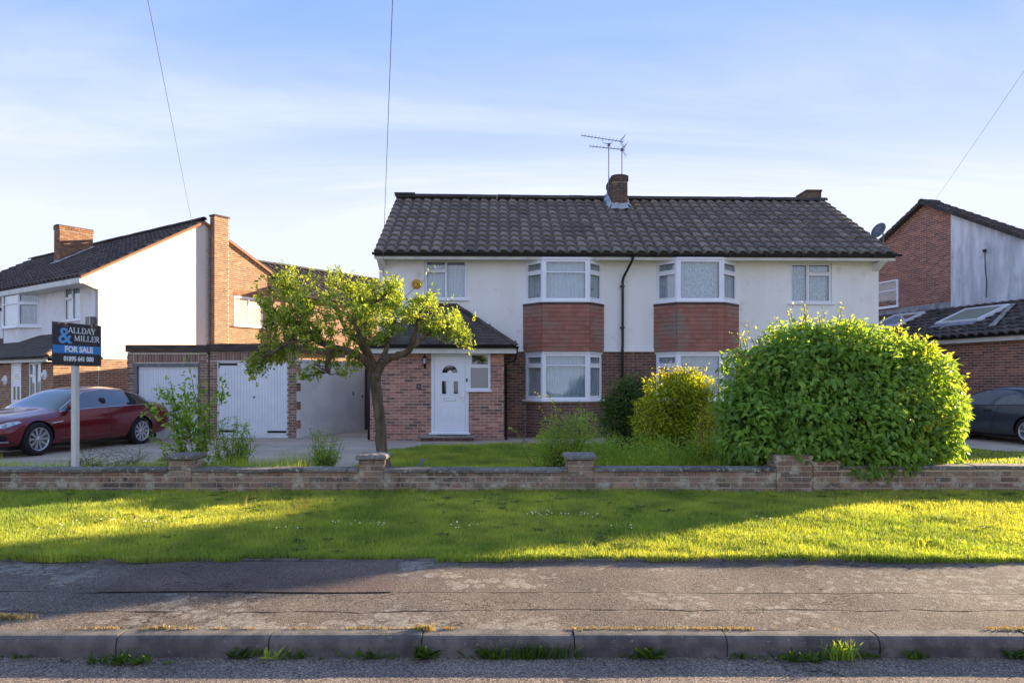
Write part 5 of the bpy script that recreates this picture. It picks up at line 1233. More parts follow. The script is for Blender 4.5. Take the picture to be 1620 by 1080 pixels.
for (c, rx, ry, rd, n) in ELL:
    for _ in range(n):
        v = rng.normal(size=3); v = v/np.linalg.norm(v)*rng.random()**.4
        tgt = tp(c[0]+v[0]*rx, c[1]+v[1]*ry, v[2]*rd); d = np.linalg.norm(SK-tgt, axis=1); src = SK[np.argmin(d+rng.random(len(d))*.12)]
        tws.append(twig_pts(src, tgt, .12 if tgt[2] < 2.6 else -.02, 6))
b = MB()
for t_ in tws: b.tube(t_, [.011, .009, .007, .006, .004, .002], 4, cap=False)
# bare thin shoots poking out
shoots = []
for (a_, c_) in (((640, 470), (690, 415)), ((556, 450), (562, 425)), ((455, 440), (447, 412)), ((700, 505), (720, 470)), ((600, 455), (606, 428)), ((520, 450), (517, 425)), ((680, 480), (690, 450)), ((740, 520), (752, 500))):
    s_ = twig_pts(tp(*a_), tp(*c_), 0, 5); shoots.append(s_); b.tube(s_, [.006, .005, .004, .003, .002], 4, cap=False)
b.build('twigs', M['twig'], tr, kind='stuff')
P, Dv, L = [], [], []
for t_ in tws+shoots:
    n = rng.integers(36, 58) if len(t_) == 6 else 9
    for _ in range(n):
        f = rng.random()**.7*.75+.25; p, d = along(t_, f); d = d/np.linalg.norm(d)
        P.append(p+rng.normal(size=3)*.028); q = rng.normal(size=3)*.8+d*.5+np.array([0, 0, .1]); Dv.append(q); L.append(random.uniform(.045, .082))
P, Dv, L = np.array(P), np.array(Dv), np.array(L)
Nv = nrm(rng.normal(size=(len(P), 3))*.6+np.array([0, -.2, .8]))
cr = bpy.data.objects.new('crown', None); 
COL.objects.link(cr); cr.parent = tr
leaves('leaves', P, Dv, Nv, L, M['l_apple'], cr, .46, solo=300)

# --- envelope shrubs --------------------------------------------------------------------
def blob_shrub(name, label, cat, base, lobes, nl, Lr, m, ratio=.5, broad=False, depth=.35, stems=40, stemr=.008, solo=0, zmin=.03, up=.25, nstem='stems', droop=0., group=None, inner=0, tintf=None):
    """lobes: (centre xyz, radii xyz, weight). leaves fill the outer shell of the union of the lobes"""
    root = empty(name, base, label=label, cat=cat, group=group)
    C_ = np.array([l[0] for l in lobes], float); R_ = np.array([l[1] for l in lobes], float); w = np.array([l[2] for l in lobes], float); w /= w.sum()
    k = rng.choice(len(lobes), nl, p=w); u = rv(nl); r_ = 1-depth*rng.random(nl)**1.6
    u[:, 1] = np.where(rng.random(nl) < .45, -np.abs(u[:, 1]), u[:, 1])
    bump = 1+.07*np.sin(u[:, 0]*9+k*2)+.07*np.sin(u[:, 2]*11+k)+.05*np.sin(u[:, 1]*13)
    P = C_[k]+u*R_[k]*(r_*bump)[:, None]; N = nrm(u/R_[k])
    keep = P[:, 2] > zmin; 
    # drop leaves deep inside other lobes
    for c, r in zip(C_, R_): keep &= ~((((P-c)/r)**2).sum(1) < (1-depth*1.25)**2)
    P, N, u = P[keep], N[keep], u[keep]; n = len(P)
    D = nrm(N*.55+rng.normal(size=(n, 3))*.55+np.array([0, -.1, -droop])); Nn = nrm(N*.6+np.array([0, 0, up+.5])+rng.normal(size=(n, 3))*.35); L = rng.uniform(Lr[0], Lr[1], n)
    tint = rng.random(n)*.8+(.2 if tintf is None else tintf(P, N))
    b = MB(); bs = np.array(base)
    for _ in range(stems):
        j = rng.choice(len(lobes), p=w); t = C_[j]+rv(1)[0]*R_[j]*.85
        if t[2] < zmin+.1: continue
        b.tube(twig_pts(bs+np.array([rng.normal()*.08, rng.normal()*.06, 0]), t, .05, 5), [stemr*2, stemr*1.5, stemr, stemr*.7, stemr*.3], 4, cap=False)
    if stems: b.build(nstem, M['twig'], root, kind='stuff')
    leaves('foliage', P, D, Nn, L, m, root, ratio, broad, tint=np.clip(tint, 0, 1), solo=solo)
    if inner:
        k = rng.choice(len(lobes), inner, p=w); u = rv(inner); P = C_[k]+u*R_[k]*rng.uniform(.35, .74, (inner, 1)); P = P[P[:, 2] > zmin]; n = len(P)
        leaves('inner_foliage', P, rv(n), rv(n), rng.uniform(Lr[1]*1.1, Lr[1]*1.9, n), m, root, ratio, broad, tint=rng.random(n)*.4)  # larger, darker leaves added inside to block light and darken the gaps
    return root
def shoots_on(root, specs, m, Lr, ratio=.5, broad=False, r=.006, nm='shoots', per=14, spread=.05, mt='stem'):
    """leafy shoots: (start xyz, end xyz)"""
    b = MB(); P, D, L = [], [], []
    for (a, c, *q) in specs:
        t_ = twig_pts(a, c, .04, 6); b.tube(t_, [r, r*.9, r*.8, r*.6, r*.5, r*.25], 4, cap=False); n = q[0] if q else per
        for i in range(n):
            f = .12+.88*(i+random.random())/n; p, d = along(t_, f); d = d/np.linalg.norm(d); P.append(p+rng.normal(size=3)*spread*.3); D.append(rng.normal(size=3)*.75+d*.55); L.append(random.uniform(*Lr)*(1-.3*f))
    b.build(nm, M[mt], root, kind='stuff')
    if P:
        P, D, L = np.array(P), np.array(D), np.array(L); Nv = nrm(rng.normal(size=(len(P), 3))*.5+np.array([0, -.2, .9])); leaves('shoot_leaves', P, D, Nv, L, m, root, ratio, broad)

q = lambda px, py, D: np.array(P3(px, py, D))
# big round shrub over the wall
bd = 10.5
bl = [(q(1320, 640, bd), (1.45, 1.15, 1.30), 5), (q(1225, 640, bd), (.86, .95, 1.12), 2.4), (q(1420, 640, bd), (.84, .95, 1.0), 2.4), (q(1325, 690, 9.95), (1.5, .85, .80), 3.2), (q(1185, 680, 10.1), (.50, .7, .85), 1.5), (q(1448, 690, 10.1), (.52, .7, .62), 1.6), (q(1290, 575, bd), (.9, .8, .68), 1.4), (q(1400, 590, bd), (.7, .7, .60), 1.), (q(1370, 722, 9.55), (.95, .42, .30), 1.1), (q(1260, 700, 9.95), (.75, .6, .55), 2.2)]
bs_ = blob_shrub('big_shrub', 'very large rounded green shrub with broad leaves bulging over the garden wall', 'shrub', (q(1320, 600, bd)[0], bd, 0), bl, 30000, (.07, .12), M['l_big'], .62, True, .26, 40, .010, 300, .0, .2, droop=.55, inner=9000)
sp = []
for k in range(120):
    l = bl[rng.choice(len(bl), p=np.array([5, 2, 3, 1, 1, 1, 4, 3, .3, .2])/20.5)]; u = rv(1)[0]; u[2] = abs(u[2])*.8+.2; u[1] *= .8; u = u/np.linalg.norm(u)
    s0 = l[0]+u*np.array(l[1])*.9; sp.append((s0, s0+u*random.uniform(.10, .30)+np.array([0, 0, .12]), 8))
shoots_on(bs_, sp, M['l_sunlit_tip'], (.05, .085), .55, True)
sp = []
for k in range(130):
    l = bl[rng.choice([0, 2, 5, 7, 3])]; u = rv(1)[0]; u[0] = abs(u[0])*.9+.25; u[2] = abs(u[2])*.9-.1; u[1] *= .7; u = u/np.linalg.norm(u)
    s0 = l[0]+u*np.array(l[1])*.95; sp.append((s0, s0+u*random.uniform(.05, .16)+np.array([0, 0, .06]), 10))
shoots_on(bs_, sp, M['l_sunlit_tip'], (.06, .10), .58, True, nm='sunlit_side_shoots')  # paler leaves crowded on the right side, sunlight put into their colour
# dark shrub, golden shrub
dd_ = 14.0
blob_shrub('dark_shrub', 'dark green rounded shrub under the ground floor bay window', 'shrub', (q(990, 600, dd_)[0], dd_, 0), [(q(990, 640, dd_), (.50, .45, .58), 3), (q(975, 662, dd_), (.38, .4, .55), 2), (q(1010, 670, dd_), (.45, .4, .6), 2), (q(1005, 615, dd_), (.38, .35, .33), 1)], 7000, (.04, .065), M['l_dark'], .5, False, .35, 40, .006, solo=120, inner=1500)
gd = 12.6
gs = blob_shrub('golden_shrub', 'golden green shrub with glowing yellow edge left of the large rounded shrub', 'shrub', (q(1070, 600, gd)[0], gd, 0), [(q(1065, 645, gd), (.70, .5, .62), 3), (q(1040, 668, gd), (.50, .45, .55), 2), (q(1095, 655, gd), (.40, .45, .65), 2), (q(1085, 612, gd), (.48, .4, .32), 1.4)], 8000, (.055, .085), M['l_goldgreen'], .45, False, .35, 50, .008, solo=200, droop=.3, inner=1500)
sp = [(q(1040+random.uniform(0, 80), 600, gd), q(1030+random.uniform(0, 95), 582+random.uniform(-5, 14), gd), 9) for _ in range(46)]+[(q(1030+random.uniform(0, 20), 690, gd-.3), q(1004+random.uniform(0, 26), 625+random.uniform(0, 60), gd-.4), 12) for _ in range(26)]+[(q(1120, 740, 11.2), q(1100+random.uniform(0, 40), 630+random.uniform(0, 90), 11.3), 26) for _ in range(60)]
shoots_on(gs, sp, M['l_yel'], (.04, .065), .5)
# rose-like bush behind pier three with bright tips
rd = 11.2
rs_ = blob_shrub('rose_bush', 'loose fine-leaved bush with bright yellow shoot tips behind the third capped pier', 'shrub', (q(890, 700, rd)[0], rd, 0), [(q(880, 695, rd), (.34, .35, .40), 2), (q(918, 685, rd), (.30, .3, .42), 2), (q(862, 712, rd), (.25, .25, .34), 1), (q(905, 725, rd), (.5, .3, .25), 1.4)], 5200, (.03, .05), M['l_fine'], .5, False, .75, 50, .006, solo=60)
shoots_on(rs_, [(q(882, 680, rd), q(846, 622, rd), 26), (q(884, 680, rd), q(872, 632, rd), 24), (q(886, 682, rd), q(868, 650, rd), 24), (q(880, 680, rd), q(885, 645, rd), 20), (q(874, 690, rd), q(850, 640, rd), 20)], M['l_yel'], (.03, .05), .55, r=.006)
shoots_on(rs_, [(q(915, 680, rd), q(915, 636, rd), 24), (q(910, 680, rd), q(902, 655, rd), 14), (q(925, 690, rd), q(935, 650, rd), 14), (q(930, 690, rd), q(950, 665, rd), 12), (q(880, 740, rd), q(842, 700, rd), 12), (q(945, 735, rd), q(965, 690, rd), 14)], M['l_fine'], (.03, .05), .55, r=.005)
# arching stem on the lawn
av = empty('arching_plant', tuple(q(845, 735, 11.4)*np.array([1, 1, 0])), label='thin arching leafy stem leaning over the lawn left of the loose fine-leaved bush', cat='plant')
shoots_on(av, [(q(848, 740, 11.4), q(832, 690, 11.4), 14), (q(834, 700, 11.4), q(806, 678, 11.4), 20), (q(850, 740, 11.4), q(846, 706, 11.4), 12)], M['l_fine'], (.035, .055), .5, r=.006)
# undergrowth right of pier three
wg = blob_shrub('undergrowth', 'low weedy undergrowth with yellow flowers behind the wall between third pier and large shrub', 'weeds', (q(1040, 735, 11)[0], 11, 0), [(q(970+26*k, 722-random.uniform(0, 14), 11+random.uniform(-.5, .8)), (.32, .4, random.uniform(.20, .34)), 1) for k in range(8)]+[(q(960, 705, 12), (.4, .3, .3), 1), (q(1150, 735, 10.4), (.5, .4, .5), 2)], 9000, (.03, .055), M['l_fine'], .4, False, .9, 0, .004)
wg['kind'] = 'stuff'; del wg['label']; del wg['category']
# sapling behind pier one
sdp = 10.4
sp_ = empty('sapling', tuple(q(300, 745, sdp)*np.array([1, 1, 0])), label='young many-stemmed sapling with round light green leaves behind the leftmost brick pier', cat='sapling')
S_ = [((300, 748), (296, 556), 34), ((302, 700), (270, 600), 30), ((298, 720), (240, 640), 30), ((296, 715), (262, 620), 26), ((300, 690), (318, 600), 26), ((305, 720), (350, 620), 34), ((350, 640), (356, 600), 14), ((305, 715), (330, 640), 26), ((298, 740), (235, 690), 22), ((300, 735), (275, 665), 26), ((304, 740), (340, 690), 26), ((300, 700), (285, 640), 26), ((302, 690), (308, 640), 26), ((290, 735), (255, 712), 18), ((306, 735), (322, 672), 26), ((300, 650), (292, 610), 16), ((250, 650), (228, 655), 10), ((300, 748), (262, 725), 20), ((304, 745), (330, 720), 20), ((300, 745), (310, 700), 20), ((298, 700), (250, 610), 22)]
shoots_on(sp_, [(q(a[0], a[1], sdp), q(c[0], c[1], sdp+random.uniform(-.35, .35)), int(n*3.4)) for a, c, n in S_], M['l_sap'], (.06, .105), .62, True, r=.009, spread=.16)
s2 = empty('sapling', tuple(q(375, 745, 10.6)*np.array([1, 1, 0])), label='smaller low bush with thin pale stems right of the tall sapling, before the garage doors', cat='bush')
shoots_on(s2, [(q(372+random.uniform(-8, 8), 748, 10.6), q(372+random.uniform(-36, 36), random.uniform(655, 715), 10.6+random.uniform(-.3, .3)), 60) for _ in range(34)], M['l_sap'], (.035, .065), .55, r=.006, spread=.1)
s3 = empty('bush', tuple(q(515, 745, 10.5)*np.array([1, 1, 0])), label='small bright green bush behind the wall between the first and second capped piers', cat='bush')
shoots_on(s3, [(q(515+random.uniform(-8, 8), 745, 10.5), q(515+random.uniform(-26, 28), random.uniform(676, 725), 10.5+random.uniform(-.3, .3)), 60) for _ in range(34)], M['l_fine'], (.035, .06), .45, r=.005, spread=.1)
s4 = empty('weeds', tuple(q(150, 740, 10)*np.array([1, 1, 0])), label='straggly brown and green weeds at the foot of the sale board post', cat='weeds')
shoots_on(s4, [(q(90+random.uniform(0, 150), 745, 9.9+random.uniform(0, .5)), q(85+random.uniform(0, 165), random.uniform(700, 735), 9.9+random.uniform(0, .5)), 12) for _ in range(60)], M['weed'], (.02, .04), .4, r=.003, spread=.06, mt='twig')

# --- grasses -----------------------------------------------------------------------------
from math import pi
def inpoly(x, y, poly):
    c = np.zeros(len(x), bool); n = len(poly)
    for i in range(n):
        x1, y1 = poly[i]; x2, y2 = poly[(i+1) % n]
        if y1 == y2: continue
        c ^= ((y1 > y) != (y2 > y)) & (x < (x2-x1)*(y-y1)/(y2-y1)+x1)
    return c
def vnoise(x, y, s, seed=0):
    r_ = np.random.default_rng(seed); g = r_.random((64, 64)); u, v = (x*s) % 63, (y*s) % 63; i, j = u.astype(int), v.astype(int); fu, fv = u-i, v-j
    fu, fv = fu*fu*(3-2*fu), fv*fv*(3-2*fv); i2, j2 = (i+1) % 64, (j+1) % 64
    return g[i, j]*(1-fu)*(1-fv)+g[i2, j]*fu*(1-fv)+g[i, j2]*(1-fu)*fv+g[i2, j2]*fu*fv
def blades(name, x, y, z0, h, w, m, lean=.5, tint=None, parent=None, **k):
    n = len(x); a = rng.random(n)*2*pi; la = rng.random(n)*2*pi; lm = h*lean*rng.random(n)
    dx, dy = np.cos(a)*w/2, np.sin(a)*w/2; lx_, ly_ = np.cos(la)*lm, np.sin(la)*lm; z0 = np.broadcast_to(z0, x.shape)
    P0 = np.stack([x-dx, y-dy, z0], -1); P1 = np.stack([x+dx, y+dy, z0], -1)
    Ml = np.stack([x-dx*.8+lx_*.35, y-dy*.8+ly_*.35, z0+h*.55], -1); Mr = np.stack([x+dx*.8+lx_*.35, y+dy*.8+ly_*.35, z0+h*.55], -1); T_ = np.stack([x+lx_, y+ly_, z0+h*np.sqrt(np.maximum(.15, 1-(lm/h)**2*.8))], -1)
    V = np.stack([P0, P1, Mr, Ml, T_], 1).reshape(-1, 3); F = (np.array([(0, 1, 2), (0, 2, 3), (3, 2, 4)])[None]+(np.arange(n)*5)[:, None, None]).reshape(-1, 3)
    tint = rng.random(n) if tint is None else tint
    o = bpy.data.objects.new(name, np_mesh(name, V, F, m, tint=np.repeat(np.clip(tint, 0, 1), 5))); return fin(o, parent, kind='stuff', **k)
def scatter(n, x0, x1, y0, y1): return rng.uniform(x0, x1, n), rng.uniform(y0, y1, n)
# verge: density falls with distance like the picture's resolution
n = 390000
yv = YP1-.07+(YW+.07-YP1)*rng.random(n)**1.15; xv = np.where(rng.random(n) < .78, (rng.random(n)*2-1)*(yv*.80+.3), (rng.random(n)*2-1)*(yv*.80+3.2))
edge = YP1-.035+.085*((xv > -2.3) & (xv < -.65))+.11*(vnoise(xv+50, yv*0, 2.3, 3)-.5)+.05*(vnoise(xv+50, yv*0, 9, 4)-.5); kp = (yv > edge) & (yv < YW-.005); xv, yv = xv[kp], yv[kp]
hh = (.028+.040*vnoise(xv+40, yv+40, 1.3, 1)+.022*vnoise(xv+40, yv+40, 5, 2))*(.6+.7*rng.random(len(xv)))
hh += .05*np.exp(-((YW-yv)/.10))*rng.random(len(xv)); hh += .02*np.exp(-((yv-YP1)/.12))*rng.random(len(xv))
tv = .25+.5*vnoise(xv+40, yv+40, .7, 5)+.35*(rng.random(len(xv))-.5)+.25*(vnoise(xv+40, yv+40, 3.1, 6)-.5)
blades('verge_grass', xv, yv, .0, hh, .0055+.003*rng.random(len(xv)), M['grass'], .95, tv)
# tufts of longer grass and broadleaf weeds in the verge
x, y = scatter(260, -7, 7, 6.0, 9.15); P = []; X, Y, Hh = [], [], []
for a, c in zip(x, y):
    for _ in range(14): X.append(a+random.gauss(0, .03)); Y.append(c+random.gauss(0, .03)); Hh.append(random.uniform(.06, .13))
blades('verge_tufts', np.array(X), np.array(Y), .0, np.array(Hh), np.full(len(X), .006), M['grass'], .7)
x, y = scatter(230, -7, 7, 5.95, 9.1); kp = np.abs(x) < y*.8; x, y = x[kp], y[kp]; P, D = [], []
for a, c in zip(x, y):
    for k in range(9): an = k*.7+random.random(); P.append((a, c, .035)); D.append((math.cos(an), math.sin(an), .25))
P, D = np.array(P), np.array(D); leaves('broadleaf_weeds', P, D, np.tile((0., 0., 1.), (len(P), 1)), rng.uniform(.05, .09, len(P)), M['weed'], None, .35)
# front lawn and side lawn
def lawn(name, poly, n, h, m='grass', tb=.45):
    xs, ys = [p[0] for p in poly], [p[1] for p in poly]; x, y = scatter(n, min(xs), max(xs), min(ys), max(ys)); k = inpoly(x, y, poly); x, y = x[k], y[k]
    hh = h*(.5+.9*vnoise(x+40, y+40, 1.6, 9))*(.6+.8*rng.random(len(x))); return blades(name, x, y, .008, hh, .008+.004*rng.random(len(x)), M[m], .8, tb+.5*(vnoise(x+40, y+40, .9, 7)-.5)+.4*(rng.random(len(x))-.5))
lawn('front_lawn_grass', LAWN, 130000, .085); lawn('side_lawn_grass', RLAWN, 40000, .05)
x, y = scatter(26000, -14, -2.9, 9.44, 10.6); k = inpoly(x, y, BED) & (vnoise(x+40, y+40, 1.1, 12) > .18); x, y = x[k], y[k]
blades('bed_grass', x, y, .01, rng.uniform(.18, .46, len(x))*(.45+.9*vnoise(x+40, y, 1.5, 13)), np.full(len(x), .007), M['grass2'], .6)
x, y = scatter(9000, 1.1, 3.6, 9.6, 11.8); blades('long_grass', x, y, .01, rng.uniform(.10, .42, len(x))*(.4+vnoise(x+40, y, 2, 13)), np.full(len(x), .007), M['grass2'], .5)
# clumps in the lawn behind the wall
X, Y, Hh = [], [], []
for (px, D_) in ((740, 10.6), (752, 10.2), (650, 10.4), (700, 11), (820, 10.3), (770, 10.0), (560, 10.2), (430, 10.2), (470, 10.1), (540, 10.0)):
    a = (px-810)/FP*D_
    for _ in range(90): X.append(a+random.gauss(0, .09)); Y.append(D_+random.gauss(0, .08)); Hh.append(random.uniform(.12, .36))
blades('grass_clumps', np.array(X), np.array(Y), .0, np.array(Hh), np.full(len(X), .007), M['grass2'], .65)
# weeds rooted in the kerb joints: each a plant
def weed(px, py, D, n, h, label, m='weed', broad=False, spread=.05, cat='weed', z=None, wide=.008, group='weeds growing along the kerb'):
    p = P3(px, py, D); z = p.z if z is None else z
    r_ = empty('kerb_weed', (p.x, D, z), label=label, cat=cat, group=group)
    if broad:
        P = np.tile((p.x, D, z), (n, 1))+rng.normal(size=(n, 3))*np.array([spread, .01, 0]); an = rng.uniform(0, 2*pi, n); D_ = np.stack([np.cos(an), np.sin(an)*.5, rng.uniform(.2, 1.6, n)], -1)
        leaves('leaves', P, D_, nrm(np.stack([np.cos(an)*-.4, np.sin(an)*-.4, np.ones(n)], -1)), rng.uniform(h*.6, h*1.2, n), M[m], r_, .28)
    else: blades('blades', p.x+rng.normal(size=n)*spread, D+rng.normal(size=n)*.012, z, rng.uniform(h*.5, h*1.1, n), np.full(n, wide), M[m], .8, parent=r_)
    return r_
KZ = -.118
weed(383, 1032, 4.06, 26, .085, 'flat green rosette weed at the foot of the kerb left of the tall yellow-green weed', broad=True, z=KZ)
w0 = weed(432, 1030, 4.05, 9, .14, 'broad upright yellow-green leaves growing against the kerb face', 'grass2', True, .02, z=KZ)
weed(472, 1030, 4.06, 24, .06, 'small dark weed at the foot of the kerb beside the thin dry stalks', broad=True, z=KZ)
weed(590, 1030, 4.06, 34, .07, 'low fine-leaved weed under the kerb below the second brick pier', broad=True, spread=.07, z=KZ)
weed(672, 1030, 4.06, 40, .10, 'weed filling the kerb joint below the front door', broad=True, spread=.03, z=KZ)
weed(768, 1032, 4.06, 34, .08, 'spiky weed at the foot of the kerb just left of the wide grass clump', broad=True, spread=.05, z=KZ)
weed(845, 1032, 4.06, 170, .11, 'widest clump of grass growing along the foot of the kerb', spread=.13, z=KZ)
weed(1010, 1030, 4.06, 26, .06, 'tiny weed by the kerb right of the wide grass clump', broad=True, spread=.05, z=KZ)
weed(1029, 1025, 4.06, 26, .11, 'narrow upright weed against the kerb near the middle of the street', broad=True, spread=.02, z=KZ)
weed(1172, 1030, 4.06, 24, .05, 'very small weed by a kerb joint left of the trailing crack weed', broad=True, spread=.05, z=KZ)
weed(1272, 1036, 4.02, 60, .08, 'trailing green weed spilling from the crack in the road', broad=True, spread=.09, z=KZ)
weed(1330, 1030, 4.05, 150, .12, 'bright tuft of yellow-green grass against the kerb', 'grass2', spread=.045, z=KZ)
weed(1375, 1030, 4.06, 24, .05, 'small grass sprig right of the bright grass tuft', broad=True, spread=.05, z=KZ)
weed(1448, 1030, 4.06, 70, .07, 'short green grass tuft at the foot of the right kerb stones', spread=.035, z=KZ)
weed(1612, 1030, 4.06, 40, .09, 'weed at the foot of the kerb at the right edge of the picture', broad=True, spread=.05, z=KZ)
weed(190, 1040, 3.98, 60, .08, 'weed trailing from the kerb joint into the road crack on the left', broad=True, spread=.09, z=KZ)
weed(12, 974, 4.40, 120, .045, 'pale grass tuft on the pavement at the left edge', 'straw', spread=.07, z=.0)
weed(672, 1003, 4.20, 90, .04, 'small yellow grass tuft on top of the kerb above its joint', 'straw', spread=.03, z=.002)
weed(262, 992, 4.22, 40, .03, 'tiny mossy tuft on top of the left kerb', 'straw', spread=.04, z=.002)
weed(30, 1025, 4.06, 20, .04, 'tiny weed at the foot of the leftmost kerb stone', broad=True, spread=.04, z=KZ)
# moss and dry grass in the joint behind the kerb
n = 3600; x = rng.uniform(-3.3, 3.6, n); k = vnoise(x+40, x*0, 2.3, 21)+.7*vnoise(x+40, x*0, 11, 22) > .95+.2*rng.random(n); x = x[k]; blades('joint_moss', x, YK1+rng.normal(size=len(x))*.012, .0, rng.uniform(.006, .022, len(x)), np.full(len(x), .006), M['straw'], .8)
# moss in the road crack
# dry stalks on the verge
def stalk(px, py0, py1, D, m='straw', lab=''):
    p, t_ = P3(px, py0, D), P3(px+random.uniform(-1, 2), py1, D); e = empty('dry_stalk', (p.x, D, 0), label=lab, cat='stalk', group='dry stalks standing in the verge')
    b = MB(); b.tube([(p.x, D, 0), tuple(t_)], [.010, .008], 5); b.build('stem', M['wood'], e); return e
stalk(107, 800, 785, 8.4, lab='pale stub of a stalk in the verge at the far left'); stalk(213, 828, 815, 7.4, lab='short orange stub in the sunlit streak of the verge'); stalk(1321, 795, 782, 8.6, lab='pale peg-like stub in the grass below the large shrub')
X, Y, Hh = [], [], []
for (px, D_, hmax, nn) in ((393, 8.0, .30, 5), (470, 7.9, .2, 8), (490, 7.9, .22, 6), (355, 7.3, .15, 3), (873, 7.8, .28, 5), (1157, 7.9, .24, 7), (1165, 7.8, .2, 4), (1485, 8.8, .22, 10), (1580, 8.2, .18, 5), (1290, 8.2, .12, 5), (570, 7.2, .14, 3), (1420, 8.7, .18, 10)):
    a = (px-810)/FP*D_
    for _ in range(nn): X.append(a+random.gauss(0, .05)); Y.append(D_+random.gauss(0, .05)); Hh.append(hmax*random.uniform(.5, 1))
blades('seeding_grass', np.array(X), np.array(Y), 0., np.array(Hh), np.full(len(X), .006), M['straw'], .35)
# daisies
P = []
for (px, D_, nn, sp_x) in ((200, 7.2, 6, .5), (260, 7.1, 8, .6), (590, 7.0, 7, .35), (550, 7.1, 4, .2), (855, 7.6, 12, .22), (925, 7.5, 9, .18), (745, 7.0, 4, .2), (730, 6.8, 3, .2), (1230, 7.2, 4, .3), (100, 6.9, 3, .3), (430, 6.8, 3, .3), (1010, 6.9, 3, .4)):
    for _ in range(nn): P.append(((px-810)/FP*D_+random.gauss(0, sp_x*.5), D_+random.gauss(0, .07), random.uniform(.055, .08)))
b = MB()
for (a, c, z) in P: b.lathe([(.001, .005), (.004, .004), (.009, .0), (.008, -.002)], 6, (a, c, z), (random.uniform(-.3, .3), -.5, 1))
b.build('daisies', M['petal'], None, kind='stuff')
b = MB()
for (px, py, D_) in ((667, 731, 10.3), (669, 727, 10.3), (664, 735, 10.3)): b.lathe([(.001, .02), (.016, .012), (.014, -.01), (.001, -.02)], 6, tuple(P3(px, py, D_)))
b.tube([tuple(P3(666, 745, 10.3)), tuple(P3(667, 730, 10.3))], .004, 4); b.build('bluebell', M['bluepetal'], None, label='small blue bluebell flower in the lawn behind the second pier', cat='flower')
b = MB()
for _ in range(46):
    D_ = random.uniform(10, 11.4); b.lathe([(.001, .01), (.013, .004), (.001, -.008)], 5, tuple(P3(random.choice((992, 995, 1050, 1046, 965, 1100, 1120))+random.gauss(0, 8), 728+random.gauss(0, 8), D_)))
b.build('yellow_flowers', M['yelpetal'], None, kind='stuff')

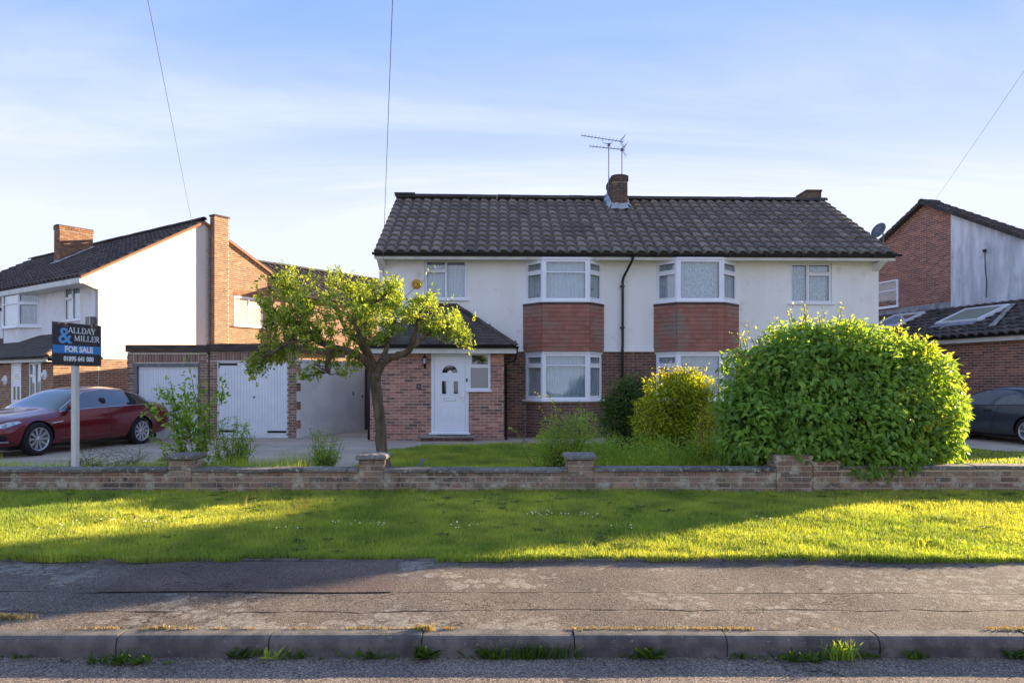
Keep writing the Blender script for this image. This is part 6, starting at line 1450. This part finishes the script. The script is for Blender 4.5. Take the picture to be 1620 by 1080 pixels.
# ================================================================== CARS
def catmull(pts, n=3):
    out = []; P_ = [np.array(p, float) for p in pts]
    for i in range(len(P_)-1):
        p0, a, b_, c = P_[max(i-1, 0)], P_[i], P_[i+1], P_[min(i+2, len(P_)-1)]
        for j in range(n):
            t = j/n; out.append(.5*((2*a)+(b_-p0)*t+(2*p0-5*a+4*b_-c)*t*t+(3*a-p0-3*b_+c)*t**3))
    out.append(P_[-1]); return out
def car(name, label, pos, yaw, paint, st, axf, axr, wr, tr_y, glass, glassmat_, wide, spokes, extras=None, slope=0.):
    """st: stations front to back (x, zbottom, halfwidth low, halfwidth mid, z belt, hw belt, z roof edge, hw roof, z top). local x forward, y left, z up"""
    root = empty(name, pos, label=label, cat='car', group='parked cars')
    Mx = Matrix.Translation(pos) @ Matrix.Rotation(yaw, 4, 'Z') @ Matrix.Rotation(slope, 4, 'Y')
    sec = catmull(st, 3); ns_ = len(sec); bm = bmesh.new(); rows = []
    for s_ in sec:
        x, zb, wl, wm, zbl, wb, zre, wr_, zt = s_
        half = [(0, zb), (wl*.80, zb), (wl, zb+.05), (wm, zb+(zbl-zb)*.42), (wm*.995, zb+(zbl-zb)*.72), (wb, zbl), (wr_+(wb-wr_)*.5, zbl+(zre-zbl)*.5), (wr_, zre), (wr_*.80, zre+(zt-zre)*.62), (wr_*.4, zre+(zt-zre)*.93), (0, zt)]
        rows.append([bm.verts.new((x, y, z)) for y, z in half]+[bm.verts.new((x, -y, z)) for y, z in half[-2:0:-1]])
    m_ = len(rows[0]); MI = {}
    def gl(xa, j):
        k = j if j < m_/2 else m_-1-j    # mirrored row index
        for (x0, x1, k0, k1, mi) in glass:
            if x1 <= xa <= x0 and k0 <= k < k1: return mi
        return 0
    for i in range(ns_-1):
        for j in range(m_):
            f = bm.faces.new((rows[i][j], rows[i][(j+1) % m_], rows[i+1][(j+1) % m_], rows[i+1][j])); f.material_index = gl((sec[i][0]+sec[i+1][0])/2, j); f.smooth = True
    bm.faces.new(rows[0][::-1]); bm.faces.new(rows[-1]); bmesh.ops.recalc_face_normals(bm, faces=bm.faces)
    me = bpy.data.meshes.new('body'); bm.to_mesh(me); bm.free()
    for q_ in (paint, glassmat_, 'carblack', glassmat_): me.materials.append(M[q_])
    tmp = bpy.data.objects.new('tmp_body', me); COL.objects.link(tmp)
    sb = tmp.modifiers.new('s', 'SUBSURF'); sb.levels = 1; sb.render_levels = 1
    # wheel arches
    cb_ = MB(); 
    for ax_ in (axf, axr):
        for sy in (-1, 1): cb_.lathe([(.0001, 0), (wr*1.13, 0), (wr*1.13, .42), (.0001, .42)], 32, (ax_, sy*(wide-.30) if sy > 0 else -(wide-.30), wr-.005), (0, sy, 0))
    cut = cb_.build('tmp_cut', M['carblack']); bo = tmp.modifiers.new('b', 'BOOLEAN'); bo.object = cut; bo.operation = 'DIFFERENCE'; bo.solver = 'FAST'
    bpy.context.view_layer.update(); ev = tmp.evaluated_get(bpy.context.evaluated_depsgraph_get()); me2 = bpy.data.meshes.new_from_object(ev)
    bvh = BVHTree.FromPolygons([v.co.copy() for v in me2.vertices], [tuple(p.vertices) for p in me2.polygons])
    # split by material into body, windows, trim
    names = {0: 'body', 1: 'side_window', 2: 'door_pillar_trim', 3: 'windscreen'}
    bmx = bmesh.new(); bmx.from_mesh(me2)
    for mi, nm in names.items():
        c = bmx.copy(); kill = [f for f in c.faces if (f.material_index if f.material_index in names else 0) != mi]
        if len(kill) == len(c.faces): c.free(); continue
        bmesh.ops.delete(c, geom=kill, context='FACES')
        groups = [c]
        if mi in (1, 3):
            seen = set(); comps = []
            c.faces.ensure_lookup_table()
            for f in c.faces:
                if f.index in seen: continue
                stk = [f]; comp = []
                seen.add(f.index)
                while stk:
                    g_ = stk.pop(); comp.append(g_.index)
                    for e_ in g_.edges:
                        for h_ in e_.link_faces:
                            if h_.index not in seen: seen.add(h_.index); stk.append(h_)
                comps.append(set(comp))
            groups = []
            for cs in comps:
                d_ = c.copy(); d_.faces.ensure_lookup_table(); bmesh.ops.delete(d_, geom=[f for f in d_.faces if f.index not in cs], context='FACES'); groups.append(d_)
        for g_ in groups:
            for f in g_.faces: f.material_index = 0
            nm_ = nm
            m3 = bpy.data.meshes.new(nm_); g_.to_mesh(m3); m3.materials.append(M[[paint, glassmat_, 'carblack', glassmat_][mi]]); m3.transform(Mx); m3.polygons.foreach_set('use_smooth', [True]*len(m3.polygons))
            fin(bpy.data.objects.new(nm_, m3), root)
    bpy.data.objects.remove(tmp); bpy.data.objects.remove(cut)
    LT = lambda u, v, z: tuple(Mx @ Vector((u, v, z)))
    def proj(x, z, sy=1, off=.004):
        h = bvh.ray_cast(Vector((x, sy*2.0, z)), Vector((0, -sy, 0)))
        return (x, h[0].y+sy*off, z) if h[0] else (x, sy*wide*.95, z)
    def line(pts, r, m_, nm, sy=1, n=6, off=.002):
        b = MB(LT); P_ = []
        for (a, c) in zip(pts, pts[1:]):
            for k in range(n): P_.append(proj(a[0]+(c[0]-a[0])*k/n, a[1]+(c[1]-a[1])*k/n, sy, off))
        P_.append(proj(*pts[-1], sy, off)); b.tube(P_, r, 5); return b.build(nm, M[m_], root, smooth=True)
    def patch(poly, m_, nm, sy=1, off=.006):
        """closed outline in the side view laid on the body"""
        b = MB(LT); cx_, cz_ = sum(p[0] for p in poly)/len(poly), sum(p[1] for p in poly)/len(poly); R0 = []
        rings = []
        pl = []
        for a, c in zip(poly, poly[1:]+poly[:1]):
            for k in range(4): pl.append((a[0]+(c[0]-a[0])*k/4, a[1]+(c[1]-a[1])*k/4))
        for f in (1, .75, .5, .25): rings.append([b.p(*proj(cx_+(p[0]-cx_)*f, cz_+(p[1]-cz_)*f, sy, off if f < 1 else off*.3)) for p in pl])
        o_ = b.p(*proj(cx_, cz_, sy, off)); n = len(pl)
        for A_, B_ in zip(rings, rings[1:]):
            for k in range(n): b.face(A_[k], A_[(k+1) % n], B_[(k+1) % n], B_[k])
        for k in range(n): b.face(rings[-1][k], rings[-1][(k+1) % n], o_)
        return b.build(nm, M[m_], root, smooth=True)
    # wheels
    for ax_ in (axf, axr):
        for sy in (1, -1):
            o_ = Vector((ax_, sy*tr_y, wr)); b = MB(LT)
            b.lathe([(wr*.66, -.20), (wr*.93, -.20), (wr, -.16), (wr, -.03), (wr*.95, .0), (wr*.80, .012), (wr*.70, .004), (wr*.69, -.02)], 36, o_, (0, sy, 0)); tyre = b.build('tyre', M['tyre'], root, smooth=True)
            b = MB(LT); b.lathe([(wr*.70, .004), (wr*.655, .006), (wr*.63, -.02), (wr*.62, -.15), (.02, -.15)], 36, o_, (0, sy, 0)); b.lathe([(.001, -.01), (wr*.12, -.012), (wr*.15, -.03), (wr*.15, -.06)], 16, o_, (0, sy, 0))
            rim = b.build('rim', M['alloy'], tyre, smooth=True)
            b = MB(LT); b.lathe([(.02, -.12), (wr*.5, -.12), (wr*.5, -.145)], 24, o_, (0, sy, 0)); b.build('brake_disc', M['metal'], rim)
            for k in range(spokes):
                a = 2*math.pi*k/spokes; d = Vector((math.cos(a), 0, math.sin(a))); e_ = Vector((-math.sin(a), 0, math.cos(a))); n_ = Vector((0, sy, 0)); b = MB(LT)
                w0_, w1_ = wr*.055, wr*.085
                q_ = [o_+d*wr*.10+e_*w0_+n_*-.022, o_+d*wr*.10-e_*w0_+n_*-.022, o_+d*wr*.655-e_*w1_+n_*-.008, o_+d*wr*.655+e_*w1_+n_*-.008]; r_ = [v-n_*.03 for v in q_]
                b.poly([tuple(v) for v in q_]); 
                for i in range(4): b.poly([tuple(q_[i]), tuple(q_[(i+1) % 4]), tuple(r_[(i+1) % 4]), tuple(r_[i])])
                b.build('spoke', M['alloy'], rim)
    b = MB(LT); b.box(st[-1][0]+.4, st[0][0]-.4, -wide+.22, wide-.22, .14, .24); b.build('underbody', M['carblack'], root)
    if extras: extras(root, LT, proj, line, patch)
    return root
# (x, zbottom, hw low, hw mid, z belt, hw belt, z roof edge, hw roof, z top)
saloon = [(.90, .30, .50, .60, .60, .58, .63, .45, .64), (.86, .22, .66, .78, .64, .72, .68, .5, .69), (.70, .19, .78, .88, .70, .80, .745, .55, .76), (.45, .18, .84, .925, .76, .84, .80, .60, .835), (.0, .17, .87, .94, .82, .84, .85, .62, .90), (-.42, .17, .87, .94, .87, .83, .90, .66, .955),
 (-.62, .17, .87, .94, .895, .82, .935, .74, 1.00), (-1.00, .17, .87, .94, .925, .82, 1.13, .68, 1.19), (-1.42, .17, .87, .94, .945, .82, 1.305, .60, 1.375), (-1.95, .17, .87, .94, .965, .82, 1.37, .575, 1.445), (-2.5, .17, .87, .94, .985, .81, 1.355, .57, 1.44), (-3.0, .18, .87, .945, 1.00, .81, 1.27, .585, 1.37), (-3.42, .2, .87, .94, 1.01, .80, 1.13, .62, 1.24), (-3.66, .22, .85, .93, 1.01, .78, 1.04, .64, 1.12), (-3.90, .26, .82, .90, .99, .74, 1.01, .60, 1.045), (-4.02, .34, .76, .84, .93, .68, .96, .55, .98), (-4.06, .42, .66, .74, .82, .6, .86, .5, .88)]
gl_s = [(-.66, -1.86, 5, 7, 1), (-1.86, -2.0, 5, 7, 2), (-2.0, -3.38, 5, 7, 1), (-.56, -1.38, 7, 99, 3), (-3.02, -3.62, 7, 99, 3)]
fw = P3(62, 720, 14.1); rw_ = P3(222, 705, 16.9); zc0 = -.035
dirc = Vector((fw.x-rw_.x, 14.1-16.9, 0)); yaw_ = math.atan2(dirc.y, dirc.x)
def red_extras(root, LT, proj, line, patch):
    s_ = 1
    line([(-.60, .895), (-1.0, .926), (-1.95, .966), (-3.0, 1.0), (-3.36, 1.012)], .009, 'chrome', 'window_strip')
    line([(-.66, .94), (-1.0, 1.12), (-1.42, 1.30), (-1.95, 1.37), (-2.5, 1.352), (-3.0, 1.27), (-3.34, 1.14), (-3.42, 1.04)], .010, 'chrome', 'window_surround')
    line([(-.95, .90), (-.98, .60), (-.86, .36), (-.80, .24)], .005, 'carblack', 'door_seam'); line([(-1.93, .96), (-1.93, .6), (-1.96, .24)], .005, 'carblack', 'door_seam'); line([(-2.98, 1.0), (-2.85, .75), (-2.62, .55), (-2.52, .42), (-2.50, .26)], .005, 'carblack', 'door_seam')
    line([(-.5, .33), (-1.4, .345), (-2.4, .37)], .012, 'redcar', 'sill_crease'); line([(-.42, .22), (-2.4, .235)], .014, 'carblack', 'sill_trim')
    patch([(-.30, .67), (-.58, .70), (-.60, .685), (-.32, .645)], 'chrome', 'wing_vent')
    for x in (-1.66, -2.80): patch([(x, .845+(0 if x > -2 else .03)), (x-.20, .85+(0 if x > -2 else .03)), (x-.20, .815+(0 if x > -2 else .03)), (x, .81+(0 if x > -2 else .03))], 'redcar', 'door_handle', 1, .022)
    patch([(.42, .735), (.60, .715), (.80, .66), (.84, .60), (.70, .60), (.50, .66), (.36, .70)], 'lamp', 'headlight', 1, .008)
    patch([(.44, .725), (.62, .70), (.80, .65), (.66, .62), (.48, .68)], 'lamp', 'headlight', -1, .008)
    b = MB(LT); b.lathe([(.001, .02), (.06, .015), (.075, -.01)], 14, (.69, .735, .645), (.6, .75, .1)); b.build('projector_lens', M['carblack'], root)
    patch([(.70, .32), (.84, .33), (.84, .45), (.76, .47), (.66, .42)], 'carblack', 'bumper_intake', 1, .004)
    patch([(.62, .30), (.83, .315), (.83, .335), (.62, .33)], 'chrome', 'bumper_blade', 1, .012)
    b = MB(LT); b.box(.84, .905, -.30, .30, .46, .66); b.build('grille', M['carblack'], root)
    b = MB(LT); 
    prof = [(0, 0), (.10, .02), (.13, .08), (.10, .14), (.02, .15), (-.03, .08)]
    b.prism(prof, lambda q_: (-.86+q_[0], .84, .93+q_[1]*.9), lambda q_: (-.88+q_[0]*.8, 1.03, .94+q_[1])); b.build('door_mirror', M['redcar'], root, bevel=.012)
    b = MB(LT); b.box(-.86, -.78, .80, .86, .925, .955); b.build('mirror_arm', M['carblack'], root)
    patch([(-3.86, .86), (-4.0, .84), (-4.0, .74), (-3.84, .78)], 'lamp_red', 'tail_light', 1, .006)
    for sy in (.55, -.15): 
        b = MB(LT); b.box(-1.95, -1.75, sy-.22, sy+.22, .6, 1.18); b.build('seat', M['carblack'], root, bevel=.05)
M['lamp_red'] = mat('red_lens', C(120, 16, 20), C(110, 12, 16), 5, 2, .15, coat=1.)
lft = Vector((-dirc.y, dirc.x, 0)).normalized()*.925
car('parked_car', 'dark red saloon car with silver multi-spoke wheels parked on the left driveway', (fw.x-lft.x, 14.1-lft.y, zc0), yaw_, 'redcar', saloon, 0., -2.91, .345, .925, gl_s, 'carglass_m', .94, 10, red_extras, slope=math.radians(-.9))
coupe = [(.86, .30, .5, .6, .52, .58, .55, .45, .56), (.80, .2, .68, .78, .58, .72, .62, .5, .63), (.55, .18, .78, .87, .68, .80, .72, .55, .75), (.2, .17, .82, .885, .77, .80, .80, .62, .86), (-.15, .17, .83, .89, .83, .80, .86, .66, .93), (-.40, .17, .83, .89, .86, .79, .92, .70, .99), (-.85, .17, .83, .89, .88, .79, 1.11, .66, 1.17), (-1.35, .17, .83, .89, .90, .79, 1.27, .60, 1.33), (-1.85, .17, .83, .89, .915, .785, 1.31, .58, 1.385), (-2.35, .18, .83, .89, .935, .78, 1.28, .57, 1.37), (-2.8, .2, .83, .895, .96, .77, 1.20, .57, 1.30), (-3.1, .24, .8, .87, .99, .72, 1.10, .56, 1.20), (-3.3, .3, .74, .80, .95, .66, 1.0, .55, 1.08), (-3.36, .4, .64, .70, .8, .58, .88, .48, .93)]
gl_c = [(-.45, -1.78, 5, 7, 1), (-1.78, -1.92, 5, 7, 2), (-1.92, -2.85, 5, 7, 1), (-.28, -1.28, 7, 99, 3), (-2.6, -3.2, 7, 99, 3)]
cw_ = P3(1626, 705, 15.9); cd_ = Vector((-.26, .966, 0)); cf = Vector((cw_.x, 15.9, 0))+cd_*2.62-Vector((-.966, -.26, 0))*.87
def dark_extras(root, LT, proj, line, patch):
    line([(-.36, .86), (-1.85, .915), (-2.8, .96)], .008, 'carblack', 'window_strip'); line([(-.45, .93), (-.85, 1.10), (-1.35, 1.262), (-1.85, 1.30), (-2.35, 1.27), (-2.8, 1.19), (-2.9, 1.0)], .010, 'carblack', 'window_surround')
    line([(-.45, .86), (-.52, .60), (-.42, .24)], .005, 'carblack', 'door_seam'); line([(-1.85, .91), (-1.80, .6), (-1.66, .24)], .006, 'carblack', 'door_seam')
    patch([(-1.50, .80), (-1.70, .805), (-1.70, .755), (-1.50, .75)], 'carblack', 'door_handle', 1, .015)
    line([(-.30, .30), (-1.6, .31), (-2.2, .32)], .012, 'darkcar', 'sill_crease'); line([(-.3, .74), (-1.6, .69), (-2.2, .70)], .006, 'darkcar', 'side_crease')
    patch([(-2.95, .88), (-3.2, .90), (-3.25, .78), (-3.05, .76)], 'lamp_red', 'tail_light', 1, .006)
    b = MB(LT); b.box(-.62, -.5, .86, 1.0, .90, 1.02); b.build('door_mirror', M['darkcar'], root, bevel=.02)
    for sy in (.42, -.42): b = MB(LT); b.box(-1.9, -1.72, sy-.22, sy+.22, .5, 1.12); b.build('seat', M['carblack'], root, bevel=.05)
    b = MB(LT); b.lathe([(.18, -.012), (.195, 0), (.18, .012), (.165, 0), (.18, -.012)], 20, (-.95, -.36, .92), (-.9, 0, .4)); b.build('steering_wheel', M['carblack'], root)
car('parked_car', 'dark blue-grey hatchback car parked beside the brick extension, cut by the right edge', (cf.x, cf.y, .005), math.atan2(cd_.y, cd_.x), 'darkcar', coupe, 0., -2.62, .325, .87, gl_c, 'carglass_l', .89, 7, dark_extras)

# ================================================================== SALE BOARD
sgd = Vector((.2, .98, 0)).normalized(); SL0 = Vector((-.673*9.2, 9.2, 0)); ST = T2(SL0.x, SL0.y, math.atan2(sgd.y, sgd.x)); SW = .83
zt0_ = CAMZ+92/FP*9.2; zb0_ = CAMZ+22.5/FP*9.2; SH = zt0_-zb0_
sg = empty('sale_board', ST(SW/2, 0, 0), label='estate agent sale board in charcoal and blue on a tall white post behind the wall', cat='sign')
B('board', 'signdark', sg, ST, (0, SW, 0, .012, zb0_, zt0_))
B('blue_band', 'signblue', sg, ST, (0.001, SW-.001, -.003, -.001, zb0_+SH*.285, zb0_+SH*.475))
B('post', 'post', sg, ST, (SW*.465, SW*.465+.07, .014, .085, -.1, zb0_+.30)); B('post', 'post', sg, ST, (SW*.465-.012, SW*.465+.082, .0, .0135, -.1, zb0_+.0)) if False else None
# serif capitals from strokes: cells 0..1 high
def serif(ch):
    t, k = .055, .13; S_ = []
    def ser(x, y, w=.13): S_.append((x-w, y, x+w, y, .035))
    if ch == 'A': S_ += [(.05, 0, .36, 1, t), (.36, 1, .68, 0, k), (.15, .34, .56, .34, t)]; ser(.05, .018, .1); ser(.68, .018, .11); w = .76
    elif ch == 'L': S_ += [(.17, 0, .17, 1, k), (.1, .03, .58, .03, t), (.58, .0, .60, .26, t)]; ser(.17, .982); w = .66
    elif ch == 'D':
        S_ += [(.17, 0, .17, 1, k), (.1, .03, .36, .03, t), (.1, .97, .36, .97, t)]
        pr_ = [(.34+.36*math.sin(a), .5+.47*math.cos(a)) for a in [math.pi*i/8 for i in range(9)]]
        S_ += [(pr_[i][0], pr_[i][1], pr_[i+1][0], pr_[i+1][1], t+(k-t)*math.sin(math.pi*(i+.5)/8)) for i in range(8)]; w = .82
    elif ch == 'Y': S_ += [(.06, 1, .36, .48, k), (.66, 1, .37, .48, t), (.36, 0, .36, .5, k)]; ser(.06, .982, .12); ser(.66, .982, .11); ser(.36, .018); w = .72
    elif ch == 'M': S_ += [(.14, 0, .14, 1, t), (.14, 1, .45, .08, k), (.45, .08, .77, 1, t), (.77, 0, .77, 1, k)]; ser(.14, .018, .1); ser(.77, .018); ser(.1, .982, .09); ser(.8, .982, .1); w = .94
    elif ch == 'I': S_ += [(.2, 0, .2, 1, k)]; ser(.2, .018); ser(.2, .982); w = .40
    elif ch == 'E': S_ += [(.17, 0, .17, 1, k), (.1, .03, .56, .03, t), (.1, .97, .54, .97, t), (.17, .51, .44, .51, t), (.56, 0, .58, .24, t), (.54, 1, .55, .78, t), (.44, .40, .44, .62, t)]; w = .64
    elif ch == 'R':
        S_ += [(.17, 0, .17, 1, k), (.1, .97, .34, .97, t), (.17, .49, .34, .49, t), (.34, .49, .70, .0, k)]; ser(.17, .018); ser(.72, .018, .07)
        pr_ = [(.33+.24*math.sin(a), .73+.24*math.cos(a)) for a in [math.pi*i/6 for i in range(7)]]
        S_ += [(pr_[i][0], pr_[i][1], pr_[i+1][0], pr_[i+1][1], t+(k-t)*math.sin(math.pi*(i+.5)/6)) for i in range(6)]; w = .76
    return S_, w
def seriftext(word, u0, z0, h, width, m_):
    tot = sum(serif(c)[1] for c in word); x = u0; sc_ = width/tot
    for c in word:
        S_, w = serif(c); b = MB(ST)
        for i, (x0, y0, x1, y1, tk) in enumerate(S_):
            X0, Y0, X1, Y1 = x+x0*sc_, z0+y0*h, x+x1*sc_, z0+y1*h; d = math.hypot(X1-X0, Y1-Y0) or 1e-6; nx, ny = -(Y1-Y0)/d*tk*h*.62, (X1-X0)/d*tk*h*.62; v0, v1 = -.0035-.0003*i, -.0008
            P_ = [(X0+nx, Y0+ny), (X1+nx, Y1+ny), (X1-nx, Y1-ny), (X0-nx, Y0-ny)]; b.prism(P_, lambda q_: (q_[0], v0, q_[1]), lambda q_: (q_[0], v1, q_[1]))
        b.build('letter_'+c.lower(), M[m_], sg); x += w*sc_
seriftext('ALLDAY', SW*.30, zb0_+SH*.765, SH*.135, SW*.57, 'signtext'); seriftext('MILLER', SW*.42, zb0_+SH*.585, SH*.135, SW*.54, 'signtext')
text('&', ST, SW*.235, -.002, zb0_+SH*.68, SH*.52, 'signamp', sg, sx=1.15, bold=.004, name='ampersand')
text('FOR SALE', ST, SW*.52, -.005, zb0_+SH*.378, SH*.185, 'signtext', sg, sx=1.03, bold=.005, name='sale_lettering')
text('01895 641 000', ST, SW*.52, -.002, zb0_+SH*.155, SH*.155, 'signtext', sg, sx=.92, bold=.003, name='phone_number')

# ================================================================== WIRES
def wire(end, label, sag=.35, pole=Vector((1.55, -6.7, 8.05)), r=.006):
    A_ = Vector(end); b = MB(); P_ = [A_.lerp(pole, k/24)-Vector((0, 0, sag*4*(k/24)*(1-k/24))) for k in range(25)]; b.tube(P_, r, 5); o = b.build('telephone_wire', M['metal'], None, label=label, cat='wire', group='telephone wires overhead', smooth=True); return o
wire(LG(LG.U(303), -.02, LG.Z(303, 352)+.0), 'thin telephone wire running up from the cream gable of the left house', 0.0)
wire(H(.1, -.02, ZE-.25), 'thin telephone wire rising from the left eaves corner of the middle house', 0.0)
wire(P3(1480, 316, 26), 'faint telephone wire climbing to the top right above the right-hand gable', 0.0, pole=Vector((6.9, -6.7, 10.2)) if False else Vector((1.55, -6.7, 8.05)), r=.005)
